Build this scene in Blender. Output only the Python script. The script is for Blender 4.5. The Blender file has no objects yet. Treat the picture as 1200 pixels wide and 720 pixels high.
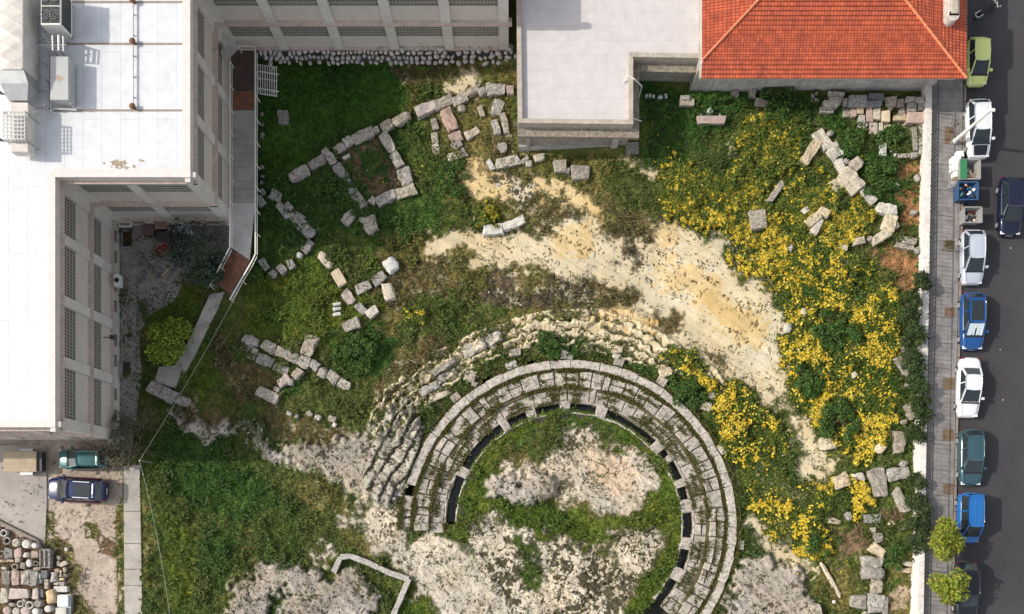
import bpy, bmesh, math, random
import numpy as np
from mathutils import Vector, Matrix, noise as mnoise

# ------------------------------------------------------------------ basics
D = bpy.data
SC = bpy.context.scene
COL = SC.collection
random.seed(7)
RNG = np.random.default_rng(11)
H = 70.0            # flying height of the camera above the low garden, metres
S = 15.0            # photo pixels per metre on that garden
NX, NY = 600.0, 612.0
ST = 2.5            # level of the street


def P(px, py, z=0.0):
    k = (H - z) / H / S
    return Vector(((px - NX) * k, (NY - py) * k, z))


def sst(x):
    x = np.clip(x, 0, 1)
    return x * x * (3 - 2 * x)


def hbase(px, py):
    """terrain height (m) as seen at a photo position: low on the west side, rising behind the theatre"""
    px = np.asarray(px, float); py = np.asarray(py, float)
    r = np.hypot(px - 667, py - 614)
    return 2.3 * sst((px - 460) / 300) * sst((r - 215) / 260)


def G(px, py, dz=0.0):
    h = float(hbase(px, py))
    return P(px, py, h + dz)


# ------------------------------------------------------------------ tags
def tag(o, label=None, cat=None, group=None, kind=None):
    if label: o['label'] = label
    if cat: o['category'] = cat
    if group: o['group'] = group
    if kind: o['kind'] = kind
    return o


def empty(name, loc=(0, 0, 0), rz=0.0):
    o = D.objects.new(name, None)
    o.empty_display_size = 0.2
    o.location = loc
    o.rotation_euler = (0, 0, rz)
    COL.objects.link(o)
    return o


class MB:
    """collects faces and links them as one mesh object"""
    def __init__(s):
        s.v = []; s.f = []; s.uv = None

    def add(s, vs, fs):
        n = len(s.v)
        s.v += [tuple(v) for v in vs]
        s.f += [tuple(i + n for i in f) for f in fs]

    def box(s, x0, y0, z0, x1, y1, z1):
        s.add([(x0, y0, z0), (x1, y0, z0), (x1, y1, z0), (x0, y1, z0), (x0, y0, z1), (x1, y0, z1), (x1, y1, z1), (x0, y1, z1)],
              [(0, 3, 2, 1), (4, 5, 6, 7), (0, 1, 5, 4), (1, 2, 6, 5), (2, 3, 7, 6), (3, 0, 4, 7)])

    def obox(s, o, u, n, u0, u1, n0, n1, z0, z1):
        """box in a wall frame: o origin, u along the wall, n outward"""
        def q(a, b, c): return (o[0] + u[0] * a + n[0] * b, o[1] + u[1] * a + n[1] * b, c)
        s.add([q(u0, n0, z0), q(u1, n0, z0), q(u1, n1, z0), q(u0, n1, z0), q(u0, n0, z1), q(u1, n0, z1), q(u1, n1, z1), q(u0, n1, z1)],
              [(0, 1, 2, 3), (4, 7, 6, 5), (0, 4, 5, 1), (1, 5, 6, 2), (2, 6, 7, 3), (3, 7, 4, 0)])

    def bar(s, a, b, w, h=None):
        """square bar between two points"""
        h = h or w
        a = Vector(a); b = Vector(b); d = (b - a)
        if d.length < 1e-6: return
        d.normalize()
        up = Vector((0, 0, 1)) if abs(d.z) < .95 else Vector((1, 0, 0))
        sx = d.cross(up).normalized(); sy = sx.cross(d).normalized()
        vs = []
        for p in (a, b):
            for i, j in ((-1, -1), (1, -1), (1, 1), (-1, 1)):
                vs.append(p + sx * (w / 2 * i) + sy * (h / 2 * j))
        s.add(vs, [(3, 2, 1, 0), (4, 5, 6, 7), (0, 1, 5, 4), (1, 2, 6, 5), (2, 3, 7, 6), (3, 0, 4, 7)])

    def tube(s, pts, r, n=8, cap=True):
        pts = [Vector(p) for p in pts]
        rs = r if isinstance(r, (list, tuple)) else [r] * len(pts)
        base = len(s.v); rings = []
        for i, p in enumerate(pts):
            d = (pts[min(i + 1, len(pts) - 1)] - pts[max(i - 1, 0)])
            if d.length < 1e-9: d = Vector((0, 0, 1))
            d.normalize()
            up = Vector((0, 0, 1)) if abs(d.z) < .9 else Vector((1, 0, 0))
            sx = d.cross(up).normalized(); sy = sx.cross(d).normalized()
            rings.append([p + (sx * math.cos(t) + sy * math.sin(t)) * rs[i] for t in [2 * math.pi * k / n for k in range(n)]])
        vs = [v for rg in rings for v in rg]; fs = []
        for i in range(len(pts) - 1):
            for k in range(n):
                a = i * n + k; b = i * n + (k + 1) % n
                fs.append((a, b, b + n, a + n))
        if cap:
            fs.append(tuple(range(n - 1, -1, -1)))
            fs.append(tuple((len(pts) - 1) * n + k for k in range(n)))
        s.add(vs, fs)

    def prism(s, poly, z0, z1):
        """vertical prism over a counter-clockwise polygon"""
        n = len(poly)
        vs = [(p[0], p[1], z0) for p in poly] + [(p[0], p[1], z1) for p in poly]
        fs = [tuple(range(n - 1, -1, -1)), tuple(range(n, 2 * n))]
        for i in range(n):
            j = (i + 1) % n
            fs.append((i, j, j + n, i + n))
        s.add(vs, fs)

    def disc(s, c, r, z0, z1, n=16, r1=None):
        r1 = r if r1 is None else r1
        s.add([(c[0] + r * math.cos(2 * math.pi * k / n), c[1] + r * math.sin(2 * math.pi * k / n), z0) for k in range(n)] +
              [(c[0] + r1 * math.cos(2 * math.pi * k / n), c[1] + r1 * math.sin(2 * math.pi * k / n), z1) for k in range(n)],
              [tuple(range(n - 1, -1, -1)), tuple(range(n, 2 * n))] + [(k, (k + 1) % n, (k + 1) % n + n, k + n) for k in range(n)])

    def build(s, name, mat, parent=None, origin=None, smooth=False, bevel=0.0):
        me = D.meshes.new(name)
        vs = s.v
        if origin is not None:
            vs = [(v[0] - origin[0], v[1] - origin[1], v[2] - origin[2]) for v in vs]
        me.from_pydata(vs, [], s.f)
        me.update()
        if mat: me.materials.append(mat)
        if smooth:
            me.polygons.foreach_set('use_smooth', [True] * len(me.polygons))
        o = D.objects.new(name, me)
        COL.objects.link(o)
        if bevel:
            m = o.modifiers.new('bevel', 'BEVEL'); m.width = bevel; m.segments = 2; m.limit_method = 'ANGLE'
        if parent: o.parent = parent
        return o


def raw_mesh(name, verts, faces_flat, nper, mat, cols=None, smooth=False):
    """fast mesh from numpy: all faces with nper corners; cols per vertex -> colour attribute 'col'"""
    me = D.meshes.new(name)
    nv = len(verts); nf = len(faces_flat) // nper
    me.vertices.add(nv); me.vertices.foreach_set('co', np.asarray(verts, np.float32).ravel())
    me.loops.add(nf * nper); me.loops.foreach_set('vertex_index', np.asarray(faces_flat, np.int32))
    me.polygons.add(nf)
    me.polygons.foreach_set('loop_start', np.arange(0, nf * nper, nper, dtype=np.int32))
    if smooth: me.polygons.foreach_set('use_smooth', np.ones(nf, bool))
    me.update(calc_edges=True)
    if cols is not None:
        a = me.color_attributes.new('col', 'FLOAT_COLOR', 'POINT')
        c4 = np.ones((nv, 4), np.float32); c4[:, :3] = cols
        a.data.foreach_set('color', c4.ravel())
    me.materials.append(mat)
    o = D.objects.new(name, me); COL.objects.link(o)
    return o


# ------------------------------------------------------------------ materials
def _nt(name):
    m = D.materials.new(name); m.use_nodes = True
    nt = m.node_tree
    b = nt.nodes['Principled BSDF']
    return m, nt, b


def N(nt, t, **kw):
    n = nt.nodes.new(t)
    for k, v in kw.items(): setattr(n, k, v)
    return n


def mat(name, col, rough=.7, var=.15, scale=3.0, bump=0.0, bscale=20.0, metal=0.0, spec=None, col2=None, stain=0.0, sscale=0.0, slo=.49, rand=0.0, coat=0.0, emit=None):
    m, nt, b = _nt(name)
    L = nt.links
    b.inputs['Roughness'].default_value = rough
    b.inputs['Metallic'].default_value = metal
    if spec is not None: b.inputs['Specular IOR Level'].default_value = spec
    if coat: b.inputs['Coat Weight'].default_value = coat; b.inputs['Coat Roughness'].default_value = .06
    tc = N(nt, 'ShaderNodeTexCoord')
    geo = N(nt, 'ShaderNodeNewGeometry')
    nz = N(nt, 'ShaderNodeTexNoise'); nz.inputs['Scale'].default_value = scale; nz.inputs['Detail'].default_value = 7; nz.inputs['Roughness'].default_value = .62
    L.new(geo.outputs['Position'], nz.inputs['Vector'])
    rp = N(nt, 'ShaderNodeValToRGB')
    c = np.array(col, float)
    a0 = c * (1 - var) if col2 is None else np.array(col2, float)
    a1 = np.minimum(c * (1 + var), .95) if col2 is None else c
    rp.color_ramp.elements[0].position = .32; rp.color_ramp.elements[1].position = .68
    rp.color_ramp.elements[0].color = (*a0, 1); rp.color_ramp.elements[1].color = (*a1, 1)
    L.new(nz.outputs['Fac'], rp.inputs['Fac'])
    out = rp.outputs['Color']
    if rand:
        oi = N(nt, 'ShaderNodeObjectInfo')
        hs = N(nt, 'ShaderNodeHueSaturation')
        mp = N(nt, 'ShaderNodeMapRange'); mp.inputs['To Min'].default_value = 1 - rand; mp.inputs['To Max'].default_value = 1 + rand * .6
        L.new(oi.outputs['Random'], mp.inputs['Value']); L.new(mp.outputs['Result'], hs.inputs['Value'])
        ms = N(nt, 'ShaderNodeMath', operation='MULTIPLY'); ms.inputs[1].default_value = 7.31
        fr = N(nt, 'ShaderNodeMath', operation='FRACT')
        mp2 = N(nt, 'ShaderNodeMapRange'); mp2.inputs['To Min'].default_value = .5; mp2.inputs['To Max'].default_value = 1.2
        L.new(oi.outputs['Random'], ms.inputs[0]); L.new(ms.outputs[0], fr.inputs[0]); L.new(fr.outputs[0], mp2.inputs['Value']); L.new(mp2.outputs['Result'], hs.inputs['Saturation'])
        L.new(out, hs.inputs['Color']); out = hs.outputs['Color']
    if stain:
        n2 = N(nt, 'ShaderNodeTexNoise'); n2.inputs['Scale'].default_value = max(scale * 2.7, sscale); n2.inputs['Detail'].default_value = 9; n2.inputs['Roughness'].default_value = .75
        L.new(geo.outputs['Position'], n2.inputs['Vector'])
        r2 = N(nt, 'ShaderNodeValToRGB'); r2.color_ramp.elements[0].position = slo; r2.color_ramp.elements[1].position = slo + .14
        r2.color_ramp.elements[0].color = (0, 0, 0, 1); r2.color_ramp.elements[1].color = (stain, stain, stain, 1)
        L.new(n2.outputs['Fac'], r2.inputs['Fac'])
        mx = N(nt, 'ShaderNodeMixRGB', blend_type='MIX'); mx.inputs['Color2'].default_value = (*(c * .28 + np.array([.005, .006, .0])), 1)
        L.new(r2.outputs['Color'], mx.inputs['Fac']); L.new(out, mx.inputs['Color1']); out = mx.outputs['Color']
    L.new(out, b.inputs['Base Color'])
    if bump:
        n3 = N(nt, 'ShaderNodeTexNoise'); n3.inputs['Scale'].default_value = bscale; n3.inputs['Detail'].default_value = 6
        L.new(geo.outputs['Position'], n3.inputs['Vector'])
        bp = N(nt, 'ShaderNodeBump'); bp.inputs['Strength'].default_value = bump; bp.inputs['Distance'].default_value = .05
        L.new(n3.outputs['Fac'], bp.inputs['Height']); L.new(bp.outputs['Normal'], b.inputs['Normal'])
    if emit:
        b.inputs['Emission Color'].default_value = (*col, 1); b.inputs['Emission Strength'].default_value = emit
    return m


def attr_mat(name, rough=.8, trans=0.0, nscale=9.0, nvar=.3, bump=.4, bscale=14.0, spec=.2):
    """base colour from the mesh's own colour attribute, broken up by fine noise"""
    m, nt, b = _nt(name); L = nt.links
    b.inputs['Roughness'].default_value = rough; b.inputs['Specular IOR Level'].default_value = spec
    at = N(nt, 'ShaderNodeVertexColor'); at.layer_name = 'col'
    out = at.outputs['Color']
    geo = N(nt, 'ShaderNodeNewGeometry')
    if nvar:
        nz = N(nt, 'ShaderNodeTexNoise'); nz.inputs['Scale'].default_value = nscale; nz.inputs['Detail'].default_value = 8; nz.inputs['Roughness'].default_value = .7
        L.new(geo.outputs['Position'], nz.inputs['Vector'])
        mp = N(nt, 'ShaderNodeMapRange'); mp.inputs['From Min'].default_value = .25; mp.inputs['From Max'].default_value = .75
        mp.inputs['To Min'].default_value = 1 - nvar; mp.inputs['To Max'].default_value = 1 + nvar
        L.new(nz.outputs['Fac'], mp.inputs['Value'])
        mx = N(nt, 'ShaderNodeMixRGB', blend_type='MULTIPLY'); mx.inputs['Fac'].default_value = 1
        L.new(out, mx.inputs['Color1']); L.new(mp.outputs['Result'], mx.inputs['Color2']); out = mx.outputs['Color']
    L.new(out, b.inputs['Base Color'])
    if bump:
        n3 = N(nt, 'ShaderNodeTexNoise'); n3.inputs['Scale'].default_value = bscale; n3.inputs['Detail'].default_value = 8; n3.inputs['Roughness'].default_value = .7
        L.new(geo.outputs['Position'], n3.inputs['Vector'])
        bp = N(nt, 'ShaderNodeBump'); bp.inputs['Strength'].default_value = bump; bp.inputs['Distance'].default_value = .06
        L.new(n3.outputs['Fac'], bp.inputs['Height']); L.new(bp.outputs['Normal'], b.inputs['Normal'])
    if trans:
        tr = N(nt, 'ShaderNodeBsdfTranslucent'); L.new(out, tr.inputs['Color'])
        ms = N(nt, 'ShaderNodeMixShader'); ms.inputs['Fac'].default_value = trans
        L.new(b.outputs[0], ms.inputs[1]); L.new(tr.outputs[0], ms.inputs[2])
        L.new(ms.outputs[0], nt.nodes['Material Output'].inputs['Surface'])
    return m


def brick_mat(name, c1, c2, mortar, w, h, msize, rot=0.0, rough=.8, bump=.5, uv=False, offset=.5, var=.3):
    m, nt, b = _nt(name); L = nt.links
    b.inputs['Roughness'].default_value = rough
    geo = N(nt, 'ShaderNodeNewGeometry'); tc = N(nt, 'ShaderNodeTexCoord')
    mpn = N(nt, 'ShaderNodeMapping'); mpn.inputs['Rotation'].default_value = (0, 0, rot)
    L.new(tc.outputs['UV'] if uv else geo.outputs['Position'], mpn.inputs['Vector'])
    br = N(nt, 'ShaderNodeTexBrick'); br.offset = offset
    br.inputs['Scale'].default_value = 1.0; br.inputs['Brick Width'].default_value = w; br.inputs['Row Height'].default_value = h
    br.inputs['Mortar Size'].default_value = msize; br.inputs['Mortar Smooth'].default_value = .3; br.inputs['Bias'].default_value = 0
    br.inputs['Color1'].default_value = (*c1, 1); br.inputs['Color2'].default_value = (*c2, 1); br.inputs['Mortar'].default_value = (*mortar, 1)
    L.new(mpn.outputs['Vector'], br.inputs['Vector'])
    nz = N(nt, 'ShaderNodeTexNoise'); nz.inputs['Scale'].default_value = 1.4; nz.inputs['Detail'].default_value = 9; nz.inputs['Roughness'].default_value = .65
    L.new(geo.outputs['Position'], nz.inputs['Vector'])
    mp = N(nt, 'ShaderNodeMapRange'); mp.inputs['From Min'].default_value = .3; mp.inputs['From Max'].default_value = .7
    mp.inputs['To Min'].default_value = 1 - var; mp.inputs['To Max'].default_value = 1 + var
    L.new(nz.outputs['Fac'], mp.inputs['Value'])
    mx = N(nt, 'ShaderNodeMixRGB', blend_type='MULTIPLY'); mx.inputs['Fac'].default_value = 1
    L.new(br.outputs['Color'], mx.inputs['Color1']); L.new(mp.outputs['Result'], mx.inputs['Color2'])
    L.new(mx.outputs['Color'], b.inputs['Base Color'])
    if bump:
        bp = N(nt, 'ShaderNodeBump', invert=True); bp.inputs['Strength'].default_value = bump; bp.inputs['Distance'].default_value = .03
        L.new(br.outputs['Fac'], bp.inputs['Height']); L.new(bp.outputs['Normal'], b.inputs['Normal'])
    return m


M = {}
M['ground'] = attr_mat('ground_cover', .9, 0, 7.0, .22, .32, 6.0, .1)
M['leaf'] = attr_mat('leaves', .65, .3, 0, 0, 0, 1, .25)
M['petal'] = attr_mat('petals', .6, .25, 0, 0, 0, 1, .2)
M['land'] = mat('earth', (.12, .10, .06), .95, .3, .3)
M['asphalt'] = mat('asphalt', (.054, .051, .054), .85, .35, .14, .35, 60, stain=.35, sscale=.9, slo=.5, col2=(.036, .034, .037))
M['sidewalk'] = brick_mat('sidewalk_pavers', (.225, .21, .20), (.205, .19, .183), (.165, .152, .147), .42, .42, .016, 0, .85, .12, offset=0.0)
M['kerb'] = mat('kerb_stone', (.24, .20, .17), .8, .2, 2, .2, 30, stain=.4)
M['concrete'] = mat('concrete', (.37, .33, .30), .85, .2, .45, .15, 40, stain=.14, sscale=7)
M['concrete_d'] = mat('courtyard_concrete', (.27, .25, .23), .85, .25, 1.2, .2, 30, stain=.3)
M['pathc'] = mat('path_concrete', (.38, .345, .305), .85, .2, .8, .15, 40, stain=.3, sscale=7)
M['render'] = mat('facade_render', (.60, .565, .51), .8, .10, .7, .05, 40, stain=.12, sscale=3)
M['render_b'] = mat('spandrel_render', (.58, .52, .46), .8, .07, 1.1, .05, 40)
M['ledge'] = mat('pink_ledge', (.52, .42, .355), .85, .15, 1.5, .1, 30, stain=.4)
M['coping'] = mat('coping', (.62, .56, .52), .7, .08, 2, .05, 30)
M['roofw'] = brick_mat('white_roof_membrane', (.60, .60, .615), (.575, .575, .59), (.47, .47, .485), 9.0, 1.25, .022, math.radians(90), .6, .1, var=.10)
M['grille'] = mat('window_grille', (.40, .375, .33), .6, .1, 5)
M['glassd'] = mat('dark_pane', (.22, .21, .19), .25, .1, 4)
M['annexroof'] = brick_mat('pale_roof_sheet', (.53, .49, .475), (.515, .475, .465), (.45, .415, .405), 6.0, 1.05, .02, 0, .7, .1, var=.09)
M['annexwall'] = mat('annex_plaster', (.30, .27, .23), .85, .2, 1.2, .2, 20, stain=.5)
M['mossy'] = mat('mossy_cornice', (.27, .23, .18), .9, .35, 2.8, .6, 12, stain=1.0)
M['stonewall'] = brick_mat('ashlar_wall', (.42, .38, .34), (.36, .33, .30), (.12, .11, .10), 1.3, .45, .02, 0, .85, .4)
M['plaster_w'] = mat('white_plaster', (.66, .62, .57), .8, .12, 1.5, .1, 20, stain=.35)
M['tile'] = brick_mat('roof_tiles', (.49, .098, .036), (.36, .064, .027), (.20, .036, .016), .22, .28, .026, 0, .75, .8, True, 0.0, .30)
M['ridge'] = mat('ridge_tile', (.56, .19, .085), .7, .12, 5)
M['metalg'] = mat('galvanised_metal', (.45, .45, .44), .45, .12, 1.5, metal=.55)
M['metalw'] = mat('white_metal', (.70, .68, .62), .5, .08, 4)
M['metald'] = mat('dark_metal', (.05, .05, .05), .5, .2, 4, metal=.4)
M['duct'] = mat('insulated_duct', (.55, .51, .46), .6, .16, 1.6, .35, 5)
M['rust'] = mat('rusty_iron', (.16, .07, .035), .8, .3, 6, .2, 30)
M['black'] = mat('black_rubber', (.012, .012, .013), .6, .1, 5)
M['blackf'] = mat('fan_black', (.02, .02, .02), .6, .1, 5)
M['wood_r'] = mat('red_deck_wood', (.27, .10, .045), .6, .35, 2.5, .2, 20, col2=(.10, .05, .035))
M['wood_g'] = mat('weathered_deck', (.40, .365, .33), .7, .25, .8, .2, 20, col2=(.27, .24, .22))
M['wood_d'] = mat('dark_deck', (.075, .05, .04), .7, .3, 2, .2, 20)
M['pale_wood'] = mat('pale_wood', (.42, .33, .22), .7, .2, 3, .1, 30)
M['lime'] = mat('limestone', (.41, .36, .295), .9, .3, 2.6, 1.0, 7, stain=.9, slo=.45, rand=.22)
M['lime_c'] = mat('cream_limestone', (.53, .45, .32), .9, .22, 2.4, .9, 7, stain=.65, slo=.47, rand=.15)
M['lime_y'] = mat('yellow_limestone', (.58, .44, .25), .88, .14, 1.6, .6, 9, stain=.15, rand=.12)
M['lime_g'] = mat('grey_limestone', (.33, .30, .265), .9, .3, 2.8, 1.0, 7, stain=.9, slo=.45, rand=.2)
M['lime_p'] = mat('pinkish_stone', (.44, .33, .28), .88, .2, 2, .7, 9, stain=.45, rand=.2)
M['marble'] = mat('white_marble', (.56, .53, .48), .8, .15, 2, .5, 10, stain=.45, slo=.48, rand=.12)
M['basalt'] = mat('dark_grey_stone', (.16, .16, .17), .85, .25, 2, .6, 9, stain=.3, rand=.2)
M['kerbw'] = mat('kerb_white', (.44, .41, .365), .9, .2, 2, .7, 9, stain=.7, slo=.46)
M['seat'] = mat('seat_stone', (.50, .445, .385), .9, .3, 1.1, 1.0, 6, stain=.75, sscale=4.0, slo=.45, col2=(.36, .315, .26))
M['ringstone'] = mat('ring_stone', (.52, .47, .41), .9, .25, 1.4, .9, 6, stain=.75, sscale=4.0, slo=.46, col2=(.43, .385, .325))
M['rubble'] = mat('rubble_stone', (.46, .42, .39), .9, .3, 2.4, .7, 9, stain=.5)
M['mortar'] = mat('dark_mortar', (.085, .08, .075), .95, .3, 4)
M['water'] = mat('drain_water', (.012, .016, .012), .12, .2, 3)
M['soil'] = mat('pit_soil', (.16, .11, .07), .95, .3, 4, .6, 20, stain=.4)
M['cable'] = mat('cable', (.26, .27, .21), .6, .1, 5)
M['bark'] = mat('bark', (.13, .10, .075), .9, .3, 6, .5, 25)
M['barkp'] = mat('pale_bark', (.24, .21, .17), .9, .3, 6, .5, 25)
M['tarp'] = mat('plastic_sheet', (.66, .70, .76), .35, .12, 3, .5, 5)
M['glass'] = mat('car_glass', (.018, .026, .030), .06, .1, 2, spec=.7)
M['lampw'] = mat('lamp_lens', (.7, .7, .68), .15, .05, 5)
M['lampr'] = mat('tail_lens', (.12, .01, .01), .2, .1, 5)
# ------------------------------------------------------------------ ground cover map (metres on site, addressed by photo grid)
OX, OY = 70, 70
RW, RH = 1200 + 2 * OX, 720 + 2 * OY


def vnoise(sx, sy=None, seed=0, ang=0.0):
    """smooth value noise over the map, feature size sx by sy cells"""
    sy = sy or sx
    g = np.random.default_rng(seed)
    yy, xx = np.mgrid[0:RH, 0:RW].astype(np.float32)
    if ang:
        c, s_ = math.cos(ang), math.sin(ang)
        xx, yy = xx * c + yy * s_, -xx * s_ + yy * c
    u = xx / sx; v = yy / sy
    u -= u.min(); v -= v.min()
    gw = int(u.max()) + 3; gh = int(v.max()) + 3
    t = g.random((gh, gw)).astype(np.float32)
    i = u.astype(int); j = v.astype(int); fu = u - i; fv = v - j
    fu = fu * fu * (3 - 2 * fu); fv = fv * fv * (3 - 2 * fv)
    return (t[j, i] * (1 - fu) + t[j, i + 1] * fu) * (1 - fv) + (t[j + 1, i] * (1 - fu) + t[j + 1, i + 1] * fu) * fv


def fbm(sc, octv=4, seed=0, rough=.55, ratio=1.0, ang=0.0):
    out = 0; a = 1; tot = 0
    for k in range(octv):
        out = out + a * vnoise(max(sc / 2 ** k, 1.01), max(sc * ratio / 2 ** k, 1.01), seed * 17 + k, ang); tot += a; a *= rough
    out = out / tot
    return np.clip((out - .5) * 1.7 + .5, 0, 1)


YY, XX = np.mgrid[0:RH, 0:RW].astype(np.float32)
PXG = XX - OX; PYG = YY - OY


def pmask(poly):
    """inside test of a polygon over the map"""
    poly = np.array(poly, float)
    x0, y0 = np.floor(poly.min(0)).astype(int) - 1; x1, y1 = np.ceil(poly.max(0)).astype(int) + 2
    x0 = max(x0 + OX, 0); y0 = max(y0 + OY, 0); x1 = min(x1 + OX, RW); y1 = min(y1 + OY, RH)
    m = np.zeros((RH, RW), bool)
    if x1 <= x0 or y1 <= y0: return m
    xs = PXG[y0:y1, x0:x1]; ys = PYG[y0:y1, x0:x1]
    ins = np.zeros(xs.shape, bool)
    n = len(poly)
    for i in range(n):
        ax, ay = poly[i]; bx, by = poly[(i + 1) % n]
        c = ((ay > ys) != (by > ys))
        if ay != by:
            c &= xs < (bx - ax) * (ys - ay) / (by - ay) + ax
        ins ^= c
    m[y0:y1, x0:x1] = ins
    return m


# class: colour A, colour B (mixed by slow noise), speck colour, speck share, tuft density, is-rock
CL = {
    'grass':   ((0.075, 0.106, 0.023), (0.105, 0.118, 0.032), (.13, .11, .05), .03, 1.0, 0),
    'lawn':    ((0.04, 0.102, 0.015), (0.058, 0.12, 0.018), (.03, .06, .012), .02, .7, 0),  # lawn green with the building's shade painted into it
    'darkveg': ((0.042, 0.092, 0.018), (0.062, 0.108, 0.022), (.09, .09, .03), .03, 1.1, 0),
    'bright':  ((0.085, 0.128, 0.019), (0.125, 0.148, 0.024), (.15, .16, .02), .04, 1.1, 0),
    'olive':   ((0.13, 0.122, 0.034), (0.18, 0.15, 0.05), (.26, .21, .12), .07, .8, 0),
    'moss':    ((0.095, 0.078, 0.034), (0.14, 0.108, 0.046), (.26, .22, .15), .08, .55, 0),
    'mossdk':  ((0.085, 0.064, 0.042), (0.13, 0.096, 0.06), (.40, .34, .24), .18, .3, 0),
    'cream':   ((.53, .46, .325), (.50, .42, .275), (.27, .22, .135), .014, .02, 1),
    'yellow':  ((.54, .42, .23), (.50, .365, .17), (.20, .14, .07), .04, .01, 1),
    'orange':  ((.62, .40, .15), (.60, .44, .22), (.30, .20, .10), .04, .0, 1),
    'pink':    ((.50, .445, .36), (.42, .37, .295), (.14, .118, .08), .11, .05, 1),
    'speck':   ((.54, .48, .385), (.43, .375, .295), (.075, .065, .04), .34, .1, 1),
    'grey':    ((.37, .33, .285), (.29, .255, .215), (.09, .075, .055), .14, .05, 1),
    'greydk':  ((.22, .20, .175), (.33, .29, .25), (.07, .06, .045), .25, .05, 1),
    'terrace': ((.52, .43, .28), (.40, .33, .215), (.095, .09, .03), .36, .15, 1),
    'soil':    ((.34, .17, .075), (.25, .13, .06), (.12, .10, .04), .10, .25, 0),
    'brown':   ((.20, .125, .08), (.15, .10, .06), (.09, .09, .035), .15, .35, 0),
    'pale':    ((.40, .31, .22), (.30, .23, .15), (.11, .10, .04), .15, .15, 0),
    'dirt':    ((.44, .36, .295), (.36, .29, .235), (.20, .16, .12), .10, .04, 0),
    'tan':     ((.50, .395, .29), (.47, .39, .30), (.13, .10, .06), .07, .03, 1),
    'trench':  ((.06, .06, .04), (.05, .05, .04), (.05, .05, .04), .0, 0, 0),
}
CN = list(CL)
cmap = np.full((RH, RW), CN.index('grass'), np.int8)


def paint(c, *polys):
    for p in polys:
        cmap[pmask(p)] = CN.index(c)


def ring(c, r0, r1, a0=-180, a1=180, cx=667, cy=614):
    r = np.hypot(PXG - cx, PYG - cy); a = np.degrees(np.arctan2(cy - PYG, PXG - cx))
    cmap[(r >= r0) & (r < r1) & (a >= a0) & (a <= a1)] = CN.index(c)


# upper garden, west side
paint('darkveg', [(290, 180), (470, 130), (530, 170), (520, 250), (480, 300), (400, 310), (320, 345), (290, 350)])
paint('lawn', [(290, 70), (471, 70), (471, 128), (440, 142), (390, 160), (335, 200), (290, 225)])  # ends along the building's shadow edge; that shade is in the colour
paint('olive', [(468, 70), (610, 70), (610, 180), (560, 200), (520, 180), (500, 130), (474, 130)])
paint('moss', [(440, 76), (520, 76), (515, 90), (470, 95)], [(575, 150), (605, 140), (605, 180), (575, 190)])
paint('grass', [(475, 150), (520, 140), (530, 200), (500, 230), (475, 215)], [(478, 100), (520, 92), (525, 118), (490, 126)])
paint('cream', [(522, 84), (548, 80), (562, 88), (566, 97), (548, 106), (540, 114), (530, 106), (520, 96)])
paint('brown', [(402, 178), (446, 160), (475, 215), (440, 236), (425, 225)])
paint('darkveg', [(415, 180), (450, 172), (455, 205), (425, 212)])
paint('bright', [(315, 320), (345, 300), (400, 290), (440, 290), (460, 320), (440, 350), (430, 390), (400, 405), (370, 385), (330, 400), (290, 385), (285, 340)])
paint('grass', [(365, 275), (430, 280), (440, 330), (410, 350), (380, 300)])
paint('bright', [(330, 335), (400, 335), (410, 380), (385, 400), (350, 395), (325, 380)])
paint('olive', [(440, 275), (500, 270), (520, 300), (545, 330), (560, 380), (520, 420), (470, 440), (440, 420), (430, 385), (450, 350)])
paint('moss', [(430, 330), (510, 300), (545, 340), (580, 345), (600, 375), (540, 400), (480, 375), (450, 360)])
paint('grass', [(470, 360), (560, 330), (605, 365), (600, 380), (520, 420), (470, 410)])
paint('darkveg', [(385, 385), (440, 385), (470, 400), (455, 430), (420, 445), (395, 435)], [(330, 432), (350, 440), (345, 470), (325, 460)])
paint('moss', [(455, 430), (500, 400), (530, 395), (520, 425), (480, 460), (450, 480), (430, 470)])
paint('grass', [(215, 370), (285, 350), (290, 420), (330, 470), (400, 470), (410, 490), (300, 485), (230, 480), (205, 450)])
paint('moss', [(262, 405), (282, 420), (320, 440), (300, 470), (275, 460)], [(235, 400), (262, 400), (275, 450), (255, 440)])
paint('bright', [(215, 405), (245, 405), (262, 450), (245, 470), (215, 450)])
paint('grass', [(360, 450), (440, 455), (430, 500), (390, 505), (340, 480)])
paint('moss', [(300, 478), (345, 482), (400, 500), (430, 505), (395, 518), (330, 512)])
# upper rock
paint('olive', [(520, 190), (640, 180), (760, 190), (790, 240), (770, 270), (700, 262), (560, 250), (530, 230)])
paint('yellow', [(540, 190), (556, 178), (565, 195), (585, 210), (610, 205), (650, 213), (690, 228), (708, 243), (700, 252), (685, 247), (650, 232), (625, 230), (600, 236), (585, 226), (570, 228), (548, 220), (534, 212)])
paint('speck', [(585, 208), (625, 205), (635, 225), (612, 234), (595, 225)])
paint('olive', [(570, 240), (600, 234), (650, 233), (690, 250), (650, 262), (590, 264)])
paint('moss', [(600, 236), (650, 236), (685, 250), (640, 258)])
paint('cream', [(498, 292), (520, 270), (560, 266), (600, 276), (640, 262), (690, 253), (720, 270), (770, 255), (800, 267), (850, 280), (880, 310), (905, 345), (918, 380), (910, 420), (926, 474), (890, 466), (850, 445), (800, 412), (770, 390), (740, 365), (700, 352), (640, 347), (600, 325), (560, 333), (540, 312), (512, 308)])
paint('yellow', [(640, 268), (690, 262), (700, 290), (660, 300)], [(770, 300), (840, 330), (890, 370), (900, 400), (870, 400), (820, 360), (770, 330)], [(770, 258), (800, 268), (790, 290), (760, 275)])
paint('cream', [(715, 185), (760, 190), (815, 210), (842, 218), (845, 228), (800, 215), (750, 200)])
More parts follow.
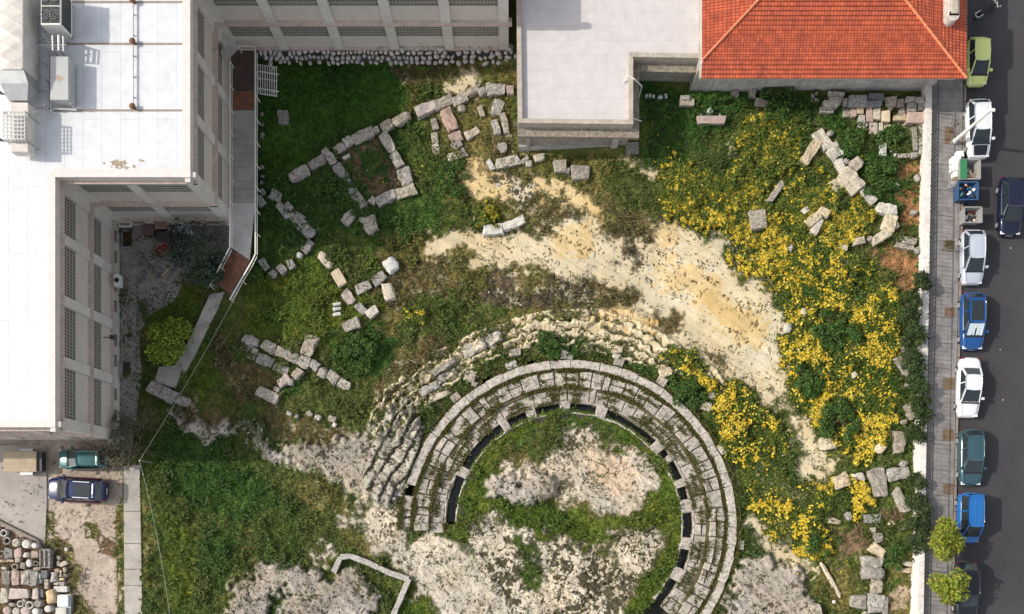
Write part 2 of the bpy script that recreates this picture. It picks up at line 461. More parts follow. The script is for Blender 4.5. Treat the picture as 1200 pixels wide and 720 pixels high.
paint('grass', [(708, 200), (745, 192), (775, 210), (772, 248), (745, 252), (718, 242)])
paint('moss', [(695, 252), (725, 243), (760, 250), (778, 268), (770, 280), (738, 283), (712, 274)], [(600, 276), (625, 262), (655, 270), (645, 278), (630, 275)])
paint('mossdk', [(716, 284), (742, 286), (755, 300), (745, 312), (720, 296)])
paint('moss', [(618, 270), (640, 263), (655, 275), (630, 280)])
paint('olive', [(520, 300), (538, 286), (560, 310), (600, 318), (612, 345), (560, 350), (530, 335)])
paint('mossdk', [(560, 330), (610, 318), (660, 328), (700, 330), (700, 352), (650, 362), (600, 356), (560, 350)])
paint('moss', [(705, 336), (750, 335), (752, 355), (720, 366), (700, 362)], [(675, 318), (700, 322), (705, 345), (680, 340)], [(600, 325), (640, 318), (650, 330), (610, 335)])
paint('olive', [(598, 318), (640, 322), (644, 336), (606, 338)])
# rock-cut terraces above the seats
paint('terrace', [(540, 402), (575, 384), (600, 374), (640, 366), (700, 362), (745, 366), (768, 388), (800, 410), (860, 448), (850, 455), (800, 432), (742, 420), (722, 405), (690, 420), (650, 400), (620, 408), (590, 412), (560, 420), (535, 442), (505, 462), (480, 480), (462, 470), (490, 440)])
paint('cream', [(560, 395), (585, 388), (585, 405), (545, 425), (532, 420)], [(607, 380), (660, 368), (700, 372), (705, 395), (660, 396), (630, 390), (610, 402)], [(600, 388), (625, 392), (625, 410), (605, 400)])
paint('orange', [(716, 363), (748, 362), (764, 380), (752, 390), (735, 378), (718, 384)], [(690, 372), (722, 368), (724, 380), (700, 378)])
paint('cream', [(735, 378), (775, 395), (830, 425), (862, 448), (848, 452), (800, 430), (745, 408)])
paint('moss', [(758, 366), (790, 368), (800, 395), (780, 395), (765, 382)], [(718, 385), (740, 390), (752, 402), (722, 402)])
paint('moss', [(825, 408), (850, 418), (838, 425)], [(845, 430), (866, 448), (880, 460), (868, 456)], [(800, 395), (830, 410), (860, 440), (845, 432), (815, 408)])
paint('olive', [(536, 400), (575, 380), (600, 360), (700, 358), (690, 366), (640, 372), (600, 380), (560, 396)])
# grass between terraces and the seat ring
paint('grass', [(500, 470), (545, 440), (590, 415), (640, 410), (725, 405), (760, 425), (800, 455), (840, 510), (860, 560), (840, 560), (780, 480), (720, 440), (640, 430), (590, 440), (545, 470), (505, 520), (480, 560), (470, 600), (440, 590), (470, 540), (490, 500)])
paint('darkveg', [(628, 402), (655, 388), (680, 395), (690, 418), (640, 422)], [(720, 418), (745, 415), (775, 440), (765, 455), (735, 440)], [(778, 440), (800, 445), (835, 462), (830, 480), (800, 470)])
# orchestra
ring('bright', 0, 133)
ring('olive', 0, 112, 20, 150)
paint('grass', [(600, 520), (640, 490), (700, 488), (725, 505), (700, 530), (640, 540)])
paint('pink', [(568, 562), (590, 545), (625, 540), (650, 525), (690, 528), (705, 515), (740, 526), (768, 545), (770, 562), (764, 585), (735, 603), (700, 596), (660, 590), (620, 584), (590, 588), (570, 580)])
paint('speck', [(570, 566), (640, 570), (640, 588), (595, 590), (572, 582)], [(655, 505), (690, 500), (700, 522), (668, 530)])
paint('tan', [(675, 535), (700, 525), (735, 530), (750, 560), (735, 580), (695, 570)])
paint('grey', [(568, 566), (600, 555), (640, 560), (655, 588), (600, 590), (572, 582)])
paint('bright', [(560, 590), (600, 584), (640, 594), (700, 602), (735, 606), (772, 575), (800, 590), (795, 660), (765, 720), (735, 740), (728, 715), (745, 690), (768, 662), (772, 628), (745, 614), (715, 622), (680, 617), (620, 606), (580, 600)])
paint('speck', [(556, 600), (590, 608), (640, 625), (690, 636), (722, 624), (745, 614), (768, 622), (770, 640), (762, 660), (745, 684), (730, 708), (722, 740), (722, 790), (590, 790), (590, 720), (560, 680), (550, 640)])
paint('grass', [(606, 628), (632, 634), (628, 660), (634, 686), (622, 692), (612, 660)], [(696, 640), (715, 638), (722, 652), (716, 664), (706, 658)])
paint('pink', [(500, 622), (545, 640), (560, 660), (590, 690), (605, 740), (520, 740), (480, 690), (466, 655), (480, 640)])
paint('speck', [(556, 605), (575, 612), (590, 660), (600, 700), (575, 690), (560, 650)])
# carved rock west of the theatre
paint('grey', [(285, 502), (330, 522), (385, 518), (430, 508), (458, 482), (470, 470), (495, 498), (490, 540), (462, 590), (445, 590), (425, 575), (395, 560), (345, 542), (292, 530)])
paint('greydk', [(440, 505), (462, 486), (495, 500), (482, 540), (460, 580), (446, 586), (432, 570), (440, 540)])
paint('cream', [(292, 524), (340, 542), (398, 562), (428, 580), (446, 594), (438, 598), (420, 582), (390, 566), (338, 548), (288, 532)])
paint('grey', [(200, 486), (225, 480), (262, 488), (292, 500), (290, 512), (268, 508), (230, 512), (212, 500)])
paint('moss', [(195, 470), (235, 470), (300, 490), (260, 492), (215, 488)])
paint('pink', [(368, 594), (392, 592), (420, 602), (455, 606), (452, 616), (420, 612), (395, 616), (375, 606)], [(420, 618), (462, 612), (478, 625), (474, 655), (458, 660), (440, 645)], [(350, 634), (380, 636), (392, 648), (384, 672), (368, 664)])
paint('speck', [(405, 600), (470, 595), (480, 620), (455, 622), (430, 612)])
paint('olive', [(395, 615), (425, 622), (440, 650), (410, 645), (385, 632)])
paint('grey', [(250, 740), (258, 690), (300, 668), (340, 660), (380, 680), (420, 664), (440, 690), (430, 720), (440, 740)])
paint('bright', [(465, 680), (490, 690), (520, 740), (460, 740)], [(380, 655), (396, 655), (392, 680), (378, 678)])
paint('darkveg', [(318, 696), (330, 694), (336, 712), (310, 720)])
# lower west meadow
paint('grass', [(163, 530), (290, 512), (330, 540), (400, 566), (380, 640), (300, 665), (262, 690), (248, 740), (166, 740)])
paint('darkveg', [(180, 500), (285, 512), (310, 535), (330, 580), (290, 610), (230, 600), (200, 560), (166, 530)], [(240, 610), (290, 630), (260, 690), (235, 660)])
paint('grass', [(265, 505), (292, 505), (330, 545), (370, 565), (350, 590), (300, 570)])
paint('bright', [(192, 605), (212, 605), (225, 650), (230, 690), (220, 720), (200, 720), (192, 660)])
paint('olive', [(340, 562), (390, 572), (420, 592), (400, 596), (365, 590)], [(163, 590), (174, 590), (178, 690), (166, 700)])
# east side below the flower bank
paint('grey', [(862, 668), (880, 655), (905, 655), (935, 670), (962, 700), (970, 740), (850, 740), (858, 700)])
paint('cream', [(925, 470), (945, 500), (960, 535), (975, 545), (950, 565), (932, 535)], [(880, 575), (900, 555), (930, 575), (955, 600), (950, 620), (905, 600)], [(880, 600), (905, 630), (930, 655), (905, 650), (885, 630)])
paint('grass', [(945, 540), (1085, 500), (1085, 740), (965, 740), (935, 670), (965, 610)])
paint('olive', [(955, 660), (1000, 660), (1010, 720), (970, 720)], [(1045, 660), (1080, 640), (1080, 730), (1045, 730)])
paint('brown', [(982, 622), (1008, 612), (1022, 622), (1018, 645), (1000, 658), (982, 648)], [(1046, 590), (1062, 588), (1060, 604), (1040, 606)])
paint('pale', [(1040, 685), (1072, 682), (1074, 710), (1050, 720), (1040, 705)])
paint('grass', [(740, 100), (1090, 100), (1090, 520), (1040, 530), (1060, 400), (1025, 260), (960, 160), (880, 130), (800, 170), (760, 195)])
paint('darkveg', [(745, 100), (960, 100), (1000, 150), (1020, 200), (1000, 215), (960, 140), (870, 130), (810, 180), (765, 195)], [(1010, 180), (1060, 180), (1060, 250), (1040, 260), (1020, 230)])
paint('pale', [(856, 172), (880, 168), (894, 178), (882, 198), (858, 196)])
paint('soil', [(1032, 292), (1062, 286), (1076, 300), (1072, 340), (1050, 345), (1030, 320)], [(1055, 228), (1080, 225), (1080, 262), (1062, 266)], [(1050, 186), (1078, 186), (1078, 205), (1052, 205)])
paint('brown', [(1050, 340), (1072, 340), (1068, 372), (1058, 370)])
# yard in the south-west corner and the service court
paint('dirt', [(-80, 480), (138, 480), (143, 520), (145, 800), (-80, 800)])
paint('olive', [(54, 600), (64, 600), (64, 625), (56, 632)], [(55, 622), (85, 640), (88, 660), (70, 660), (55, 640)], [(78, 660), (95, 662), (90, 690), (112, 720), (112, 740), (84, 740)], [(135, 600), (145, 580), (145, 720), (138, 720)], [(100, 612), (115, 614), (114, 632), (100, 630)])
paint('brown', [(-80, 600), (0, 616), (48, 645), (64, 645), (82, 660), (84, 800), (-80, 800)])
paint('brown', [(110, 620), (140, 640), (136, 655), (118, 648)])
paint('moss', [(135, 255), (275, 255), (275, 300), (245, 345), (190, 400), (165, 400), (165, 330), (140, 330)])
paint('bright', [(168, 372), (200, 345), (240, 330), (245, 345), (222, 380), (225, 410), (200, 425), (175, 415)])
paint('dirt', [(160, 285), (200, 285), (195, 330), (165, 345)])
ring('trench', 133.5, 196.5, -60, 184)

FLOW = [  # yellow crown-daisy banks
    [(775, 185), (800, 180), (818, 195), (838, 205), (858, 200), (862, 168), (872, 142), (895, 134), (930, 140), (945, 160), (940, 180), (915, 215), (895, 235), (890, 262), (872, 288), (838, 270), (800, 262), (775, 250)],
    [(905, 222), (935, 212), (960, 190), (985, 215), (1010, 222), (1025, 245), (1020, 270), (995, 295), (1025, 325), (1058, 355), (1062, 400), (1045, 438), (1054, 480), (1040, 520), (1000, 528), (965, 512), (940, 490), (925, 455), (912, 420), (924, 380), (900, 345), (865, 315), (835, 305), (842, 296), (875, 288), (890, 262)],
    [(838, 488), (868, 462), (905, 476), (928, 520), (914, 552), (935, 585), (964, 606), (970, 645), (948, 655), (925, 640), (895, 618), (878, 585), (862, 545), (845, 515)],
    [(780, 410), (800, 412), (838, 440), (832, 455), (800, 440), (775, 425)], [(832, 455), (860, 448), (880, 462), (850, 490), (832, 475)], [(560, 242), (572, 240), (578, 262), (562, 264)],
    [(1000, 562), (1014, 562), (1022, 590), (1006, 612), (994, 590)], [(930, 560), (970, 560), (985, 575), (960, 610), (935, 585)], [(473, 362), (500, 360), (502, 376), (476, 378)], [(990, 520), (1030, 518), (1025, 540), (1000, 545)]]
FHOLE = [[(958, 362), (1000, 362), (1006, 385), (990, 408), (965, 412)], [(935, 428), (962, 428), (966, 455), (950, 468), (935, 458)], [(970, 476), (1000, 470), (1006, 498), (985, 512), (966, 500)],
         [(895, 225), (918, 200), (925, 215), (902, 260)], [(930, 195), (985, 195), (975, 212), (945, 215)], [(908, 255), (925, 250), (930, 275), (910, 280)], [(985, 228), (1005, 232), (1000, 250), (985, 250)], [(1000, 430), (1012, 420), (1018, 440)], [(1000, 325), (1030, 320), (1030, 345), (1005, 350)], [(880, 330), (900, 325), (905, 340)],
         [(875, 500), (895, 500), (900, 520), (880, 522)], [(900, 520), (922, 520), (915, 545), (902, 540)]]
fraw = np.zeros((RH, RW), np.float32)
for p in FLOW: fraw[pmask(p)] = 1
for p in FHOLE: fraw[pmask(p)] = .12
GAPS = [[(930, 495), (942, 500), (955, 522), (978, 538), (974, 552), (958, 560), (946, 588), (932, 585), (930, 575), (945, 552), (934, 530)], [(876, 545), (890, 543), (915, 560), (940, 582), (948, 600), (930, 600), (905, 580), (884, 566)], [(872, 610), (890, 615), (930, 645), (958, 672), (935, 668), (900, 645)], [(890, 605), (910, 600), (945, 632), (935, 638)]]
for p in GAPS: fraw[pmask(p)] *= .4
cmap[(fraw > .5)] = CN.index('darkveg')
cmap[pmask([(838, 300), (870, 315), (905, 345), (900, 360), (860, 320)]) & (fraw > .5)] = CN.index('olive')
paint('cream', *GAPS)
paint('cream', [(905, 268), (918, 274), (935, 292), (925, 292), (905, 280)], [(862, 290), (885, 305), (880, 312), (862, 300)])


def blur(a, n=2):
    for _ in range(n):
        b = a.copy(); b[1:-1] = (a[:-2] + a[1:-1] * 2 + a[2:]) / 4; a = b.copy(); a[:, 1:-1] = (b[:, :-2] + b[:, 1:-1] * 2 + b[:, 2:]) / 4
    return a


# ragged outlines: look the classes up through a noisy displacement
wx = (fbm(26, 5, 1, .75) - .5) * 26 + (vnoise(2.2, seed=901) - .5) * 7 + (fbm(7, 2, 911, .8) - .5) * 13
wy = (fbm(26, 5, 2, .75) - .5) * 26 + (vnoise(2.2, seed=902) - .5) * 7 + (fbm(7, 2, 912, .8) - .5) * 13
hard = np.isin(cmap, [CN.index('trench'), CN.index('dirt')]) | (np.hypot(PXG - 667, PYG - 614) > 131) & (np.hypot(PXG - 667, PYG - 614) < 199) & (PYG < 640)
amp = np.where(blur(hard.astype(np.float32), 3) > .05, .0, 1.0)
ix = np.clip(XX + wx * amp, 0, RW - 1).astype(int); iy = np.clip(YY + wy * amp, 0, RH - 1).astype(int)
cm = cmap[iy, ix]
flow = fraw[np.clip(YY + wy * .8, 0, RH - 1).astype(int), np.clip(XX + wx * .8, 0, RW - 1).astype(int)]
rin = np.hypot(PXG - 667, PYG - 614)
ang_c = np.degrees(np.arctan2(614 - PYG, PXG - 667))
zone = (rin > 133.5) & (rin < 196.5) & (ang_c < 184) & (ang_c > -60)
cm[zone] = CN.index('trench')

A = np.array([CL[c][0] for c in CN], np.float32); B = np.array([CL[c][1] for c in CN], np.float32); K = np.array([CL[c][2] for c in CN], np.float32)
SH = np.array([CL[c][3] for c in CN], np.float32); DN = np.array([CL[c][4] for c in CN], np.float32); RK = np.array([CL[c][5] for c in CN], np.float32)
t = sst((fbm(40, 6, 5, .7) - .25) / .5)[..., None]
gcol = A[cm] * (1 - t) + B[cm] * t
rock = RK[cm]
smooth_rock = np.isin(cm, [CN.index('cream'), CN.index('yellow'), CN.index('orange')]).astype(np.float32)
smb = blur(smooth_rock, 4)
rocks = blur(rock, 4)
# strata and cracks of the bedrock
strat = fbm(14, 5, 8, .65, .35, math.radians(38)); streak = fbm(60, 4, 81, .7, .09, math.radians(34))
strat = np.where(smooth_rock > .5, streak * .75 + strat * .25, strat * .7 + streak * .3)
fine = fbm(5, 3, 9, .7)
gcol = gcol * (1 + (rock * (strat - .5) * (.38 - .06 * smooth_rock))[..., None]) * (1 + ((fine - .5) * (.35 - .10 * rock - .15 * smooth_rock))[..., None])
gcol = np.where((rock > .5)[..., None], gcol * np.array([1, .985, .96])[None, None] ** ((vnoise(30, seed=77)[..., None] - .3) * 6), gcol)
# specks: weeds in the joints of the rock, stones and dry stalks in the grass
sp = fbm(9, 4, 21, .8) * .6 + fbm(3, 2, 22, .7) * .25 + fbm(45, 2, 23) * .15
q = np.quantile(sp, np.linspace(0, 1, 401))
rank = np.interp(sp, q, np.linspace(0, 1, 401))
isk = rank > (1 - SH[cm])
gcol = np.where(isk[..., None], K[cm] * (.75 + .5 * fine[..., None]), gcol)
crack = np.abs(fbm(34, 4, 31, .6, .5, math.radians(35)) - .5)
ck = (crack < .012) & (rock > .5) & (vnoise(50, seed=32) > .4)
gcol = np.where(ck[..., None], gcol * .35, gcol)
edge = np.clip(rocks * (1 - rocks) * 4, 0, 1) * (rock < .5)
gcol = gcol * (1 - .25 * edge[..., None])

# eroded concentric steps cut into the bedrock round the seats, and the straight steps on the west spur
TER = pmask([(428, 515), (440, 462), (478, 432), (508, 414), (540, 398), (575, 378), (640, 364), (700, 360), (760, 380), (800, 405), (868, 452), (850, 462), (800, 440), (740, 424), (680, 408), (630, 408), (590, 416), (545, 440), (500, 480), (470, 520)])
rj = rin + (fbm(30, 4, 71, .65) - .5) * 13 + (fbm(7, 3, 72, .7) - .5) * 6
fr = (rj / 12.0) % 1.0
keepstep = TER & (vnoise(24, seed=73) > .14) & ~zone
riser = keepstep & (fr < .20)
SPUR = pmask([(436, 522), (452, 478), (478, 466), (498, 500), (486, 540), (464, 590), (440, 588), (424, 566)])
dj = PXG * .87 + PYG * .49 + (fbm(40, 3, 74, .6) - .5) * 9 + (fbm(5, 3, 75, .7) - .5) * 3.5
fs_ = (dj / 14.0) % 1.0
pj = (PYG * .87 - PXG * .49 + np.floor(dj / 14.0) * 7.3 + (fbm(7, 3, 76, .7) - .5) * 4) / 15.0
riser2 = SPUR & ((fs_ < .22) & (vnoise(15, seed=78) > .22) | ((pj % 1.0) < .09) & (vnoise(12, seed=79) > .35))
# pale lip along the low side of the carved rock
gm_ = np.isin(cm, [CN.index('grey'), CN.index('greydk')]) & (PYG > 495) & (PYG < 605) & (PXG < 480)
lipb = (np.roll(gm_, 4, 0) | np.roll(np.roll(gm_, 3, 0), -2, 1)) & ~gm_ & (cm != CN.index('trench')) & (PXG > 285)
gcol = np.where((lipb & (fine > .3))[..., None], np.array([.50, .44, .33]) * (.7 + .5 * fine[..., None]), gcol)
ew = np.clip(blur(rock, 9), 0, 1)
ew = (4 * ew * (1 - ew) * .75)[..., None]
g3 = np.stack([blur(gcol[..., q_], 4) for q_ in range(3)], -1)
gcol = gcol * (1 - ew) + g3 * ew
steprel = np.where(keepstep, fr * .42, 0) - np.where(SPUR, (1 - fs_) * .28 - .2, 0)
lip = keepstep & (fr > .52) & (fine > .32)
top_c = np.array([.55, .47, .32]); grn = np.array([.085, .095, .028])
gcol = np.where((lip & (rank < .8))[..., None], top_c * (.75 + .45 * fine[..., None]), gcol)
rk_u8 = np.where(lip, 1, rock)
gcol = np.where((SPUR & (rank < .85))[..., None], np.array([.36, .325, .265]) * (.6 + .75 * fine[..., None]), gcol)
gcol = np.where(riser[..., None], grn * (.5 + fine[..., None]), gcol)
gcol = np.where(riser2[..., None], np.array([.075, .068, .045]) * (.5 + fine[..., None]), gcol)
rock = np.where(lip | SPUR, 1, np.where(riser, 0, rock)).astype(np.float32)
dens = np.where(lip | SPUR, .04, DN[cm]) * np.where(isk, .5, 1) + flow * .3
hgt = (fbm(60, 3, 41) - .5) * .35 + (fbm(9, 4, 42, .7) - .5) * np.where(rock > .5, .0, .30) + rocks * ((strat - .5) * (.26 - .17 * smb) + (fine - .5) * (.07 - .05 * smb)) + blur(np.isin(cm, [CN.index('grey'), CN.index('greydk')]).astype(np.float32), 3) * .5 - (isk & (rock > .5)) * .06 - ck * .12 + rocks * .06 + blur(steprel.astype(np.float32), 1)
flat = np.zeros((RH, RW), np.float32)
for p in ([(-80, 500), (165, 515), (168, 800), (-80, 800)], [(-80, -80), (300, -80), (300, 340), (240, 345), (190, 450), (140, 540), (-80, 540)], [(1078, -80), (1280, -80), (1280, 800), (1072, 800)], [(590, -80), (830, -80), (830, 100), (745, 100), (745, 185), (605, 185)], [(290, -80), (610, -80), (610, 78), (290, 78)]):
    flat[pmask(p)] = 1
hgt = hgt * (1 - .85 * np.clip(blur(flat, 5), 0, 1))
low = np.zeros((RH, RW), np.float32)
# seat ring stands in its own cutting; buildings, court and street stand on their own slabs
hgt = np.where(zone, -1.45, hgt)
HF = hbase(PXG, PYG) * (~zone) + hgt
HF = np.where(PXG > 1086, np.minimum(HF, ST - .35), HF)
band = (rin < 137) & (~zone) & (PYG < 790)
HF = np.where((rin > 120) & (rin < 133.5) & (ang_c > -60) & (ang_c < 184), np.minimum(HF, -.02) * .3 - .02, HF)


def height_at(px, py):
    i = int(min(max(px + OX, 0), RW - 1)); j = int(min(max(py + OY, 0), RH - 1))
    return float(HF[j, i])


def build_ground():
    k = ((H - HF) / H / S).astype(np.float32)
    X = (PXG - NX) * k; Y = (NY - PYG) * k
    v = np.stack([X, Y, HF.astype(np.float32)], -1).reshape(-1, 3)
    idx = np.arange(RH * RW).reshape(RH, RW)
    f = np.stack([idx[1:, :-1], idx[1:, 1:], idx[:-1, 1:], idx[:-1, :-1]], -1).reshape(-1)
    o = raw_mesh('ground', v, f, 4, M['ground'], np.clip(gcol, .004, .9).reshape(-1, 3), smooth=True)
    tag(o, kind='structure')
    m = MB(); m.box(-400, -400, -3.2, 400, 400, -3.0)
    tag(m.build('land', M['land']), kind='structure')


build_ground()


# ------------------------------------------------------------------ grass and flowers
def scatter(n, prob, seed):
    g = np.random.default_rng(seed)
    p = prob.astype(np.float64).ravel(); p = p / p.sum()
    i = g.choice(p.size, n, p=p)
    y = i // RW + g.random(n) - .5; x = i % RW + g.random(n) - .5
    return x - OX, y - OY, i


def world(px, py, z):
    k = (H - z) / H / S
    return np.stack([(px - NX) * k, (NY - py) * k, z], -1)


def blades(name, n, prob, seed, lmin, lmax, wid, tilt, lift=None, colfn=None, label=None, cat=None, spread=1.0):
    """scattered narrow leaves: two triangles each, bent in the middle"""
    g = np.random.default_rng(seed + 1)
    px, py, i = scatter(n, prob, seed)
    z0 = HF.ravel()[i]
    if lift is not None: z0 = z0 + lift.ravel()[i] * g.random(n) ** .6
    b = world(px, py, z0)
    a = g.random(n) * 2 * np.pi
    tl = np.radians(tilt[0] + (tilt[1] - tilt[0]) * g.random(n))
    ln = lmin + (lmax - lmin) * g.random(n) ** 1.5
    d = np.stack([np.cos(a) * np.sin(tl), np.sin(a) * np.sin(tl), np.cos(tl)], -1)
    s = np.stack([-np.sin(a), np.cos(a), np.zeros(n)], -1)
    w = (wid * (.6 + .8 * g.random(n)))[:, None]
    mid = b + d * (ln * .5)[:, None]; tip = b + d * ln[:, None] + np.stack([np.cos(a), np.sin(a), -np.ones(n) * .6], -1) * (ln * .25)[:, None]
    v = np.stack([b, mid + s * w * .5, tip, mid - s * w * .5], 1).reshape(-1, 3)
    f = np.arange(n * 4)
    c = colfn(i, g, n)
    return raw_mesh(name, v, f, 4, M['leaf'], np.repeat(c, 4, 0))


def grasscol(i, g, n):
    c = gcol.reshape(-1, 3)[i] * 1.0
    rk = rock.ravel()[i] > .5
    c[rk] = np.array([.10, .10, .03])
    v = .62 + .85 * g.random(n)
    hue = g.random(n)
    c = c * v[:, None] * np.stack([.72 + .36 * hue, np.ones(n), .75 + .3 * g.random(n)], -1)
    return np.clip(c, .006, .5)


vis = ((PXG > -20) & (PXG < 1095) & (PYG > -10) & (PYG < 745)).astype(np.float32)
nogo = np.zeros((RH, RW), bool)
for p in ([(-80, -80), (268, -80), (268, 258), (135, 258), (135, 545), (-80, 545)], [(268, 40), (300, 40), (300, 292), (268, 340)], [(290, -80), (605, -80), (605, 77), (290, 77)], [(600, -80), (760, -80), (760, 182), (606, 182)], [(740, -80), (1300, -80), (1300, 112), (740, 112)], [(1080, -80), (1300, -80), (1300, 800), (1076, 800)], [(143, 545), (163, 545), (167, 800), (145, 800)]):
    nogo |= pmask(p)
gd = dens * vis * (~nogo) * (~zone)
gd = gd * (.35 + 1.3 * fbm(18, 4, 51, .7))
tag(blades('grass', 190000, gd, 61, .10, .34, .075, (15, 75), None, grasscol), kind='stuff')
weed = np.clip(fbm(22, 4, 52, .65) - .58, 0, 1) * dens * vis * (~nogo) * (~zone)
tag(blades('weeds', 60000, weed, 62, .14, .40, .12, (25, 85), sst(np.clip((fbm(22, 4, 52, .65) - .5) * 4, 0, 1)) * .35, grasscol), kind='stuff')

can = blur(np.clip(flow, 0, 1), 6) * (.18 + .75 * fbm(24, 4, 53, .6))
fp = (flow > .05) * (.25 + flow) * vis * (~nogo) * (~zone)
GREENS = np.array([(.065, .12, .02), (.10, .15, .022), (.14, .18, .03), (.08, .11, .02), (.19, .19, .03)])


def leafcol(i, g, n):
    return GREENS[g.integers(0, 5, n)] * (.7 + .6 * g.random(n))[:, None]


tag(blades('flower_foliage', 90000, fp, 63, .10, .30, .10, (20, 95), can, leafcol), kind='stuff')


def flowers(name, n, prob, seed, rmin, rmax, cols):
    g = np.random.default_rng(seed)
    px, py, i = scatter(n, prob, seed)
    z = HF.ravel()[i] + can.ravel()[i] * (.7 + .4 * g.random(n)) + .05
    c = world(px, py, z)
    r = rmin + (rmax - rmin) * g.random(n)
    nrm = np.stack([(g.random(n) - .5) * 1.1, (g.random(n) - .5) * 1.1, np.ones(n)], -1); nrm /= np.linalg.norm(nrm, axis=1)[:, None]
    t1 = np.cross(nrm, np.array([1.0, .1, 0])); t1 /= np.linalg.norm(t1, axis=1)[:, None]; t2 = np.cross(nrm, t1)
    k = 6; vs = []
    for q_ in range(k):
        an = 2 * np.pi * q_ / k
        vs.append(c + (t1 * np.cos(an) + t2 * np.sin(an)) * r[:, None] * (1 if q_ % 2 else .8))
    v = np.stack(vs, 1).reshape(-1, 3)
    cc = cols[g.integers(0, len(cols), n)] * (.75 + .4 * g.random(n))[:, None]
    return raw_mesh(name, v, np.arange(n * k), k, M['petal'], np.repeat(cc, k, 0))


clump = fbm(13, 4, 54, .75)
fy = np.clip(clump - .33, 0, 1) * np.where(flow > .5, 1, .06 * (flow > .05)) * vis * (~nogo) * (~zone)
fy = fy * np.where(PYG < 310, 2.1, np.where(PYG > 520, 1.5, 1)) * np.clip(fbm(34, 3, 55, .6) * 2.2 - .3, .22, 1.3)
YEL = np.array([(.74, .51, .03), (.78, .58, .06), (.67, .43, .02), (.77, .62, .12), (.60, .44, .04), (.52, .42, .06)])
tag(flowers('yellow_flowers', 28000, fy, 64, .035, .10, YEL), kind='stuff')
sy = ((PXG > 760) & (PXG < 1060) & (PYG > 110) & (PYG < 700) | (PXG > 440) & (PXG < 620) & (PYG > 190) & (PYG < 400)) * gd * np.clip(clump - .55, 0, 1)
tag(flowers('scattered_yellow_blooms', 900, sy, 65, .04, .08, YEL), kind='stuff')
sw = pmask([(1035, 140), (1070, 138), (1075, 185), (1030, 185)]) * 1.0 + pmask([(1000, 215), (1060, 215), (1060, 250)]) * .2 + gd * .0006
tag(flowers('white_daisies', 160, sw, 66, .04, .09, np.array([(.7, .7, .6), (.75, .74, .55)])), kind='stuff')
# ------------------------------------------------------------------ camera, sky, sun
cam = D.objects.new('camera', D.cameras.new('camera')); COL.objects.link(cam); SC.camera = cam
cam.location = (0, 0, H); cam.rotation_euler = (0, 0, 0)
cam.data.sensor_width = 36; cam.data.lens = 36 * (S * H) / 1200
cam.data.shift_x = (600 - NX) / 1200; cam.data.shift_y = (NY - 360) / 1200
cam.data.clip_end = 2000
w = D.worlds.new('World'); SC.world = w; w.use_nodes = True
bg = w.node_tree.nodes['Background']
sky = w.node_tree.nodes.new('ShaderNodeTexSky'); sky.sky_type = 'NISHITA'; sky.sun_disc = False
EL, AZ = math.radians(38), math.radians(187 - 14)     # sun stands in the west, a touch north: direction to the sun
sd = Vector((math.cos(EL) * math.cos(AZ), math.cos(EL) * math.sin(AZ), math.sin(EL)))
sky.sun_elevation = EL; sky.sun_rotation = math.pi / 2 - AZ; sky.air_density = 1.0; sky.dust_density = 2.0
hsv = w.node_tree.nodes.new('ShaderNodeHueSaturation'); hsv.inputs['Saturation'].default_value = .35
w.node_tree.links.new(sky.outputs[0], hsv.inputs['Color']); w.node_tree.links.new(hsv.outputs[0], bg.inputs[0]); bg.inputs[1].default_value = .15
sun = D.objects.new('sun', D.lights.new('sun', 'SUN')); COL.objects.link(sun)
sun.data.energy = 2.4; sun.data.angle = math.radians(.6); sun.data.color = (1, .93, .82)
sun.rotation_euler = (-sd).to_track_quat('-Z', 'Y').to_euler()
vs = SC.view_settings; vs.view_transform = 'Standard'; vs.look = 'None'; vs.exposure = .62; vs.gamma = 1; vs.use_curve_mapping = False
SC.cycles.max_bounces = 6


def sheet(name, polypx, z, m, thick=.05, zs=None):
    """flat slab whose outline is given at its own level"""
    poly = [P(x, y, z) for x, y in polypx]
    a = sum(poly[i].x * poly[(i + 1) % len(poly)].y - poly[(i + 1) % len(poly)].x * poly[i].y for i in range(len(poly)))
    if a < 0: poly.reverse()
    b = MB(); b.prism([(p.x, p.y) for p in poly], z - thick, z)
    return tag(b.build(name, m), kind='structure')


# ------------------------------------------------------------------ setting: street, pavement, yard, court
sheet('road', [(1132.5, -60), (1330, -60), (1330, 780), (1114, 780)], ST, M['asphalt'], .4)
sheet('sidewalk', [(1089, -60), (1130, -60), (1128.5, 120), (1112.5, 780), (1078, 780), (1088, 300)], ST + .13, M['sidewalk'], .6)
kb = MB()
for i in range(28):
    y0, y1 = -60 + 30 * i, -60 + 30 * (i + 1) - .6
    def kx(y): return 1130.0 if y < 60 else 1130 - (y - 60) * 17.5 / 720
    a = [P(kx(y0), y0, ST), P(kx(y0) + 2.6, y0, ST), P(kx(y1) + 2.6, y1, ST), P(kx(y1), y1, ST)]
    kb.prism([(p.x, p.y) for p in reversed(a)], ST - .4, ST + .145)
tag(kb.build('kerb', M['kerb'], bevel=.015), kind='structure')
for i, (x0, y0, x1, y1) in enumerate([(1107, 149, 1118, 169), (1107, 360, 1119, 372), (1105, 443, 1119, 457), (1105, 503, 1118, 517), (1105, 567, 1118, 580), (1106, 282, 1117, 292), (1104, 640, 1116, 655)]):
    sheet('planting_pit', [(x0, y0), (x1, y0), (x1, y1), (x0, y1)], ST + .137, M['soil'], .03)
sheet('service_court', [(137, 250), (270, 250), (270, 300), (232, 306), (215, 330), (205, 352), (172, 372), (163, 395), (166, 440), (158, 500), (152, 545), (137, 545)], .06, M['concrete_d'], .5)
sheet('court_strip', [(141.5, 262), (159, 262), (160, 440), (155, 520), (141.5, 520)], .10, M['concrete_d'], .3)
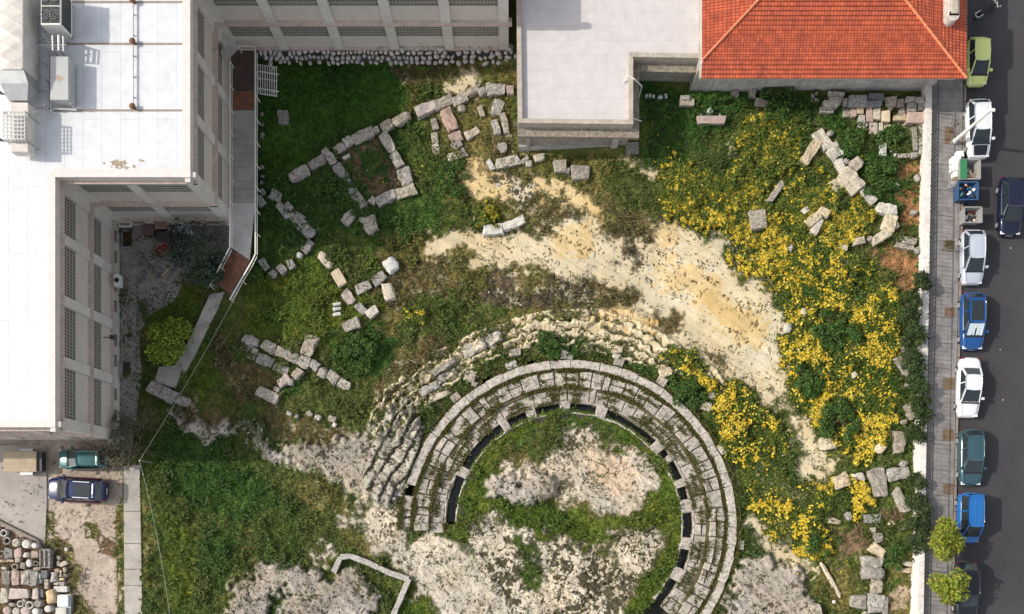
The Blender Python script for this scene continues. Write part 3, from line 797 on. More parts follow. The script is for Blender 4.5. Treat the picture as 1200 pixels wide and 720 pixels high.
sheet('court_path', [(246, 345), (263, 342), (255, 362), (226, 420), (205, 455), (181, 448), (186, 430), (205, 428), (222, 398)], .14, M['pathc'], .4)
sheet('yard_concrete', [(-60, 522), (54.5, 522), (54.5, 590), (52.5, 640), (45, 634), (0, 612), (-60, 590)], .10, M['concrete'], .4)
pt = MB()
for y0, y1, dz in ((545, 599, .16), (599.6, 637, .17), (637.6, 667, .16), (667.6, 686, .165), (686.5, 760, .17)):
    a = [P(144.5 + (y0 - 540) * .008, y0, dz), P(163.5 + (y0 - 540) * .018, y0, dz), P(163.5 + (y1 - 540) * .018, y1, dz), P(144.5 + (y1 - 540) * .008, y1, dz)]
    pt.prism([(p.x, p.y) for p in reversed(a)], -.3, dz)
tag(pt.build('path', M['pathc'], bevel=.02), kind='structure')

# ------------------------------------------------------------------ concrete building round the court
ZT, ZP, ZL, ZB = 10.07, 9.35, 5.1, 1.5
X0 = -30.6; X1 = -21.57; Y0 = 6.39; Y1 = 23.12; YT = 36.2; XE = -.25
bld = empty('concrete_building', (-32, 30, 0))
tag(bld, 'large pale concrete building with white flat roof and rows of grilled windows round a court', 'building')
OB = bld.location
core = MB()
RC = .35
core.prism([(-55, Y0 + RC), (X0 - RC, Y0 + RC), (X0 - RC, Y1 + RC), (X1 - RC, Y1 + RC), (X1 - RC, YT + RC), (XE - RC, YT + RC), (XE - RC, 60), (-55, 60)], -.5, 9.75)


NF = [0]


def facade(o, u, n, length, bays, lower=True, basement=True, endp=.62, back=.02):
    """bays: list of pilaster centre positions along the wall, ends included"""
    g = {'wall': MB(), 'ledge': MB(), 'coping': MB()}
    W = g['wall']; NF[0] += 1; e = NF[0] * .004
    W.obox(o, u, n, -RC + back, length + RC - back, -RC, -.02, -.4, ZB - .2 - e)           # basement wall
    W.obox(o, u, n, -RC + back, length + RC - back, -RC, .0, ZP - e, ZT - .12 - e)             # parapet band
    for zb, zt in ((ZB, ZL - .25), (ZL, ZP - .22)):
        for c in bays:
            W.obox(o, u, n, max(c - .36, -.0), min(c + .36, length), -RC, 0.03, zb, zt)
        zs = zb + (zt - zb) * .47; zw = zt - .03
        for a, b in zip(bays[:-1], bays[1:]):
            for za, zc in ((zb, zs), ):
                m1 = MB(); m1.obox(o, u, n, a + .37, b - .37, -RC, -.13, za, zc); m1.build('spandrel', M['render_b'], bld, OB)
            wn = MB(); wn.obox(o, u, n, a + .38, b - .38, -RC + .0, -.20, zs + .004, zw - .004)
            wo = wn.build('window', M['glassd'], bld, OB)
            gr = MB()
            k = int((b - a - .76) / .23)
            for q in range(k + 1):
                uu = a + .40 + q * (b - a - .80) / k
                gr.obox(o, u, n, uu - .026, uu + .026, -.15, -.11, zs + .02, zw - .02)
            for q in range(6):
                zz = zs + .04 + (zw - zs - .08) * q / 5
                gr.obox(o, u, n, a + .40, b - .40, -.11, -.07, zz - .028, zz + .028)
            gr.build('grille', M['grille'], wo, OB)
            if basement and zb == ZB:
                mid = (a + b) / 2
                for q in (-1.05, .55):
                    bw = MB(); bw.obox(o, u, n, mid + q, mid + q + .9, -.06, .0, .55, 1.05)
                    bo = bw.build('basement_window', M['glassd'], bld, OB)
                    gg = MB()
                    for z in range(5): gg.obox(o, u, n, mid + q + z * .22, mid + q + .02 + z * .22, 0, .03, .55, 1.05)
                    gg.build('grille', M['grille'], bo, OB)
    for z in (ZB, ZL, ZP):
        g['ledge'].obox(o, u, n, -.24 + back, length + .24 - back, -RC, .07 if z == ZB else .22, z - .22 + e, z - .003 - e)
    g['coping'].obox(o, u, n, -.05, length + .05, -.48, .04, ZT - .12 - e, ZT - e)
    for k, b in g.items():
        b.build(k, {'wall': M['render'], 'ledge': M['ledge'], 'coping': M['coping']}[k], bld, OB)


core.build('wall', M['render'], bld, OB)
rf = MB(); rf.prism([(-55, Y0 + .1), (X0 - .1, Y0 + .1), (X0 - .1, Y1 + .1), (X1 - .1, Y1 + .1), (X1 - .1, YT + .4), (XE - .4, YT + .4), (XE - .4, 60), (-55, 60)], 9.755, 9.93)
roof_o = rf.build('roof', M['roofw'], bld, OB)
facade((X0, Y0, 0), (0, 1), (1, 0), Y1 - Y0, [.36, 4.55, 8.75, 12.95, Y1 - Y0 - .36])
facade((X0, Y1, 0), (1, 0), (0, -1), X1 - X0, [.36, 4.5, X1 - X0 - .36], back=.0)
facade((X1, Y1, 0), (0, 1), (1, 0), YT - Y1, [.36, 4.5, 8.8, YT - Y1 - .36], basement=False)
facade((X1, YT, 0), (1, 0), (0, -1), XE - X1, [.36, 4.17, 8.37, 12.6, 16.8, XE - X1 - .36], basement=False, back=.0)
facade((-55, Y0, 0), (1, 0), (0, -1), X0 + 55, [.4, 4.6, 8.8, 13., 17.2, 21.2, X0 + 55 - .36], basement=False, back=.01)
# brown run-off stains and sealed joints on the roof
seam = mat('seam_tar', (.27, .22, .18), .8, .2, 3)
for y in (51.5, 129.5, 2.5):
    a = P(64, y, 9.95); b = P(214, y + 1, 9.95); ln = MB(); ln.obox((a.x, a.y), (1, 0), (0, 1), 0, b.x - a.x, -.07, .07, 9.931, 9.945); ln.build('roof_seam', seam, bld, OB)

# outlets, drain pipes
dp = MB()
for x, y in ((78, 268), (60, 343)):
    p = P(x, y, 3.0)
cx = MB()
# rooftop gear: each thing its own
def gear(name, label, cat, px, py, z, group=None):
    p = P(px, py, z); return tag(empty(name, p), label, cat, group)


RZ = 9.935
# lines across the roof: pipe with three rusty vents
pp = MB(); a = P(157.3, 6, RZ); b = P(157.3, 127, RZ)
pp.tube([(a.x, a.y, RZ + .2), (b.x, b.y, RZ + .2)], .05, 8)
for k in range(5):
    yy = a.y + (b.y - a.y) * (k + .5) / 5; pp.box(a.x - .04, yy - .04, RZ, a.x + .04, yy + .04, RZ + .18)
tag(pp.build('roof_pipe', M['metalg']), 'thin metal pipe running between the rusty vents on the white roof', 'pipe')
for y, lab in ((3, 'rusty roof vent at the far end of the thin pipe by the picture edge'), (51, 'round rusty roof vent halfway along the thin pipe'), (127, 'small rusty roof vent at the court end of the thin pipe')):
    r = gear('roof_vent', lab, 'vent', 157.3, y, RZ, 'rusty vents on the white roof')
    v = MB(); v.disc((0, 0), .12, 0, .3, 14); v.build('pipe', M['rust'], r)
    v = MB(); v.disc((0, 0), .21, .3, .34, 18); v.disc((0, 0), .21, .341, .46, 18, .06); v.build('cap', M['rust'], r)
# big duct with a fan coil at its end
du = tag(empty('air_duct', P(15, 60, RZ)), 'long silver insulated air duct stepping down along the white roof', 'air duct')
OD = du.location
def rbox(b, x0, y0, x1, y1, z0, z1):
    p0 = P(x0, y1, z1); p1 = P(x1, y0, z1); b.box(p0.x, p0.y, z0, p1.x, p1.y, z1)
b = MB(); rbox(b, -20, -40, 27, 80, RZ + .45, RZ + 2.3); b.build('duct_box', M['duct'], du, OD, bevel=.06)
b = MB()
for k in range(7):
    y0 = -36 + k * 17
    for x0 in (0, ):
        p0 = P(x0, y0 + 15.5, RZ + 2.3); p1 = P(25.5, y0, RZ + 2.3)
        mx, my = (p0.x + p1.x) / 2, (p0.y + p1.y) / 2
        b.add([(p0.x, p0.y, RZ + 2.301), (p1.x, p0.y, RZ + 2.301), (p1.x, p1.y, RZ + 2.301), (p0.x, p1.y, RZ + 2.301), (mx, my, RZ + 2.42)], [(0, 1, 4), (1, 2, 4), (2, 3, 4), (3, 0, 4)])
b.build('duct_panel', M['duct'], du, OD)
b = MB()
zz = [(80, RZ + 2.25, -2, 27), (98, RZ + 1.9, 0, 33), (118, RZ + 1.3, 10, 32)]
for (ya, za, xa0, xa1), (yb, zb, xb0, xb1) in zip(zz[:-1], zz[1:]):
    q = [P(xa0, ya, za), P(xa1, ya, za), P(xb1, yb, zb), P(xb0, yb, zb)]
    b.add(q + [Vector((p.x, p.y, RZ + .5)) for p in q], [(3, 2, 1, 0), (4, 5, 6, 7), (0, 1, 5, 4), (1, 2, 6, 5), (2, 3, 7, 6), (3, 0, 4, 7)])
b.build('duct_elbow', M['metalg'], du, OD)
b = MB(); rbox(b, 12, 120, 33, 178, RZ + .45, RZ + 1.25); b.build('duct_outlet', M['duct'], du, OD, bevel=.04)
b = MB()
for x in (2, 24):
    for y in (-10, 30, 70, 110, 165):
        p = P(x, y, RZ); b.box(p.x - .06, p.y - .06, RZ, p.x + .06, p.y + .06, RZ + .5)
b.build('support', M['metald'], du, OD)
cg = tag(empty('metal_cage', P(17, 146, RZ)), 'grey grid cage sitting round the lower duct outlet', 'metal cage')
b = MB(); z = RZ + 1.7
for k in range(7):
    x = 4 + k * 4.2; b.bar(P(x, 131, z), P(x, 163, z), .06)
    p, q = P(x, 163, z), P(x, 163, z); b.bar(p, (p.x, p.y, RZ), .05)
for k in range(8):
    y = 131 + k * 4.6; b.bar(P(4, y, z + .03), P(29.5, y, z + .03), .06)
for x, y in ((4, 131), (29.2, 131), (4, 163), (29.2, 163)):
    p = P(x, y, z); b.bar(p, (p.x, p.y, RZ), .07)
b.build('cage_grid', M['metalg'], cg, cg.location)
# cable tray along the duct
ct = MB(); a = P(39, -40, RZ); c = P(38, 110, RZ); ct.box(a.x - .22, c.y, RZ + .3, a.x + .22, a.y, RZ + .42)
for k in range(12):
    yy = c.y + (a.y - c.y) * k / 12; ct.box(a.x - .2, yy, RZ, a.x - .14, yy + .06, RZ + .3)
tag(ct.build('cable_tray', M['metalg']), 'blue grey cable tray running beside the silver air duct', 'cable tray')
# condenser with four fans
cd = gear('condenser_unit', 'pale condenser unit with four round black fans on top', 'air conditioner', 76, 26, RZ)
p0, p1 = P(63, 46, RZ + 1.9), P(86, 2, RZ + 1.9); W_, L_ = p1.x - p0.x, p1.y - p0.y
b = MB(); b.box(-W_ / 2, -L_ / 2, .25, W_ / 2, L_ / 2, 1.86); b.build('casing', M['metalw'], cd, bevel=.03)
b = MB(); b.box(-W_ / 2 - .01, -L_ / 2 + .12, .45, W_ / 2 + .01, L_ / 2 - .12, 1.7); b.build('coil', M['metald'], cd)
b = MB()
for x in (-1, 1):
    for y in (-1, 1): b.box(x * W_ * .4 - .05, y * L_ * .42 - .05, 0, x * W_ * .4 + .05, y * L_ * .42 + .05, .26)
b.build('foot', M['metald'], cd)
for i in (-1, 1):
    for j in (-1.0, 1.0):
        fo = empty('fan', (i * W_ * .235, j * L_ * .235, 1.87)); fo.parent = cd
        f = MB(); f.box(-W_ * .22, -L_ * .22, 0, W_ * .22, L_ * .22, .012); f.build('fan_well', M['blackf'], fo)
        f = MB(); f.disc((0, 0), .1, .013, .06, 10)
        for k in range(5):
            a = k * 2 * math.pi / 5
            f.add([(.09 * math.cos(a), .09 * math.sin(a), .03), (.3 * math.cos(a - .35), .3 * math.sin(a - .35), .03), (.3 * math.cos(a + .3), .3 * math.sin(a + .3), .05)], [(0, 1, 2)])
        f.build('fan_blade', M['metald'], fo)
        f = MB()
        for rr in (.16, .3):
            f.tube([(rr * math.cos(t * math.pi / 8), rr * math.sin(t * math.pi / 8), .075) for t in range(17)], .012, 4, False)
        f.build('fan_guard', M['metalg'], fo)
# flat plant box
pb = gear('plant_box', 'low grey sheet metal box with a rusty diamond stain beside the condenser', 'equipment box', 79, 101, RZ)
p0, p1 = P(68, 127, RZ + 1.1), P(89.5, 76, RZ + 1.1); W_, L_ = p1.x - p0.x, p1.y - p0.y
b = MB(); b.box(-W_ / 2, -L_ / 2, .15, W_ / 2, L_ / 2, 1.08); b.build('casing', mat('grey_sheet', (.40, .40, .39), .5, .08, 2, metal=.2), pb, bevel=.03)
b = MB(); b.add([(-.35, 0, 1.086), (0, -.22, 1.086), (.35, 0, 1.086), (0, .22, 1.086)], [(0, 1, 2, 3)]); b.build('rust_stain', mat('rust_stain', (.42, .31, .24), .8, .2, 5), pb)
b = MB(); b.box(-W_ / 2 + .1, -L_ / 2 + .1, 0, W_ / 2 - .1, L_ / 2 - .1, .15); b.build('base', M['metald'], pb)
b = MB()
for k, (x, y, r) in enumerate(((-.3, 1.0, .07), (.1, 1.0, .09), (.4, .95, .06))):
    b.tube([(x, y + L_ * .25, .6), (x, y + L_ * .25, 1.3), (x, y + L_ * .25 + .9, 1.35), (x + .15, y + L_ * .25 + 1.1, .3)], r, 8)
b.build('pipe', M['metalg'], pb)
cp = MB()
for x0, y0, x1, y1, h in ((44, 54, 78, 53, .9), (44, 57, 76, 56, .8), (57, 60, 57, 128, .25), (60, 60, 60, 134, .25), (42, 107, 62, 107, .3), (42, 127, 90, 129, .2), (44, 45, 60, 47, .7), (50, 40, 58, 51, .9), (44, 20, 62, 22, .4)):
    cp.bar(P(x0, y0, RZ + h), P(x1, y1, RZ + h), .09)
for x, y in ((44, 54), (60, 54), (76, 54), (57, 80), (60, 100), (60, 130), (44, 107), (90, 129)):
    p = P(x, y, RZ); cp.bar(p, (p.x, p.y, RZ + .9), .06)
tag(cp.build('conduit_rack', M['metalg']), 'rack of thin grey conduits between the duct and the condenser', 'pipes')
st = MB(); pst = P(140, 193, RZ); g_t = random.Random(4)
for k in range(60):
    a_ = g_t.uniform(0, 6.28); r_ = abs(g_t.gauss(0, .38)); q_ = g_t.uniform(.03, .12)
    st.add([(pst.x + math.cos(a_) * r_ * 1.4 + q_ * g_t.uniform(.6, 1.2) * math.cos(t * 1.0472), pst.y + math.sin(a_) * r_ * .6 + q_ * g_t.uniform(.5, 1.1) * math.sin(t * 1.0472), RZ + .004 + k * .0004) for t in range(6)], [tuple(range(6))])
tag(st.build('dead_weed_patch', mat('weed_stain', (.36, .29, .20), .9, .3, 8)), 'flat brown stain of dead weeds on the white roof edge', 'stain')
# lamps and boxes on the court wall
wl = tag(empty('wall_lamp', P(125, 395.5, 4.2)), 'black floodlight on a bracket on the court facade', 'floodlight')
b = MB(); b.bar((-.25, 0, 0), (.45, 0, -.1), .06); b.build('bracket', M['metald'], wl)
b = MB(); b.box(.25, -.15, -.12, .55, .15, .15); b.build('lamp_head', M['metald'], wl, bevel=.03)
ac = tag(empty('split_unit', P(141, 331, 1.2)), 'white split air conditioner box on the court wall', 'air conditioner')
b = MB(); b.box(-.25, -.45, 0, .2, .45, .65); b.build('casing', M['metalw'], ac, bevel=.03)
b = MB(); b.disc((0, 0), .2, .651, .66, 16); b.build('fan', M['blackf'], ac)
cvr = MB(); p = P(148, 432, .11); cvr.box(p.x - .32, p.y - .5, .10, p.x + .32, p.y + .5, .13); tag(cvr.build('drain_grate', M['metald']), 'dark square drain grate in the court strip', 'drain grate')
fl = MB(); p = P(139, 432, .3); fl.box(p.x - .25, p.y - .5, .0, p.x + .28, p.y + .5, .35); tag(fl.build('door_step', M['concrete_d']), 'grey concrete door step against the court wall beside the drain grate', 'step')

# ------------------------------------------------------------------ awning, gangway, railing panels
aw = tag(empty('door_awning', P(262, 66, 3.4)), 'small grey corrugated awning over the corner doorway', 'awning')
q = [P(258, 62, 3.9), P(268, 53, 3.9), P(279, 59, 3.3), P(264, 73, 3.3)]
b = MB(); n = 14
for k in range(n):
    t0, t1 = k / n, (k + 1) / n; zz = .05 if k % 2 else 0
    a0 = q[0].lerp(q[1], t0); a1 = q[0].lerp(q[1], t1); b0 = q[3].lerp(q[2], t0); b1 = q[3].lerp(q[2], t1)
    u = Vector((0, 0, zz)); th = Vector((0, 0, .04))
    b.add([a0 + u, a1 + u, b1 + u, b0 + u, a0 + u + th, a1 + u + th, b1 + u + th, b0 + u + th], [(0, 1, 2, 3), (7, 6, 5, 4), (0, 4, 5, 1), (1, 5, 6, 2), (2, 6, 7, 3), (3, 7, 4, 0)])
b.build('corrugated_sheet', mat('awning_sheet', (.26, .25, .22), .6, .15, 5), aw, aw.location)
b = MB(); b.bar(q[0], q[0] + Vector((-.2, .3, -.8)), .06); b.bar(q[1], q[1] + Vector((-.2, .3, -.8)), .06); b.build('bracket', M['metald'], aw, aw.location)

ZD = 1.45
gw = tag(empty('gangway', P(284, 180, 0)), 'long raised gangway of grey boards with white handrails along the facade', 'gangway')
OG = gw.location
def deck(nm, poly, z0, z1, m, n, ax):
    """boards between two edges (a->b) and (c->d)"""
    b = MB(); a, bb, c, d = poly
    for k in range(n):
        t0, t1 = k / n, (k + 1) / n - .0025
        z = lambda t: z0 + (z1 - z0) * t
        q = [a.lerp(c, t0), bb.lerp(d, t0), bb.lerp(d, t1), a.lerp(c, t1)]
        zt = [z(t0), z(t0), z(t1), z(t1)]
        top = [Vector((p.x, p.y, zz)) for p, zz in zip(q, zt)]; bot = [p - Vector((0, 0, .08)) for p in top]
        b.add(top + bot, [(3, 2, 1, 0), (4, 5, 6, 7), (0, 1, 5, 4), (1, 2, 6, 5), (2, 3, 7, 6), (3, 0, 4, 7)])
    return b.build(nm, m, gw, OG)
xL, xR = 270, 298.5
def dk(y, x): return P(x, y, ZD)
deck('deck', [dk(60, xL), dk(60, xR), dk(107, xL), dk(107, xR)], ZD, ZD, M['wood_d'], 9, 0)
deck('step', [dk(107.5, xL + 2), dk(107.5, xR - 1), dk(129, xL + 2), dk(129, xR - 1)], ZD + .06, ZD + .0, M['wood_r'], 6, 0)
deck('deck', [dk(129.5, xL), dk(129.5, xR), dk(238, xL), dk(238, xR)], ZD, ZD, M['wood_g'], 13, 0)
deck('deck', [dk(238, xL), dk(238, xR), dk(290, xL), dk(305, xR - 6)], ZD, ZD, mat('pale_deck', (.46, .43, .41), .7, .12, 1), 5, 0)
pa, pb_ = P(272, 291, ZD), P(293, 305, ZD); pc, pd = P(250.5, 331, .25), P(270.5, 345.5, .25)
deck('ramp', [pa, pb_, pc, pd], ZD, .28, M['wood_r'], 18, 0)
b = MB()
for side in ([P(xL, 60, 0), P(xL, 290, 0), P(246, 335, 0)], [P(xR + .5, 57, 0), P(xR + .5, 298, 0), P(296, 305, 0), P(269, 351, 0)]):
    pass
def rail(pts, zs):
    b = MB(); hh = 1.0
    b2 = [Vector((p.x, p.y, z + hh)) for p, z in zip(pts, zs)]
    for p, q in zip(b2[:-1], b2[1:]):
        b.bar(p, q, .09); b.bar(p - Vector((0, 0, .5)), q - Vector((0, 0, .5)), .05)
        L = (q - p).length; n = max(1, int(L / 1.6))
        for k in range(n + 1):
            t = p.lerp(q, k / n); b.bar(t, t - Vector((0, 0, 1.3)), .06)
    return b.build('handrail', M['metalw'], gw, OG)
zr = ZD + 1
rail([P(xL - .5, 72, zr), P(xL - .5, 290, zr), P(246, 335, 1.2)], [ZD, ZD, .2])
rail([P(279, 54.5, zr), P(297.5, 54.5, zr), P(299.2, 57, zr), P(299.2, 298, zr), P(296, 305, zr), P(269.5, 351, 1.2)], [ZD, ZD, ZD, ZD, ZD, .2])
for y in range(75, 300, 32):
    for x in (xL + 2, xR - 1): b = MB(); p = P(x, y, ZD); b.box(p.x - .07, p.y - .07, -.2, p.x + .07, p.y + .07, ZD - .08); b.build('post', M['metald'], gw, OG)

rp = tag(empty('railing_panel', P(313, 95, .1)), 'stack of white metal railing panels lying on the lawn beside the gangway', 'railing panels')
b = MB()
for k in range(9):
    x = 302.5 + k * 2.7; off = .06 * (k % 2)
    b.bar(P(x, 76 + k * .4, .55 + off), P(x, 110 + k * .5, .5 + off), .06)
for y in (84, 104): b.bar(P(301.5, y - .5, .66), P(327, y + 3.5, .66), .07)
for y in (76, 92, 110): b.bar(P(303, y, .5), P(325, y + 3, .5), .05)
b.build('bar', M['metalw'], rp, rp.location)
b = MB()
for x, y in ((304, 80), (322, 83), (304, 107), (322, 110)): p = P(x, y, 0); b.box(p.x - .06, p.y - .06, 0, p.x + .06, p.y + .06, .55)
b.build('leg', M['metalw'], rp, rp.location)

# ------------------------------------------------------------------ wall of round stones under the long facade
rw = tag(empty('rubble_wall', P(450, 68, 0)), 'battered dark wall of round grey stones under the long grilled facade', 'stone wall')
b = MB(); a0, a1 = P(300.5, 57, ZB), P(603, 57, ZB); c0, c1 = P(300.5, 75, -.2), P(603, 75, .3)
b.add([Vector((a0.x, YT - .0, ZB - .25)), Vector((a1.x, YT - .0, ZB - .25)), Vector((a1.x, c1.y + .1, -.2)), Vector((a0.x, c0.y + .1, -.2)), Vector((a0.x, YT + .3, -.3)), Vector((a1.x, YT + .3, -.3))], [(3, 2, 1, 0), (0, 1, 5, 4), (2, 3, 4, 5), (0, 4, 3), (1, 2, 5)])
b.build('core', M['mortar'], rw, rw.location)
b = MB(); rr = random.Random(3)
def blob(b, c, rx, ry, rz, rot, seed, n=8, m=5):
    g = random.Random(seed); vs = []; fs = []
    for i in range(m + 1):
        ph = -math.pi / 2 + math.pi * i / m
        for k in range(n):
            t = 2 * math.pi * k / n; j = 1 + .16 * (g.random() - .5)
            x = rx * math.cos(ph) * math.cos(t) * j; y = ry * math.cos(ph) * math.sin(t) * j; z = rz * math.sin(ph)
            vs.append((c[0] + x * math.cos(rot) - y * math.sin(rot), c[1] + x * math.sin(rot) + y * math.cos(rot), c[2] + z))
    for i in range(m):
        for k in range(n):
            fs.append((i * n + k, i * n + (k + 1) % n, (i + 1) * n + (k + 1) % n, (i + 1) * n + k))
    b.add(vs, fs)
for row in range(3):
    x = 303.0
    while x < 602:
        fx = (x - 300) / 300
        wpx = rr.uniform(3.6, 7.0) + (5 * rr.random() if fx > .62 else 0); t = (row + .5) / 3
        y = 58.5 + t * 17.5 + rr.uniform(-1.7, 1.7); z = ZB - .02 - t * (1.1 - .35 * fx)
        p = P(x + wpx / 2, y, z)
        if rr.random() > .12: blob(b, p, wpx / 30 * .88, rr.uniform(.13, .24) + (.10 if x < 330 else 0), .15, rr.uniform(-.6, .6), rr.random())
        x += wpx * rr.uniform(.98, 1.12)
for k in range(16):
    x = rr.uniform(420, 600); p = P(x, 57 + rr.uniform(-2, 1), ZB); blob(b, p, rr.uniform(.12, .3), .16, .16, 0, rr.random())
b.build('stone', M['rubble'], rw, rw.location, smooth=True)
# ------------------------------------------------------------------ flat roofed annex
AZ_ = 5.5
ax = tag(empty('flat_roofed_annex', (4.5, 36, 1)), 'low stone annex with pale flat roof and mossy cornice beside the tiled house', 'building')
OA = ax.location
def AP(x, y, z=AZ_): return P(x, y, z)
WX0, WX1, WY0, WY1, WX2 = .45, 8.66, 28.62, 33.35, 13.4
out = [(WX0 - .25, 48), (WX0, WY0), (WX1, WY0 - .35 * 0 - .1), (WX1, WY1), (WX2, WY1 - .1), (WX2, 48)]
b = MB(); b.prism(out, 0, AZ_ - .05); b.build('wall', M['annexwall'], ax, OA)
b = MB(); b.prism([(WX0 - .1, 48), (WX0 + .2, WY0 + .28), (WX1 - .3, WY0 + .2), (WX1 - .3, WY1 + .25), (WX2 + .05, WY1 + .2), (WX2 + .05, 48)], AZ_ - .04, AZ_ + .0); b.build('roof', M['annexroof'], ax, OA)
def strip(b, pts, w_in, w_out, z0, z1):
    """band following an open outline; right-hand side is outside"""
    n = len(pts); ins = []; ous = []
    for i in range(n):
        p = Vector(pts[i]).to_2d(); d0 = (Vector(pts[i]) - Vector(pts[i - 1])).to_2d().normalized() if i else None; d1 = (Vector(pts[i + 1]) - Vector(pts[i])).to_2d().normalized() if i < n - 1 else None
        if d0 is None: d0 = d1
        if d1 is None: d1 = d0
        n0 = Vector((d0.y, -d0.x)); n1 = Vector((d1.y, -d1.x)); m = (n0 + n1); m = m / max(m.dot(n0), .2) if m.length > 1e-6 else n0
        ins.append(p - m * w_in); ous.append(p + m * w_out)
    for i in range(n - 1):
        q = [ins[i], ins[i + 1], ous[i + 1], ous[i]]
        vs = [(p.x, p.y, z0) for p in q] + [(p.x, p.y, z1) for p in q]
        b.add(vs, [(0, 1, 2, 3), (7, 6, 5, 4), (0, 4, 5, 1), (1, 5, 6, 2), (2, 6, 7, 3), (3, 7, 4, 0)])
path = [(WX0 - .25, 48), (WX0, WY0), (WX1, WY0 - .1), (WX1, WY1), (WX2 + .3, WY1 - .1)]
path = [(x, y, 0) for x, y in path][::1]
def flip(pts): return pts
b = MB(); strip(b, path[::-1], -.02, .33, AZ_ - .3, AZ_ + .32)
b2 = MB(); strip(b2, path, .30, .02, AZ_ - .3, AZ_ + .32); b2.build('parapet', mat('parapet_stone', (.40, .35, .29), .85, .18, 2, .2, 20, stain=.4), ax, OA)
b2 = MB(); strip(b2, path[1:], 0.0, .58, AZ_ - .95, AZ_ - .62); strip(b2, path[1:], 0.0, .35, AZ_ - 1.3, AZ_ - .953); b2.build('cornice', M['mossy'], ax, OA)
b2 = MB(); b2.obox((WX0, WY0), (1, 0), (0, -1), .05, WX1 - WX0 + .05, .0, .16, 0, 2.1); b2.obox((WX0, WY0), (1, 0), (0, -1), .6, .9, .0, .22, 0, 4.1); b2.obox((WX0, WY0), (1, 0), (0, -1), WX1 - WX0 - 1.2, WX1 - WX0 - .7, .0, .3, 0, 4.1)
b2.build('plinth', M['stonewall'], ax, OA)
b2 = MB(); b2.tube([(WX1 + .1, WY0 + 3.1, AZ_ + .35), (WX1 - .4, WY0 + 3.4, AZ_ + .45), (WX1 - .6, WY0 + 3.0, AZ_ + .05)], .05); b2.tube([(WX1 + .1, WY0 + 3.1, AZ_ + .35), (WX1 + .75, WY0 + 3.0, AZ_ - .5), (WX1 + .8, WY0 + 3.0, 2)], .05); b2.tube([(WX1 - .3, WY0 + .55, AZ_ + .05), (WX1 + .75, WY0 + .45, AZ_ - .5)], .03)
b2.build('pipe', M['metalw'], ax, OA)
stp = tag(empty('stone_step', P(738, 185, 1.9)), 'grey stone slab step at the corner of the flat roofed annex', 'step')
b = MB(); p0, p1 = P(728.5, 191.5, 2.0), P(746.5, 178, 2.0); b.box(p0.x, p0.y, 1.0, p1.x, p1.y, 1.95); b.build('slab', M['lime_g'], stp, stp.location, bevel=.04)
b = MB(); b.box(p0.x + .3, p1.y - .3, 1.95, p1.x + .1, p1.y + .6, 2.35); b.build('upper_slab', M['lime_g'], stp, stp.location, bevel=.04)
hb = tag(empty('holding_tank', P(757, 134, 2.2)), 'dark oval covered tank lid beside the annex wall', 'tank lid')
b = MB(); p = P(757, 134, 2.2); b.add([(p.x + .75 * math.cos(t * .3925), p.y + .45 * math.sin(t * .3925), 2.25) for t in range(16)] + [(p.x + .8 * math.cos(t * .3925), p.y + .5 * math.sin(t * .3925), 1.6) for t in range(16)], [tuple(range(16))] + [(k, k + 16, (k + 1) % 16 + 16, (k + 1) % 16) for k in range(16)]); b.build('lid', M['basalt'], hb, hb.location)

# ------------------------------------------------------------------ tiled house
EX, EY, EZ, KS = 32.2, 31.42, 6.5, .25
XW = 12.27
hs = tag(empty('tiled_house', (24, 36, 2)), 'stone house under a big red hipped tile roof at the street corner', 'house')
OHs = hs.location
b = MB(); b.box(WX2 + .01, 32.55, 1, 31.5, 50, EZ - .15); b.build('wall', M['stonewall'], hs, OHs)
b = MB(); b.box(WX2 + .02, 31.75, EZ - .85, 31.75, 32.55, EZ - .35); b.box(31.5, 31.85, EZ - .75, 31.9, 50, EZ - .35); b.build('cornice', mat('cornice_stone', (.44, .36, .28), .85, .18, 1.5, .2, 20, stain=.3), hs, OHs)
b = MB(); b.box(WX2 + .02, EY + .06, EZ - .16, EX - .08, 50, EZ - .08); b.build('soffit', M['plaster_w'], hs, OHs)
AP_T = (EX - XW) / 2; AX = XW + AP_T; AY = EY + AP_T

def slope(name, fn_edge, rows, uvdir):
    pass

def tiles(name, quad_rows):
    """rows: list of (pL_low, pR_low, pL_high, pR_high, v0, v1); each row is a slightly lifted strip"""
    vs = []; fs = []; uv = []
    for (a, b_, c, d, v0, v1, ua, ub, uc, ud) in quad_rows:
        n = len(vs)
        lift = Vector((0, 0, .055))
        vs += [a + lift, b_ + lift, d, c, a, b_]
        fs += [(n, n + 1, n + 2, n + 3), (n + 4, n + 5, n + 1, n)]
        uv += [(ua, v0), (ub, v0), (ud, v1), (uc, v1), (ua, v0 - .02), (ub, v0 - .02), (ub, v0), (ua, v0)]
    me = D.meshes.new(name); me.from_pydata([tuple(v - OHs) for v in vs], [], fs)
    l = me.uv_layers.new(name='UVMap')
    for i, t in enumerate(uv): l.data[i].uv = t
    me.materials.append(M['tile'])
    o = D.objects.new(name, me); COL.objects.link(o); o.parent = hs
    return o

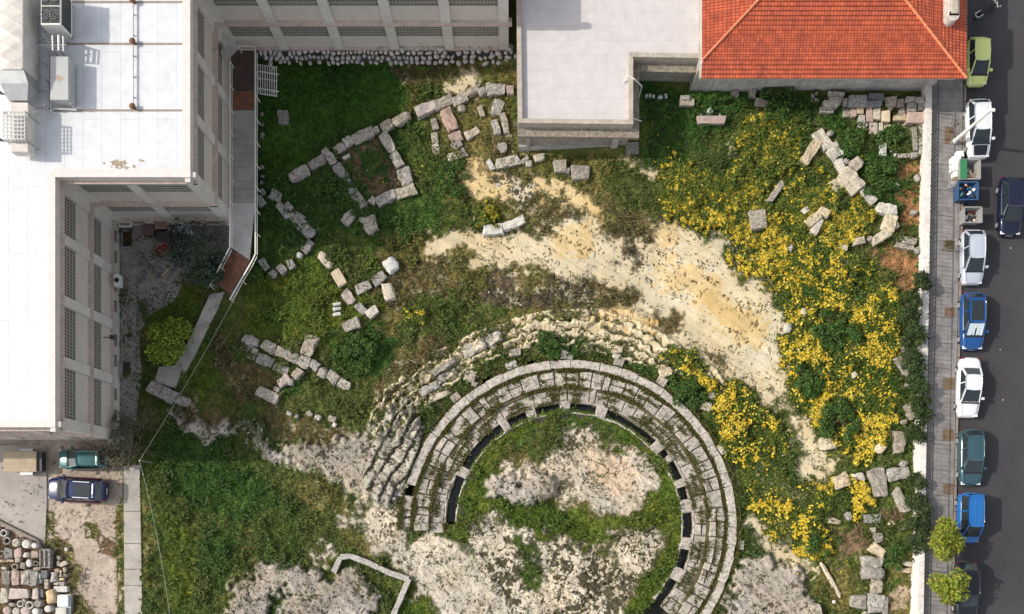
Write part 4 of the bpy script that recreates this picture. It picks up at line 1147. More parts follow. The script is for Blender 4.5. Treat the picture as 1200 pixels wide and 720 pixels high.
ROW = .30
rows = []
t = 0.0
def zz(t): return EZ + KS * t
while t < AP_T - .3:
    t1 = min(t + ROW, AP_T)
    xl0, xl1 = max(XW + t, WX2), max(XW + t1, WX2); xr0, xr1 = EX - t, EX - t1
    rows.append((Vector((xl0, EY + t, zz(t))), Vector((xr0, EY + t, zz(t))), Vector((xl1, EY + t1, zz(t1))), Vector((xr1, EY + t1, zz(t1))), t, t1, xl0, xr0, xl1, xr1)); t = t1
tiles('roof_slope', rows)
rows = []; t = 0.0
while t < AP_T - .3:
    t1 = min(t + ROW, AP_T)
    rows.append((Vector((EX - t, EY + t, zz(t))), Vector((EX - t, 52, zz(t))), Vector((EX - t1, EY + t1, zz(t1))), Vector((EX - t1, 52, zz(t1))), t, t1, EY + t, 52, EY + t1, 52)); t = t1
tiles('roof_slope', rows)
rows = []; t = WX2 - XW
while t < AP_T - .3:
    t1 = min(t + ROW, AP_T)
    rows.append((Vector((XW + t, 52, zz(t))), Vector((XW + t, EY + t, zz(t))), Vector((XW + t1, 52, zz(t1))), Vector((XW + t1, EY + t1, zz(t1))), t, t1, -52, -(EY + t), -52, -(EY + t1))); t = t1
tiles('roof_slope', rows)
for sx, s0 in ((EX, -1), (XW, 1)):
    b = MB(); t0 = .02 if s0 < 0 else WX2 - XW + .02
    n = 24
    for k in range(n):
        ta = t0 + (AP_T - .4 - t0) * k / n; tb = t0 + (AP_T - .4 - t0) * (k + 1) / n
        b.tube([Vector((sx + s0 * ta, EY + ta, zz(ta) + .06)), Vector((sx + s0 * tb, EY + tb, zz(tb) + .045))], [.10, .085], 8)
    b.build('hip_ridge', M['ridge'], hs, OHs)
dm = tag(empty('roof_hood', P(1121, 5, 7.4)), 'rounded white plaster hood standing on the street side of the tiled roof', 'roof hood')
p0, p1 = P(1113.5, 21, 8.0), P(1127, -30, 8.0)
b = MB(); b.box(p0.x, p0.y + .25, 6.3, p1.x, p1.y, 7.75); b.disc(((p0.x + p1.x) / 2, p0.y + .35), (p1.x - p0.x) / 2, 6.3, 7.75, 20); b.build('body', mat('hood_plaster', (.48, .43, .38), .85, .2, 2, .2, 15, stain=.4), dm, dm.location, bevel=.05)
b = MB(); b.box(p0.x + .18, p0.y + .4, 7.752, p1.x - .15, p1.y, 7.86); b.build('top', mat('hood_top', (.42, .36, .28), .85, .25, 2, stain=.4), dm, dm.location, bevel=.03)

# ------------------------------------------------------------------ street wall with its railing
sw_ = tag(empty('street_wall', P(1086, 400, 2)), 'long white plastered wall between the ruins and the pavement', 'wall')
b = MB(); prev = None
def wxx(y): return 1088.3 - .0 * y if y < 120 else 1088.3 - (y - 120) * .0165
for k in range(40):
    y0 = 98 + k * 16.4; y1 = y0 + 16.4
    zt = ST + .62
    q = [P(wxx(y0) - 3.2, y0, zt), P(wxx(y0) + 4.2, y0, zt), P(wxx(y1) + 4.2, y1, zt), P(wxx(y1) - 3.2, y1, zt)]
    b.prism([(p.x, p.y) for p in reversed(q)], .8, zt)
b.build('wall_body', M['plaster_w'], sw_, sw_.location)
rl = tag(empty('street_railing', P(1094, 400, ST)), 'dark metal railing along the pavement side of the white wall', 'railing')
b = MB(); bp_ = MB(); bb = MB()
prev = None
for k in range(131):
    y = 98 + k * 5.0; x = wxx(y) + 3.6
    p = P(x, y, ST + .62); top = p + Vector((0, 0, 1.1)); 
    if k % 6 == 0: bp_ = MB(); bp_.bar(p - Vector((0, 0, .05)), top + Vector((0, 0, .05)), .07); bp_.build('post', M['metald'], rl, rl.location)
    else: b.bar(p, top, .028)
    if prev: b.bar(prev[0], top, .05); b.bar(prev[1] + Vector((0, 0, .12)), p + Vector((0, 0, .12)), .04)
    prev = (top, p)
b.build('lattice', M['metald'], rl, rl.location)

# ------------------------------------------------------------------ street lamp
lp = tag(empty('street_lamp', P(1117, 167, ST + .13)), 'tall pale lamp post standing on the pavement by the white car with black bonnet', 'street lamp')
b = MB(); b.tube([(0, 0, 0), (0, 0, .5), (0, 0, 5.2)], [.17, .14, .10], 12); b.build('post', M['metalw'], lp)
b = MB(); b.disc((0, 0), .22, 0, .25, 12); b.build('base', M['metalg'], lp)
b = MB(); b.box(-.12, -.12, 5.2, .3, .12, 5.34); b.build('lamp_head', M['metalw'], lp, bevel=.04)

# ------------------------------------------------------------------ theatre: seats, outer kerb ring, drain
th = tag(empty('theatre_seating', P(667, 614, 0)), 'semicircle of weathered stone seats with pale outer ring and dark drain channel', 'ancient theatre')
TC = P(667, 614, 0)
def polar(r, a):
    """r in photo pixels on the low garden level; slightly flattened away from the street side"""
    k = 1 - .022 * max(0, math.sin(math.radians(a)))
    return (TC.x + r / S * k * math.cos(math.radians(a)), TC.y + r / S * k * math.sin(math.radians(a)))

def arc_block(b, r0, r1, a0, a1, z0, z1, rg, seg=3, bev=.05, tilt=.04):
    """one worn block of a curved course, chamfered top"""
    n = max(2, int((a1 - a0) / 3) + 1)
    j = [rg.uniform(-.7, .7) for _ in range(4)]
    dz = [rg.uniform(-tilt, tilt) for _ in range(4)]
    vs = []; fs = []
    cw = bev * S
    ca = math.degrees(bev / (r0 / S))
    for lev in range(3):
        z = (z0, z1 - bev, z1)[lev]; ins = cw if lev == 2 else 0; ia = ca if lev == 2 else 0
        for i in range(n + 1):
            t = i / n; a = (a0 + ia) * (1 - t) + (a1 - ia) * t
            ri = r0 + ins + j[0] * (1 - t) + j[1] * t; ro = r1 - ins + j[2] * (1 - t) + j[3] * t
            for r, d in ((ri, dz[0] * (1 - t) + dz[1] * t), (ro, dz[2] * (1 - t) + dz[3] * t)):
                x, y = polar(r, a); w_ = 1 if lev else 0
                e = mnoise.noise(Vector((x * 2.2, y * 2.2, z))) * .06 * w_
                vs.append((x + e, y + e * .7, z + (d + e) * w_))
    m = 2 * (n + 1)
    def id_(lev, i, s): return lev * m + i * 2 + s
    for lev in range(2):
        for i in range(n):
            fs.append((id_(lev, i, 1), id_(lev, i + 1, 1), id_(lev + 1, i + 1, 1), id_(lev + 1, i, 1)))
            fs.append((id_(lev, i + 1, 0), id_(lev, i, 0), id_(lev + 1, i, 0), id_(lev + 1, i + 1, 0)))
        fs.append((id_(lev, 0, 0), id_(lev, 0, 1), id_(lev + 1, 0, 1), id_(lev + 1, 0, 0)))
        fs.append((id_(lev, n, 1), id_(lev, n, 0), id_(lev + 1, n, 0), id_(lev + 1, n, 1)))
    for i in range(n):
        fs.append((id_(2, i, 0), id_(2, i, 1), id_(2, i + 1, 1), id_(2, i + 1, 0)))
    b.add(vs, fs)

rg = random.Random(5)
A0, A1 = -42, 184
for nm, r0, r1, z0, z1, bl, gap, m, a_lo, a_hi, tl in (
        ('seat_row', 147, 163.5, -1.2, .10, (2.4, 8.5), .3, M['seat'], A0, 184, .07),
        ('seat_row', 164.2, 181.5, -1.2, .30, (2.4, 8.0), .35, M['seat'], A0, 183, .08),
        ('outer_ring', 185.5, 195.8, -1.2, .34, (4.0, 11.0), .06, M['ringstone'], A0, 166, .02),
        ('drain_kerb', 131.4, 133.6, -1.2, .06, (5, 11), .05, M['ringstone'], A0, 179, .012),
        ('drain_lip', 145.0, 147.0, -1.2, .06, (4, 9), .1, M['ringstone'], A0, 180, .02)):
    b = MB(); a = a_lo
    while a < a_hi:
        l = rg.uniform(*bl)
        if nm == 'seat_row' and rg.random() < .35 and r1 - r0 > 12:
            rm = r0 + (r1 - r0) * rg.uniform(.4, .6); l = min(l, 6)
            arc_block(b, r0, rm - .4, a, min(a + l - gap, a_hi), z0, z1 + rg.uniform(-.06, .04), rg, tilt=tl)
            arc_block(b, rm + .4, r1, a, min(a + l - gap, a_hi), z0, z1 + rg.uniform(-.06, .04), rg, tilt=tl)
        elif not (nm == 'seat_row' and rg.random() < .03):
            arc_block(b, r0, r1, a, min(a + l - gap, a_hi), z0, z1 + (rg.uniform(-.10, .06) if nm == 'seat_row' else rg.uniform(-.05, .03)), rg, tilt=tl)
        a += l
    b.build(nm, m, th, th.location)
# beds behind the rows, earth in the joints
b = MB(); n = 110
for r0, r1, z in ((147, 185, -.02), (181, 185.2, .10), (160, 185, .12)):
    for k in range(n):
        a, a2 = A0 + (182 - A0) * k / n, A0 + (182 - A0) * (k + 1) / n
        q = [polar(r0, a), polar(r1, a), polar(r1, a2), polar(r0, a2)]
        b.add([(*p, z) for p in q], [(0, 1, 2, 3)])
b.build('joint_soil', mat('joint_soil', (.085, .08, .03), .95, .35, 5, .8, 20, col2=(.11, .075, .04)), th, th.location)
b = MB()
for k in range(n):
    a, a2 = A0 + (179 - A0) * k / n, A0 + (179 - A0) * (k + 1) / n
    q = [polar(133, a), polar(147, a), polar(147, a2), polar(133, a2)]
    b.add([(*p, -1.0) for p in q], [(0, 1, 2, 3)])
b.build('drain_water', M['water'], th, th.location)
b = MB(); r2 = random.Random(12)
for a, wd in ((154, 5.0), (123, 4), (109, 5), (92, 5), (74, 5.5), (41, 5.5), (33, 3.5), (8.5, 6.5), (-9.5, 6), (-25, 6.5), (20, 4)):
    b = MB(); arc_block(b, 132.5, 147.5, a - wd / 2, a + wd / 2, -.25, .12 + r2.uniform(-.03, .05), r2, tilt=.03)
    b.build('drain_cover', M['seat'], th, th.location)
# end wall blocks on the west end
for ea in ((181, 197, 170, 175, .2), (183, 198, 178, 183.5, .12), (186, 196, 175.3, 177.6, .1)):
    b = MB(); arc_block(b, *ea[:4], -1.2, ea[4], rg); b.build('end_block', M['seat'], th, th.location)
# buttress blocks behind the outer ring
b = MB()
for a, r0, r1, wd, zt in ((132, 196, 209, 3.6, .5), (110, 196, 207, 4.2, .45), (91, 196, 203, 5, .6), (73, 196, 208, 4, .5), (57, 197, 208, 4, .6), (49.5, 205, 222, 3, .55), (26, 196, 206, 4, .55), (-7, 199, 208, 3.5, .4), (-26, 198, 210, 4.6, .45), (158, 197, 209, 5, .35), (168, 197, 212, 6, .3)):
    b = MB(); arc_block(b, r0 + .6, r0 + (r1 - r0) * .8, a - wd / 2 + .3, a + wd / 2 - .3, -1.2, zt - .12, rg, tilt=.06)
    b.build('buttress_block', M['lime'], th, th.location)
# weeds growing in the gaps of the seats
g_ = np.random.default_rng(77); n = 34000
n = 44000
rr_ = np.where(g_.random(n) < .2, 197.5 + g_.normal(0, 1.3, n), 0) ; rr_ = np.where(rr_ > 0, rr_, np.where(g_.random(n) < .5, 183 + g_.normal(0, 1.4, n), g_.choice([147, 164, 164, 155, 173], n) + g_.normal(0, 1.6, n))); aa_ = g_.random(n) * (182 - A0) + A0
nn = np.array([mnoise.noise(Vector((r * .07, a * .13, 3))) for r, a in zip(rr_, aa_)])
keep = (nn > np.where(rr_ > 180, -.25, -.04)); rr_, aa_ = rr_[keep], aa_[keep]; n = len(rr_)
k_ = 1 - .022 * np.maximum(0, np.sin(np.radians(aa_)))
bx = TC.x + rr_ / S * k_ * np.cos(np.radians(aa_)); by = TC.y + rr_ / S * k_ * np.sin(np.radians(aa_)); bz = np.where(rr_ > 180, .14, np.where(rr_ > 158, .2, .05)) + g_.random(n) * .1
ang = g_.random(n) * 6.283; ln_ = .08 + .2 * g_.random(n); tl_ = np.radians(20 + 65 * g_.random(n))
dv = np.stack([np.cos(ang) * np.sin(tl_), np.sin(ang) * np.sin(tl_), np.cos(tl_)], -1) * ln_[:, None]; sv = np.stack([-np.sin(ang), np.cos(ang), 0 * ang], -1) * .045
b0 = np.stack([bx, by, bz], -1)
v_ = np.stack([b0, b0 + dv * .5 + sv, b0 + dv, b0 + dv * .5 - sv], 1).reshape(-1, 3)
cg_ = np.array([(.09, .10, .02), (.12, .11, .03), (.06, .085, .02), (.14, .10, .035)])[g_.integers(0, 4, n)] * (.6 + .8 * g_.random(n))[:, None]
tag(raw_mesh('joint_weeds', v_, np.arange(n * 4), 4, M['leaf'], np.repeat(cg_, 4, 0)), kind='stuff')
# ------------------------------------------------------------------ loose stones
ORD = ['', 'first', 'second', 'third', 'fourth', 'fifth', 'sixth', 'seventh', 'eighth', 'ninth', 'tenth', 'eleventh', 'twelfth', 'thirteenth', 'fourteenth', 'fifteenth', 'sixteenth', 'seventeenth', 'eighteenth', 'nineteenth', 'twentieth']


def bumpy_box(lx, ly, lz, seed, rough=.05, round_=.12, cuts=3):
    """worn block: a divided box, corners rounded off and faces pitted; sits on z=0"""
    bm = bmesh.new()
    bmesh.ops.create_cube(bm, size=2)
    bmesh.ops.subdivide_edges(bm, edges=bm.edges[:], cuts=cuts, use_grid_fill=True)
    o = Vector((seed * 13.7 % 91, seed * 7.3 % 57, seed * 3.1 % 23))
    g = random.Random(seed)
    sk = [g.uniform(-.12, .12) for _ in range(4)]
    for v in bm.verts:
        c = v.co.copy()
        L = c.length; mx = max(abs(c.x), abs(c.y), abs(c.z))
        sph = c / L * mx * 1.22
        c = c.lerp(sph, round_)
        c.x *= 1 + sk[0] * c.y; c.y *= 1 + sk[1] * c.x + sk[2] * .6 * c.z
        p = Vector((c.x * lx / 2, c.y * ly / 2, c.z * lz / 2))
        n = mnoise.noise_vector(p * 2.1 + o) * rough * 1.6 + mnoise.noise_vector(p * 6 + o) * rough * .7
        v.co = p + n + Vector((0, 0, lz / 2 - .06))
    return bm


FOOT = []


def stone(name, label, group, px, py, lpx, wpx, deg=0.0, h=.45, m='lime', kind='block', cat='stone block', dz=0.0, tilt=0.0, seed=None, z=None):
    """deg: direction of the long side in the photograph, anticlockwise from the picture's right"""
    seed = seed if seed is not None else int(px * 31 + py * 17)
    gz = (height_at(px, py) * .5 + float(hbase(px, py)) * .5 if z is None else z) + dz
    k = (H - gz - h) / H / S
    lx, ly = lpx * k, wpx * k
    if kind == 'ring':
        b = MB(); n = 20; r = lx / 2; ri = r * .62; g = random.Random(seed)
        vs = []
        for (rr, zz_) in ((r, -.1), (r * 1.02, h * .5), (r, h - .04), (r - .04, h), (ri + .03, h), (ri, h - .04), (ri, h * .15)):
            for q in range(n):
                t = 2 * math.pi * q / n; e = 1 + .02 * math.sin(3 * t + seed); vs.append((rr * e * math.cos(t), rr * e * math.sin(t), zz_))
        fs = [(i * n + q, i * n + (q + 1) % n, (i + 1) * n + (q + 1) % n, (i + 1) * n + q) for i in range(6) for q in range(n)]
        b.add(vs, fs); o = b.build(name, M[m], smooth=True)
        c = MB(); c.disc((0, 0), ri * 1.01, h * .1, h * .16, n); c.build('dark_hollow', M['mortar'], o)
    elif kind == 'drum':
        b = MB(); n = 22; r = lx / 2; ry = ly / 2; g = random.Random(seed); e = [1 + g.uniform(-.03, .03) for _ in range(n)]
        vs = []
        for (f, zz_) in ((1, -.1), (1.0, h * .55), (.99, h - .06), (.93, h), (.5, h + .012)):
            for q in range(n):
                t = 2 * math.pi * q / n; vs.append((r * f * e[q] * math.cos(t), ry * f * e[q] * math.sin(t), zz_))
        fs = [(i * n + q, i * n + (q + 1) % n, (i + 1) * n + (q + 1) % n, (i + 1) * n + q) for i in range(4) for q in range(n)] + [tuple(4 * n + q for q in range(n))]
        b.add(vs, fs); o = b.build(name, M[m], smooth=True)
    else:
        rd, rg_, cu = {'block': (.12, .085, 4), 'ashlar': (.04, .022, 2), 'boulder': (.5, .10, 4), 'slab': (.05, .03, 3), 'crag': (.22, .17, 5), 'rock': (.38, .13, 4)}[kind]
        rg_ = rg_ * min(1, max(.35, min(lx, ly) / .9))
        bm = bumpy_box(lx, ly, h + .12, seed, rg_, rd, cu)
        me = D.meshes.new(name); bm.to_mesh(me); bm.free(); me.materials.append(M[m])
        if kind in ('boulder', 'rock', 'crag'): me.polygons.foreach_set('use_smooth', [True] * len(me.polygons))
        o = D.objects.new(name, me); COL.objects.link(o)
        if kind in ('block', 'ashlar', 'slab'):
            bv = o.modifiers.new('bevel', 'BEVEL'); bv.width = .03; bv.segments = 1; bv.limit_method = 'ANGLE'; bv.angle_limit = .9
    if group != 'antiquities laid out in the yard' and px > 160 and h > .1: FOOT.append((px, py, gz, lpx, wpx, deg))
    o.location = P(px, py, gz + h) - Vector((0, 0, h + (.07 if kind in ('block', 'boulder', 'rock') and h > .28 else 0))); o.rotation_euler = (tilt, tilt * .6, math.radians(deg))
    return tag(o, label, cat, group)


def seg(x1, y1, x2, y2):
    return (x1 + x2) / 2, (y1 + y2) / 2, math.hypot(x2 - x1, y2 - y1), math.degrees(math.atan2(-(y2 - y1), x2 - x1))


def chain(items, group, tail, h=.5, m='lime', kd='block', grow=1.0):
    """a row of blocks: each (x1,y1,x2,y2,width[,opts]); labelled by its order along the row"""
    for i, it in enumerate(items):
        cx, cy, L, dg = seg(*it[:4]); w_ = it[4]; o = it[5] if len(it) > 5 else {}
        asp = max(L, w_) / min(L, w_)
        kind = o.get('kind', kd); L *= grow
        size = 'small' if L * w_ < 75 else ('big' if L * w_ > 240 else '')
        shape = {'boulder': 'rounded stone', 'rock': 'craggy rock', 'crag': 'craggy ledge', 'slab': 'flat slab'}.get(kind, 'long block' if asp > 1.65 else 'stubby block')
        tone = o.get('tone', {'lime': 'grey', 'lime_c': 'cream', 'lime_y': 'yellow', 'lime_g': 'dark grey', 'lime_p': 'pinkish', 'marble': 'white'}[o.get('m', m)])
        lab = o.get('lab') or ' '.join(x for x in (ORD[i + 1], size, tone, shape) if x) + ' ' + tail
        lab = ' '.join(lab.split())
        stone({'boulder': 'boulder', 'rock': 'rock', 'crag': 'rock_ledge', 'slab': 'stone_slab'}.get(kind, 'stone_block'), lab, group, cx, cy, L, w_, dg, o.get('h', h), o.get('m', m), kind, {'boulder': 'boulder', 'rock': 'rock', 'crag': 'rock ledge', 'slab': 'stone slab'}.get(kind, 'stone block'), o.get('dz', 0), o.get('tilt', 0))


R = dict
# long wall running down from the annex towards the gangway
chain([(339, 209, 361, 198, 13), (362, 195, 380, 185, 11), (379, 174, 391, 191, 10), (390, 176, 404, 170, 10, R(kind='boulder')), (403, 168, 412, 162, 10), (413, 164, 437, 152, 12), (437, 153, 444, 150, 7),
       (447, 150, 459, 143, 11), (461, 145, 480, 133, 11, R(kind='rock')), (487, 131, 511, 121, 13, R(m='lime_p')), (510, 123, 531, 115, 12), (531, 119, 547, 112, 11), (547, 109, 561, 102, 9, R(kind='rock')),
       (561, 108, 570, 104, 10, R(kind='boulder')), (570, 104, 592, 104, 13), (594, 105, 602, 105, 10, R(m='lime_p'))], 'blocks of the long ruined wall', 'along the long ruined wall counted from its gangway end')
chain([(521, 128, 532, 152, 14, R(m='lime_p')), (528, 163, 541, 157, 11, R(m='lime_p')), (530, 172, 541, 166, 8)], 'blocks of the short spur wall', 'of the pinkish spur leaving the long ruined wall')
chain([(507, 138, 511, 152, 7), (508, 155, 511, 168, 7), (509, 168, 512, 180, 8)], 'thin upright row of blocks', 'of the thin row beside the pinkish spur', .35)
chain([(580, 134, 586, 117, 12), (579, 140, 584, 157, 8), (589, 132, 594, 156, 7), (562, 124, 566, 136, 6), (546, 160, 561, 151, 9, R(m='lime_c')), (524, 185, 546, 177, 11), (536, 127, 545, 126, 9, R(kind='boulder'))], 'stones inside the upper ruin', 'among loose stones below the annex end of the ruined wall', .4)
chain([(393, 192, 404, 208, 12), (405, 211, 415, 226, 11, R(kind='slab', h=.3)), (414, 228, 427, 243, 13)], 'west wall of the square room', 'of the square ruined room wall facing the gangway', .4, 'lime_g')
chain([(448, 156, 460, 177, 12), (460, 179, 470, 195, 12), (471, 197, 478, 215, 15)], 'east wall of the square room', 'of the square ruined room wall facing the annex', .45)
chain([(434, 238, 439, 231, 8), (441, 237, 463, 226, 13), (464, 228, 487, 220, 12)], 'south wall of the square room', 'of the square ruined room wall nearest the theatre', .45)
stone('stone_block', 'lone grey block on the grass below the square ruined room corner', 'fallen blocks by the room', 409, 255, 18, 12, 45, .45, 'lime')
stone('boulder', 'big tapered boulder just below the square ruined room', None, 433, 262, 22, 16, -70, .5, 'lime', 'rock', 'boulder')
stone('stone_block', 'small white broken stone inside the top corner of the square room', None, 406, 184, 9, 4, 25, .3, 'marble', 'ashlar')
stone('gravestone', 'upright rounded grey stone standing alone on the shaded lawn', None, 331, 136, 15, 11, 90, .5, 'lime_g', 'block', 'stone')
# second wall beside the gangway
chain([(316, 226, 329, 233, 11), (325, 238, 338, 255, 8), (334, 237, 341, 246, 9, R(kind='boulder')), (339, 250, 352, 268, 7), (344, 250, 356, 258, 9, R(kind='boulder')), (351, 262, 366, 277, 14), (365, 282, 355, 295, 9), (347, 297, 353, 300, 7, R(m='marble', kind='boulder')),
       (338, 304, 343, 314, 8), (325, 311, 334, 319, 9), (305, 303, 312, 315, 9), (316, 318, 322, 323, 9, R(kind='boulder'))], 'blocks of the wall beside the gangway', 'along the crooked ruined wall counted from beside the gangway', .42, 'lime_g')
chain([(302, 230, 308, 240, 9), (305, 222, 309, 227, 6)], 'stones under the gangway rail', 'half under the gangway handrail', .4, 'lime_g')
for k, y in enumerate((133, 146, 157, 160, 196, 207, 214)):
    stone('pebble', 'pale pebble in the line beside the gangway handrail', 'line of pebbles along the gangway', 307 + (k % 3 - 1) * .6, y, 4, 3.6, 0, .2, 'lime_g', 'boulder', 'pebble')
# blocks in the middle of the meadow
chain([(374, 297, 389, 312, 10, R(m='lime_c', kind='rock', h=.3)), (392, 317, 402, 334, 12, R(m='lime_y', kind='slab', h=.3)), (403, 341, 413, 355, 11, R(m='lime_p', h=.3)), (417, 341, 434, 333, 11, R(m='lime_p', kind='slab', h=.3)), (437, 331, 451, 321, 12, R(m='lime_g', kind='slab', h=.3)),
       (418, 357, 428, 366, 9, R(m='lime_g')), (430, 370, 442, 361, 10, R(m='lime_c', kind='slab')), (402, 384, 421, 377, 12, R(h=.55))], 'tumbled blocks in the meadow', 'in the meadow cluster counted from the yellow slab end')
stone('boulder', 'round white boulder in the meadow at the edge of pale rock', 'two white boulders', 458, 310, 15, 16, 30, .6, 'marble', 'boulder', 'boulder')
stone('boulder', 'tall white and red speckled boulder just below the round one', 'two white boulders', 455.5, 342, 20, 13, -75, .6, 'lime_c', 'boulder', 'boulder')
for k, (y, lab) in enumerate(((356, 'top'), (362, 'middle'), (368, 'bottom'))):
    stone('stone_block', f'{lab} one of three small white stones stacked in the meadow', 'three small white stones', 394.5, y, 10, 4, 10, .3, 'marble', 'block')
# paved row west of the meadow
chain([(284, 396, 303, 403, 11, R(kind='rock')), (307, 402, 322, 410, 12), (323, 410, 348, 421, 12), (349, 421, 362, 427, 13), (364, 425, 373, 431, 10), (373, 434, 382, 439, 11, R(kind='boulder')), (384, 437, 395, 446, 12), (397, 447, 409, 453, 11)], 'upper row of paving blocks', 'along the upper paved row in the meadow', .45)
chain([(280, 408, 300, 417, 14), (301, 418, 320, 427, 12), (321, 429, 338, 436, 10)], 'lower row of paving blocks', 'of the mossy lower paved row in the meadow', .32, 'lime_g')
chain([(367, 393, 357, 416, 15, R(h=.5)), (344, 443, 352, 433, 11), (337, 447, 343, 448, 8, R(kind='boulder')), (326, 450, 338, 442, 11, R(m='lime_p')), (301, 457, 325, 468, 13, R(h=.5)), (321, 455, 327, 457, 6, R(kind='boulder'))], 'loose blocks by the paved rows', 'lying loose around the paved rows')
chain([(174, 452, 188, 459, 15), (188, 459, 203, 467, 15), (203, 466, 222, 472, 11, R(kind='rock', h=.3))], 'slabs at the end of the court path', 'at the foot of the pale court path', .6, 'lime_g')
chain([(360, 483, 366, 487, 6, R(kind='boulder')), (369, 488, 376, 491, 7, R(kind='boulder')), (385, 490, 394, 492, 7, R(kind='boulder')), (390, 497, 394, 499, 6, R(kind='boulder', m='marble')), (336, 483, 342, 486, 5, R(kind='boulder')), (345, 487, 350, 489, 5, R(kind='boulder'))], 'small stones in the grass strip', 'in the dotted line of stones above the carved rock', .25)
# upper ledge by the annex
chain([(581, 192, 609, 186, 12, R(h=.55)), (572, 187, 578, 199, 6, R(m='marble')), (585, 173, 594, 171, 11, R(kind='boulder')), (611, 190, 620, 184, 5, R(kind='rock')), (616, 192, 624, 191, 7, R(kind='boulder')), (626, 185, 638, 183, 8, R(kind='rock', m='lime_c')), (649, 195, 664, 194, 14, R(kind='slab', h=.4)), (670, 202, 691, 202, 16, R(kind='slab', h=.4)), (661, 198, 668, 200, 6, R(kind='boulder'))], 'stones along the annex foot', 'on the rocky ledge below the annex', .4)
chain([(566, 270, 590, 267, 12), (590, 266, 615, 256, 10)], 'two long white blocks', 'of two long white ones on the cream rock', .5, 'marble')
# storage of worked pieces under the tiled house
back = [(170, 100, 320, 150), (120, 180, 180, 240), (180, 150, 260, 245), (260, 145, 300, 195), (235, 195, 280, 225), (300, 160, 345, 235), (360, 135, 530, 240, 'lime_g'), (540, 120, 690, 178, 'basalt'), (535, 182, 670, 240, 'basalt'), (705, 145, 805, 235), (805, 170, 875, 245), (720, 232, 770, 270), (890, 145, 988, 203), (990, 150, 1065, 203), (910, 207, 990, 285), (1005, 205, 1070, 270)]
front = [(85, 240, 215, 300), (300, 265, 375, 340), (378, 258, 430, 338, 'lime_p'), (435, 250, 500, 310, 'lime_c'), (448, 318, 510, 390), (525, 245, 582, 385, 'lime_p'), (588, 258, 655, 360, 'lime_c'), (668, 275, 745, 385, 'lime_y'), (832, 258, 885, 316), (775, 320, 898, 372, 'lime_c'), (905, 290, 1075, 395, 'lime_p')]
third = [(445, 385, 525, 455, 'marble'), (550, 388, 595, 495, 'lime_p'), (598, 390, 628, 500, 'lime_p'), (640, 395, 680, 490, 'lime_c'), (690, 410, 750, 480, 'lime_c'), (640, 590, 710, 700, 'marble'), (418, 532, 458, 572, 'marble'), (955, 425, 1000, 660, 'lime_g'), (1007, 400, 1065, 690), (815, 682, 930, 722), (940, 672, 1000, 718), (780, 682, 808, 712, 'marble')]
for nm, rowl, hh in (('back', back, .6), ('front', front, .5), ('grass side', third, .4)):
    for i, it in enumerate(rowl):
        x0, y0, x1, y1 = [v / 8 for v in it[:4]]; mm = it[4] if len(it) > 4 else 'lime'
        cx, cy = 950 + (x0 + x1) / 2, 95 + (y0 + y1) / 2
        tone = {'lime': 'grey', 'lime_c': 'cream', 'lime_y': 'tan', 'lime_g': 'dark grey', 'lime_p': 'pinkish', 'marble': 'white', 'basalt': 'slate blue'}[mm]
        asp = (x1 - x0) / (y1 - y0)
        shp = 'wide block' if asp > 1.5 else ('narrow block' if asp < .65 else 'squarish block')
        stone('carved_block', f'{ORD[i + 1]} piece, a {tone} {shp}, in the {nm} row by the tiled house', 'carved pieces stored below the tiled house', cx, cy, x1 - x0, y1 - y0, random.uniform(-4, 4) if nm != 'grass side' or i else 45, hh * random.uniform(.75, 1.25), mm, 'ashlar', 'carved stone')
chain([(951, 112, 955, 112, 5), (956, 110, 959, 110, 4), (951, 117, 953, 117, 4), (954, 116, 957, 116, 4), (957, 117, 960, 117, 4)], 'pebble heap by the tiled house', 'of the small heap at the house foot', .3)
stone('stone_lintel', 'worn pink stone lintel laid on two sleepers in the grass', None, 834, 140.5, 33, 9, 0, .3, 'lime_p', 'ashlar', 'stone lintel', .18)
for x, s_ in ((822, 'annex end'), (844, 'street end')):
    stone('sleeper', f'short cross sleeper under the {s_} of the pink lintel', 'sleepers under the lintel', x, 140.5, 2.6, 14, 0, .2, 'pale_wood' if 0 else 'lime_g', 'ashlar', 'sleeper')
stone('stone_block', 'small pale cube of stone above the pink lintel', None, 831.5, 130.5, 6.5, 6, 30, .4, 'marble', 'ashlar')
stone('pedestal_stone', 'two-step white pedestal stone in the shade near the annex', None, 805, 120, 18, 8, 0, .35, 'lime', 'ashlar', 'pedestal')
stone('stone_block', 'upper slab on the two-step pedestal stone near the annex', None, 803, 114.5, 11, 5, 0, .5, 'lime', 'ashlar')
chain([(756, 112, 759, 112, 4, R(kind='boulder')), (760, 112, 763, 112, 4.5, R(kind='boulder')), (764, 112.5, 767, 112.5, 4, R(kind='boulder')), (771, 114, 776, 113, 4, R(kind='boulder')), (779, 112, 782, 112, 5, R(kind='boulder'))], 'white stones along the annex foot', 'in the short white line beside the annex notch', .25, 'marble')
stone('stone_block', 'tall pale stone in the dark strip below the tiled roof', None, 883, 107, 8, 11, 0, .5, 'lime', 'block')
stone('stone_block', 'grey stone lying near the tall pale one under the tiled house', None, 862, 108, 8, 6, 0, .4, 'lime_g', 'block')
stone('stone_slab', 'greenish flat slab at the edge of the yellow flowers', None, 893, 121, 16, 9, -15, .3, 'lime', 'slab', 'stone slab')
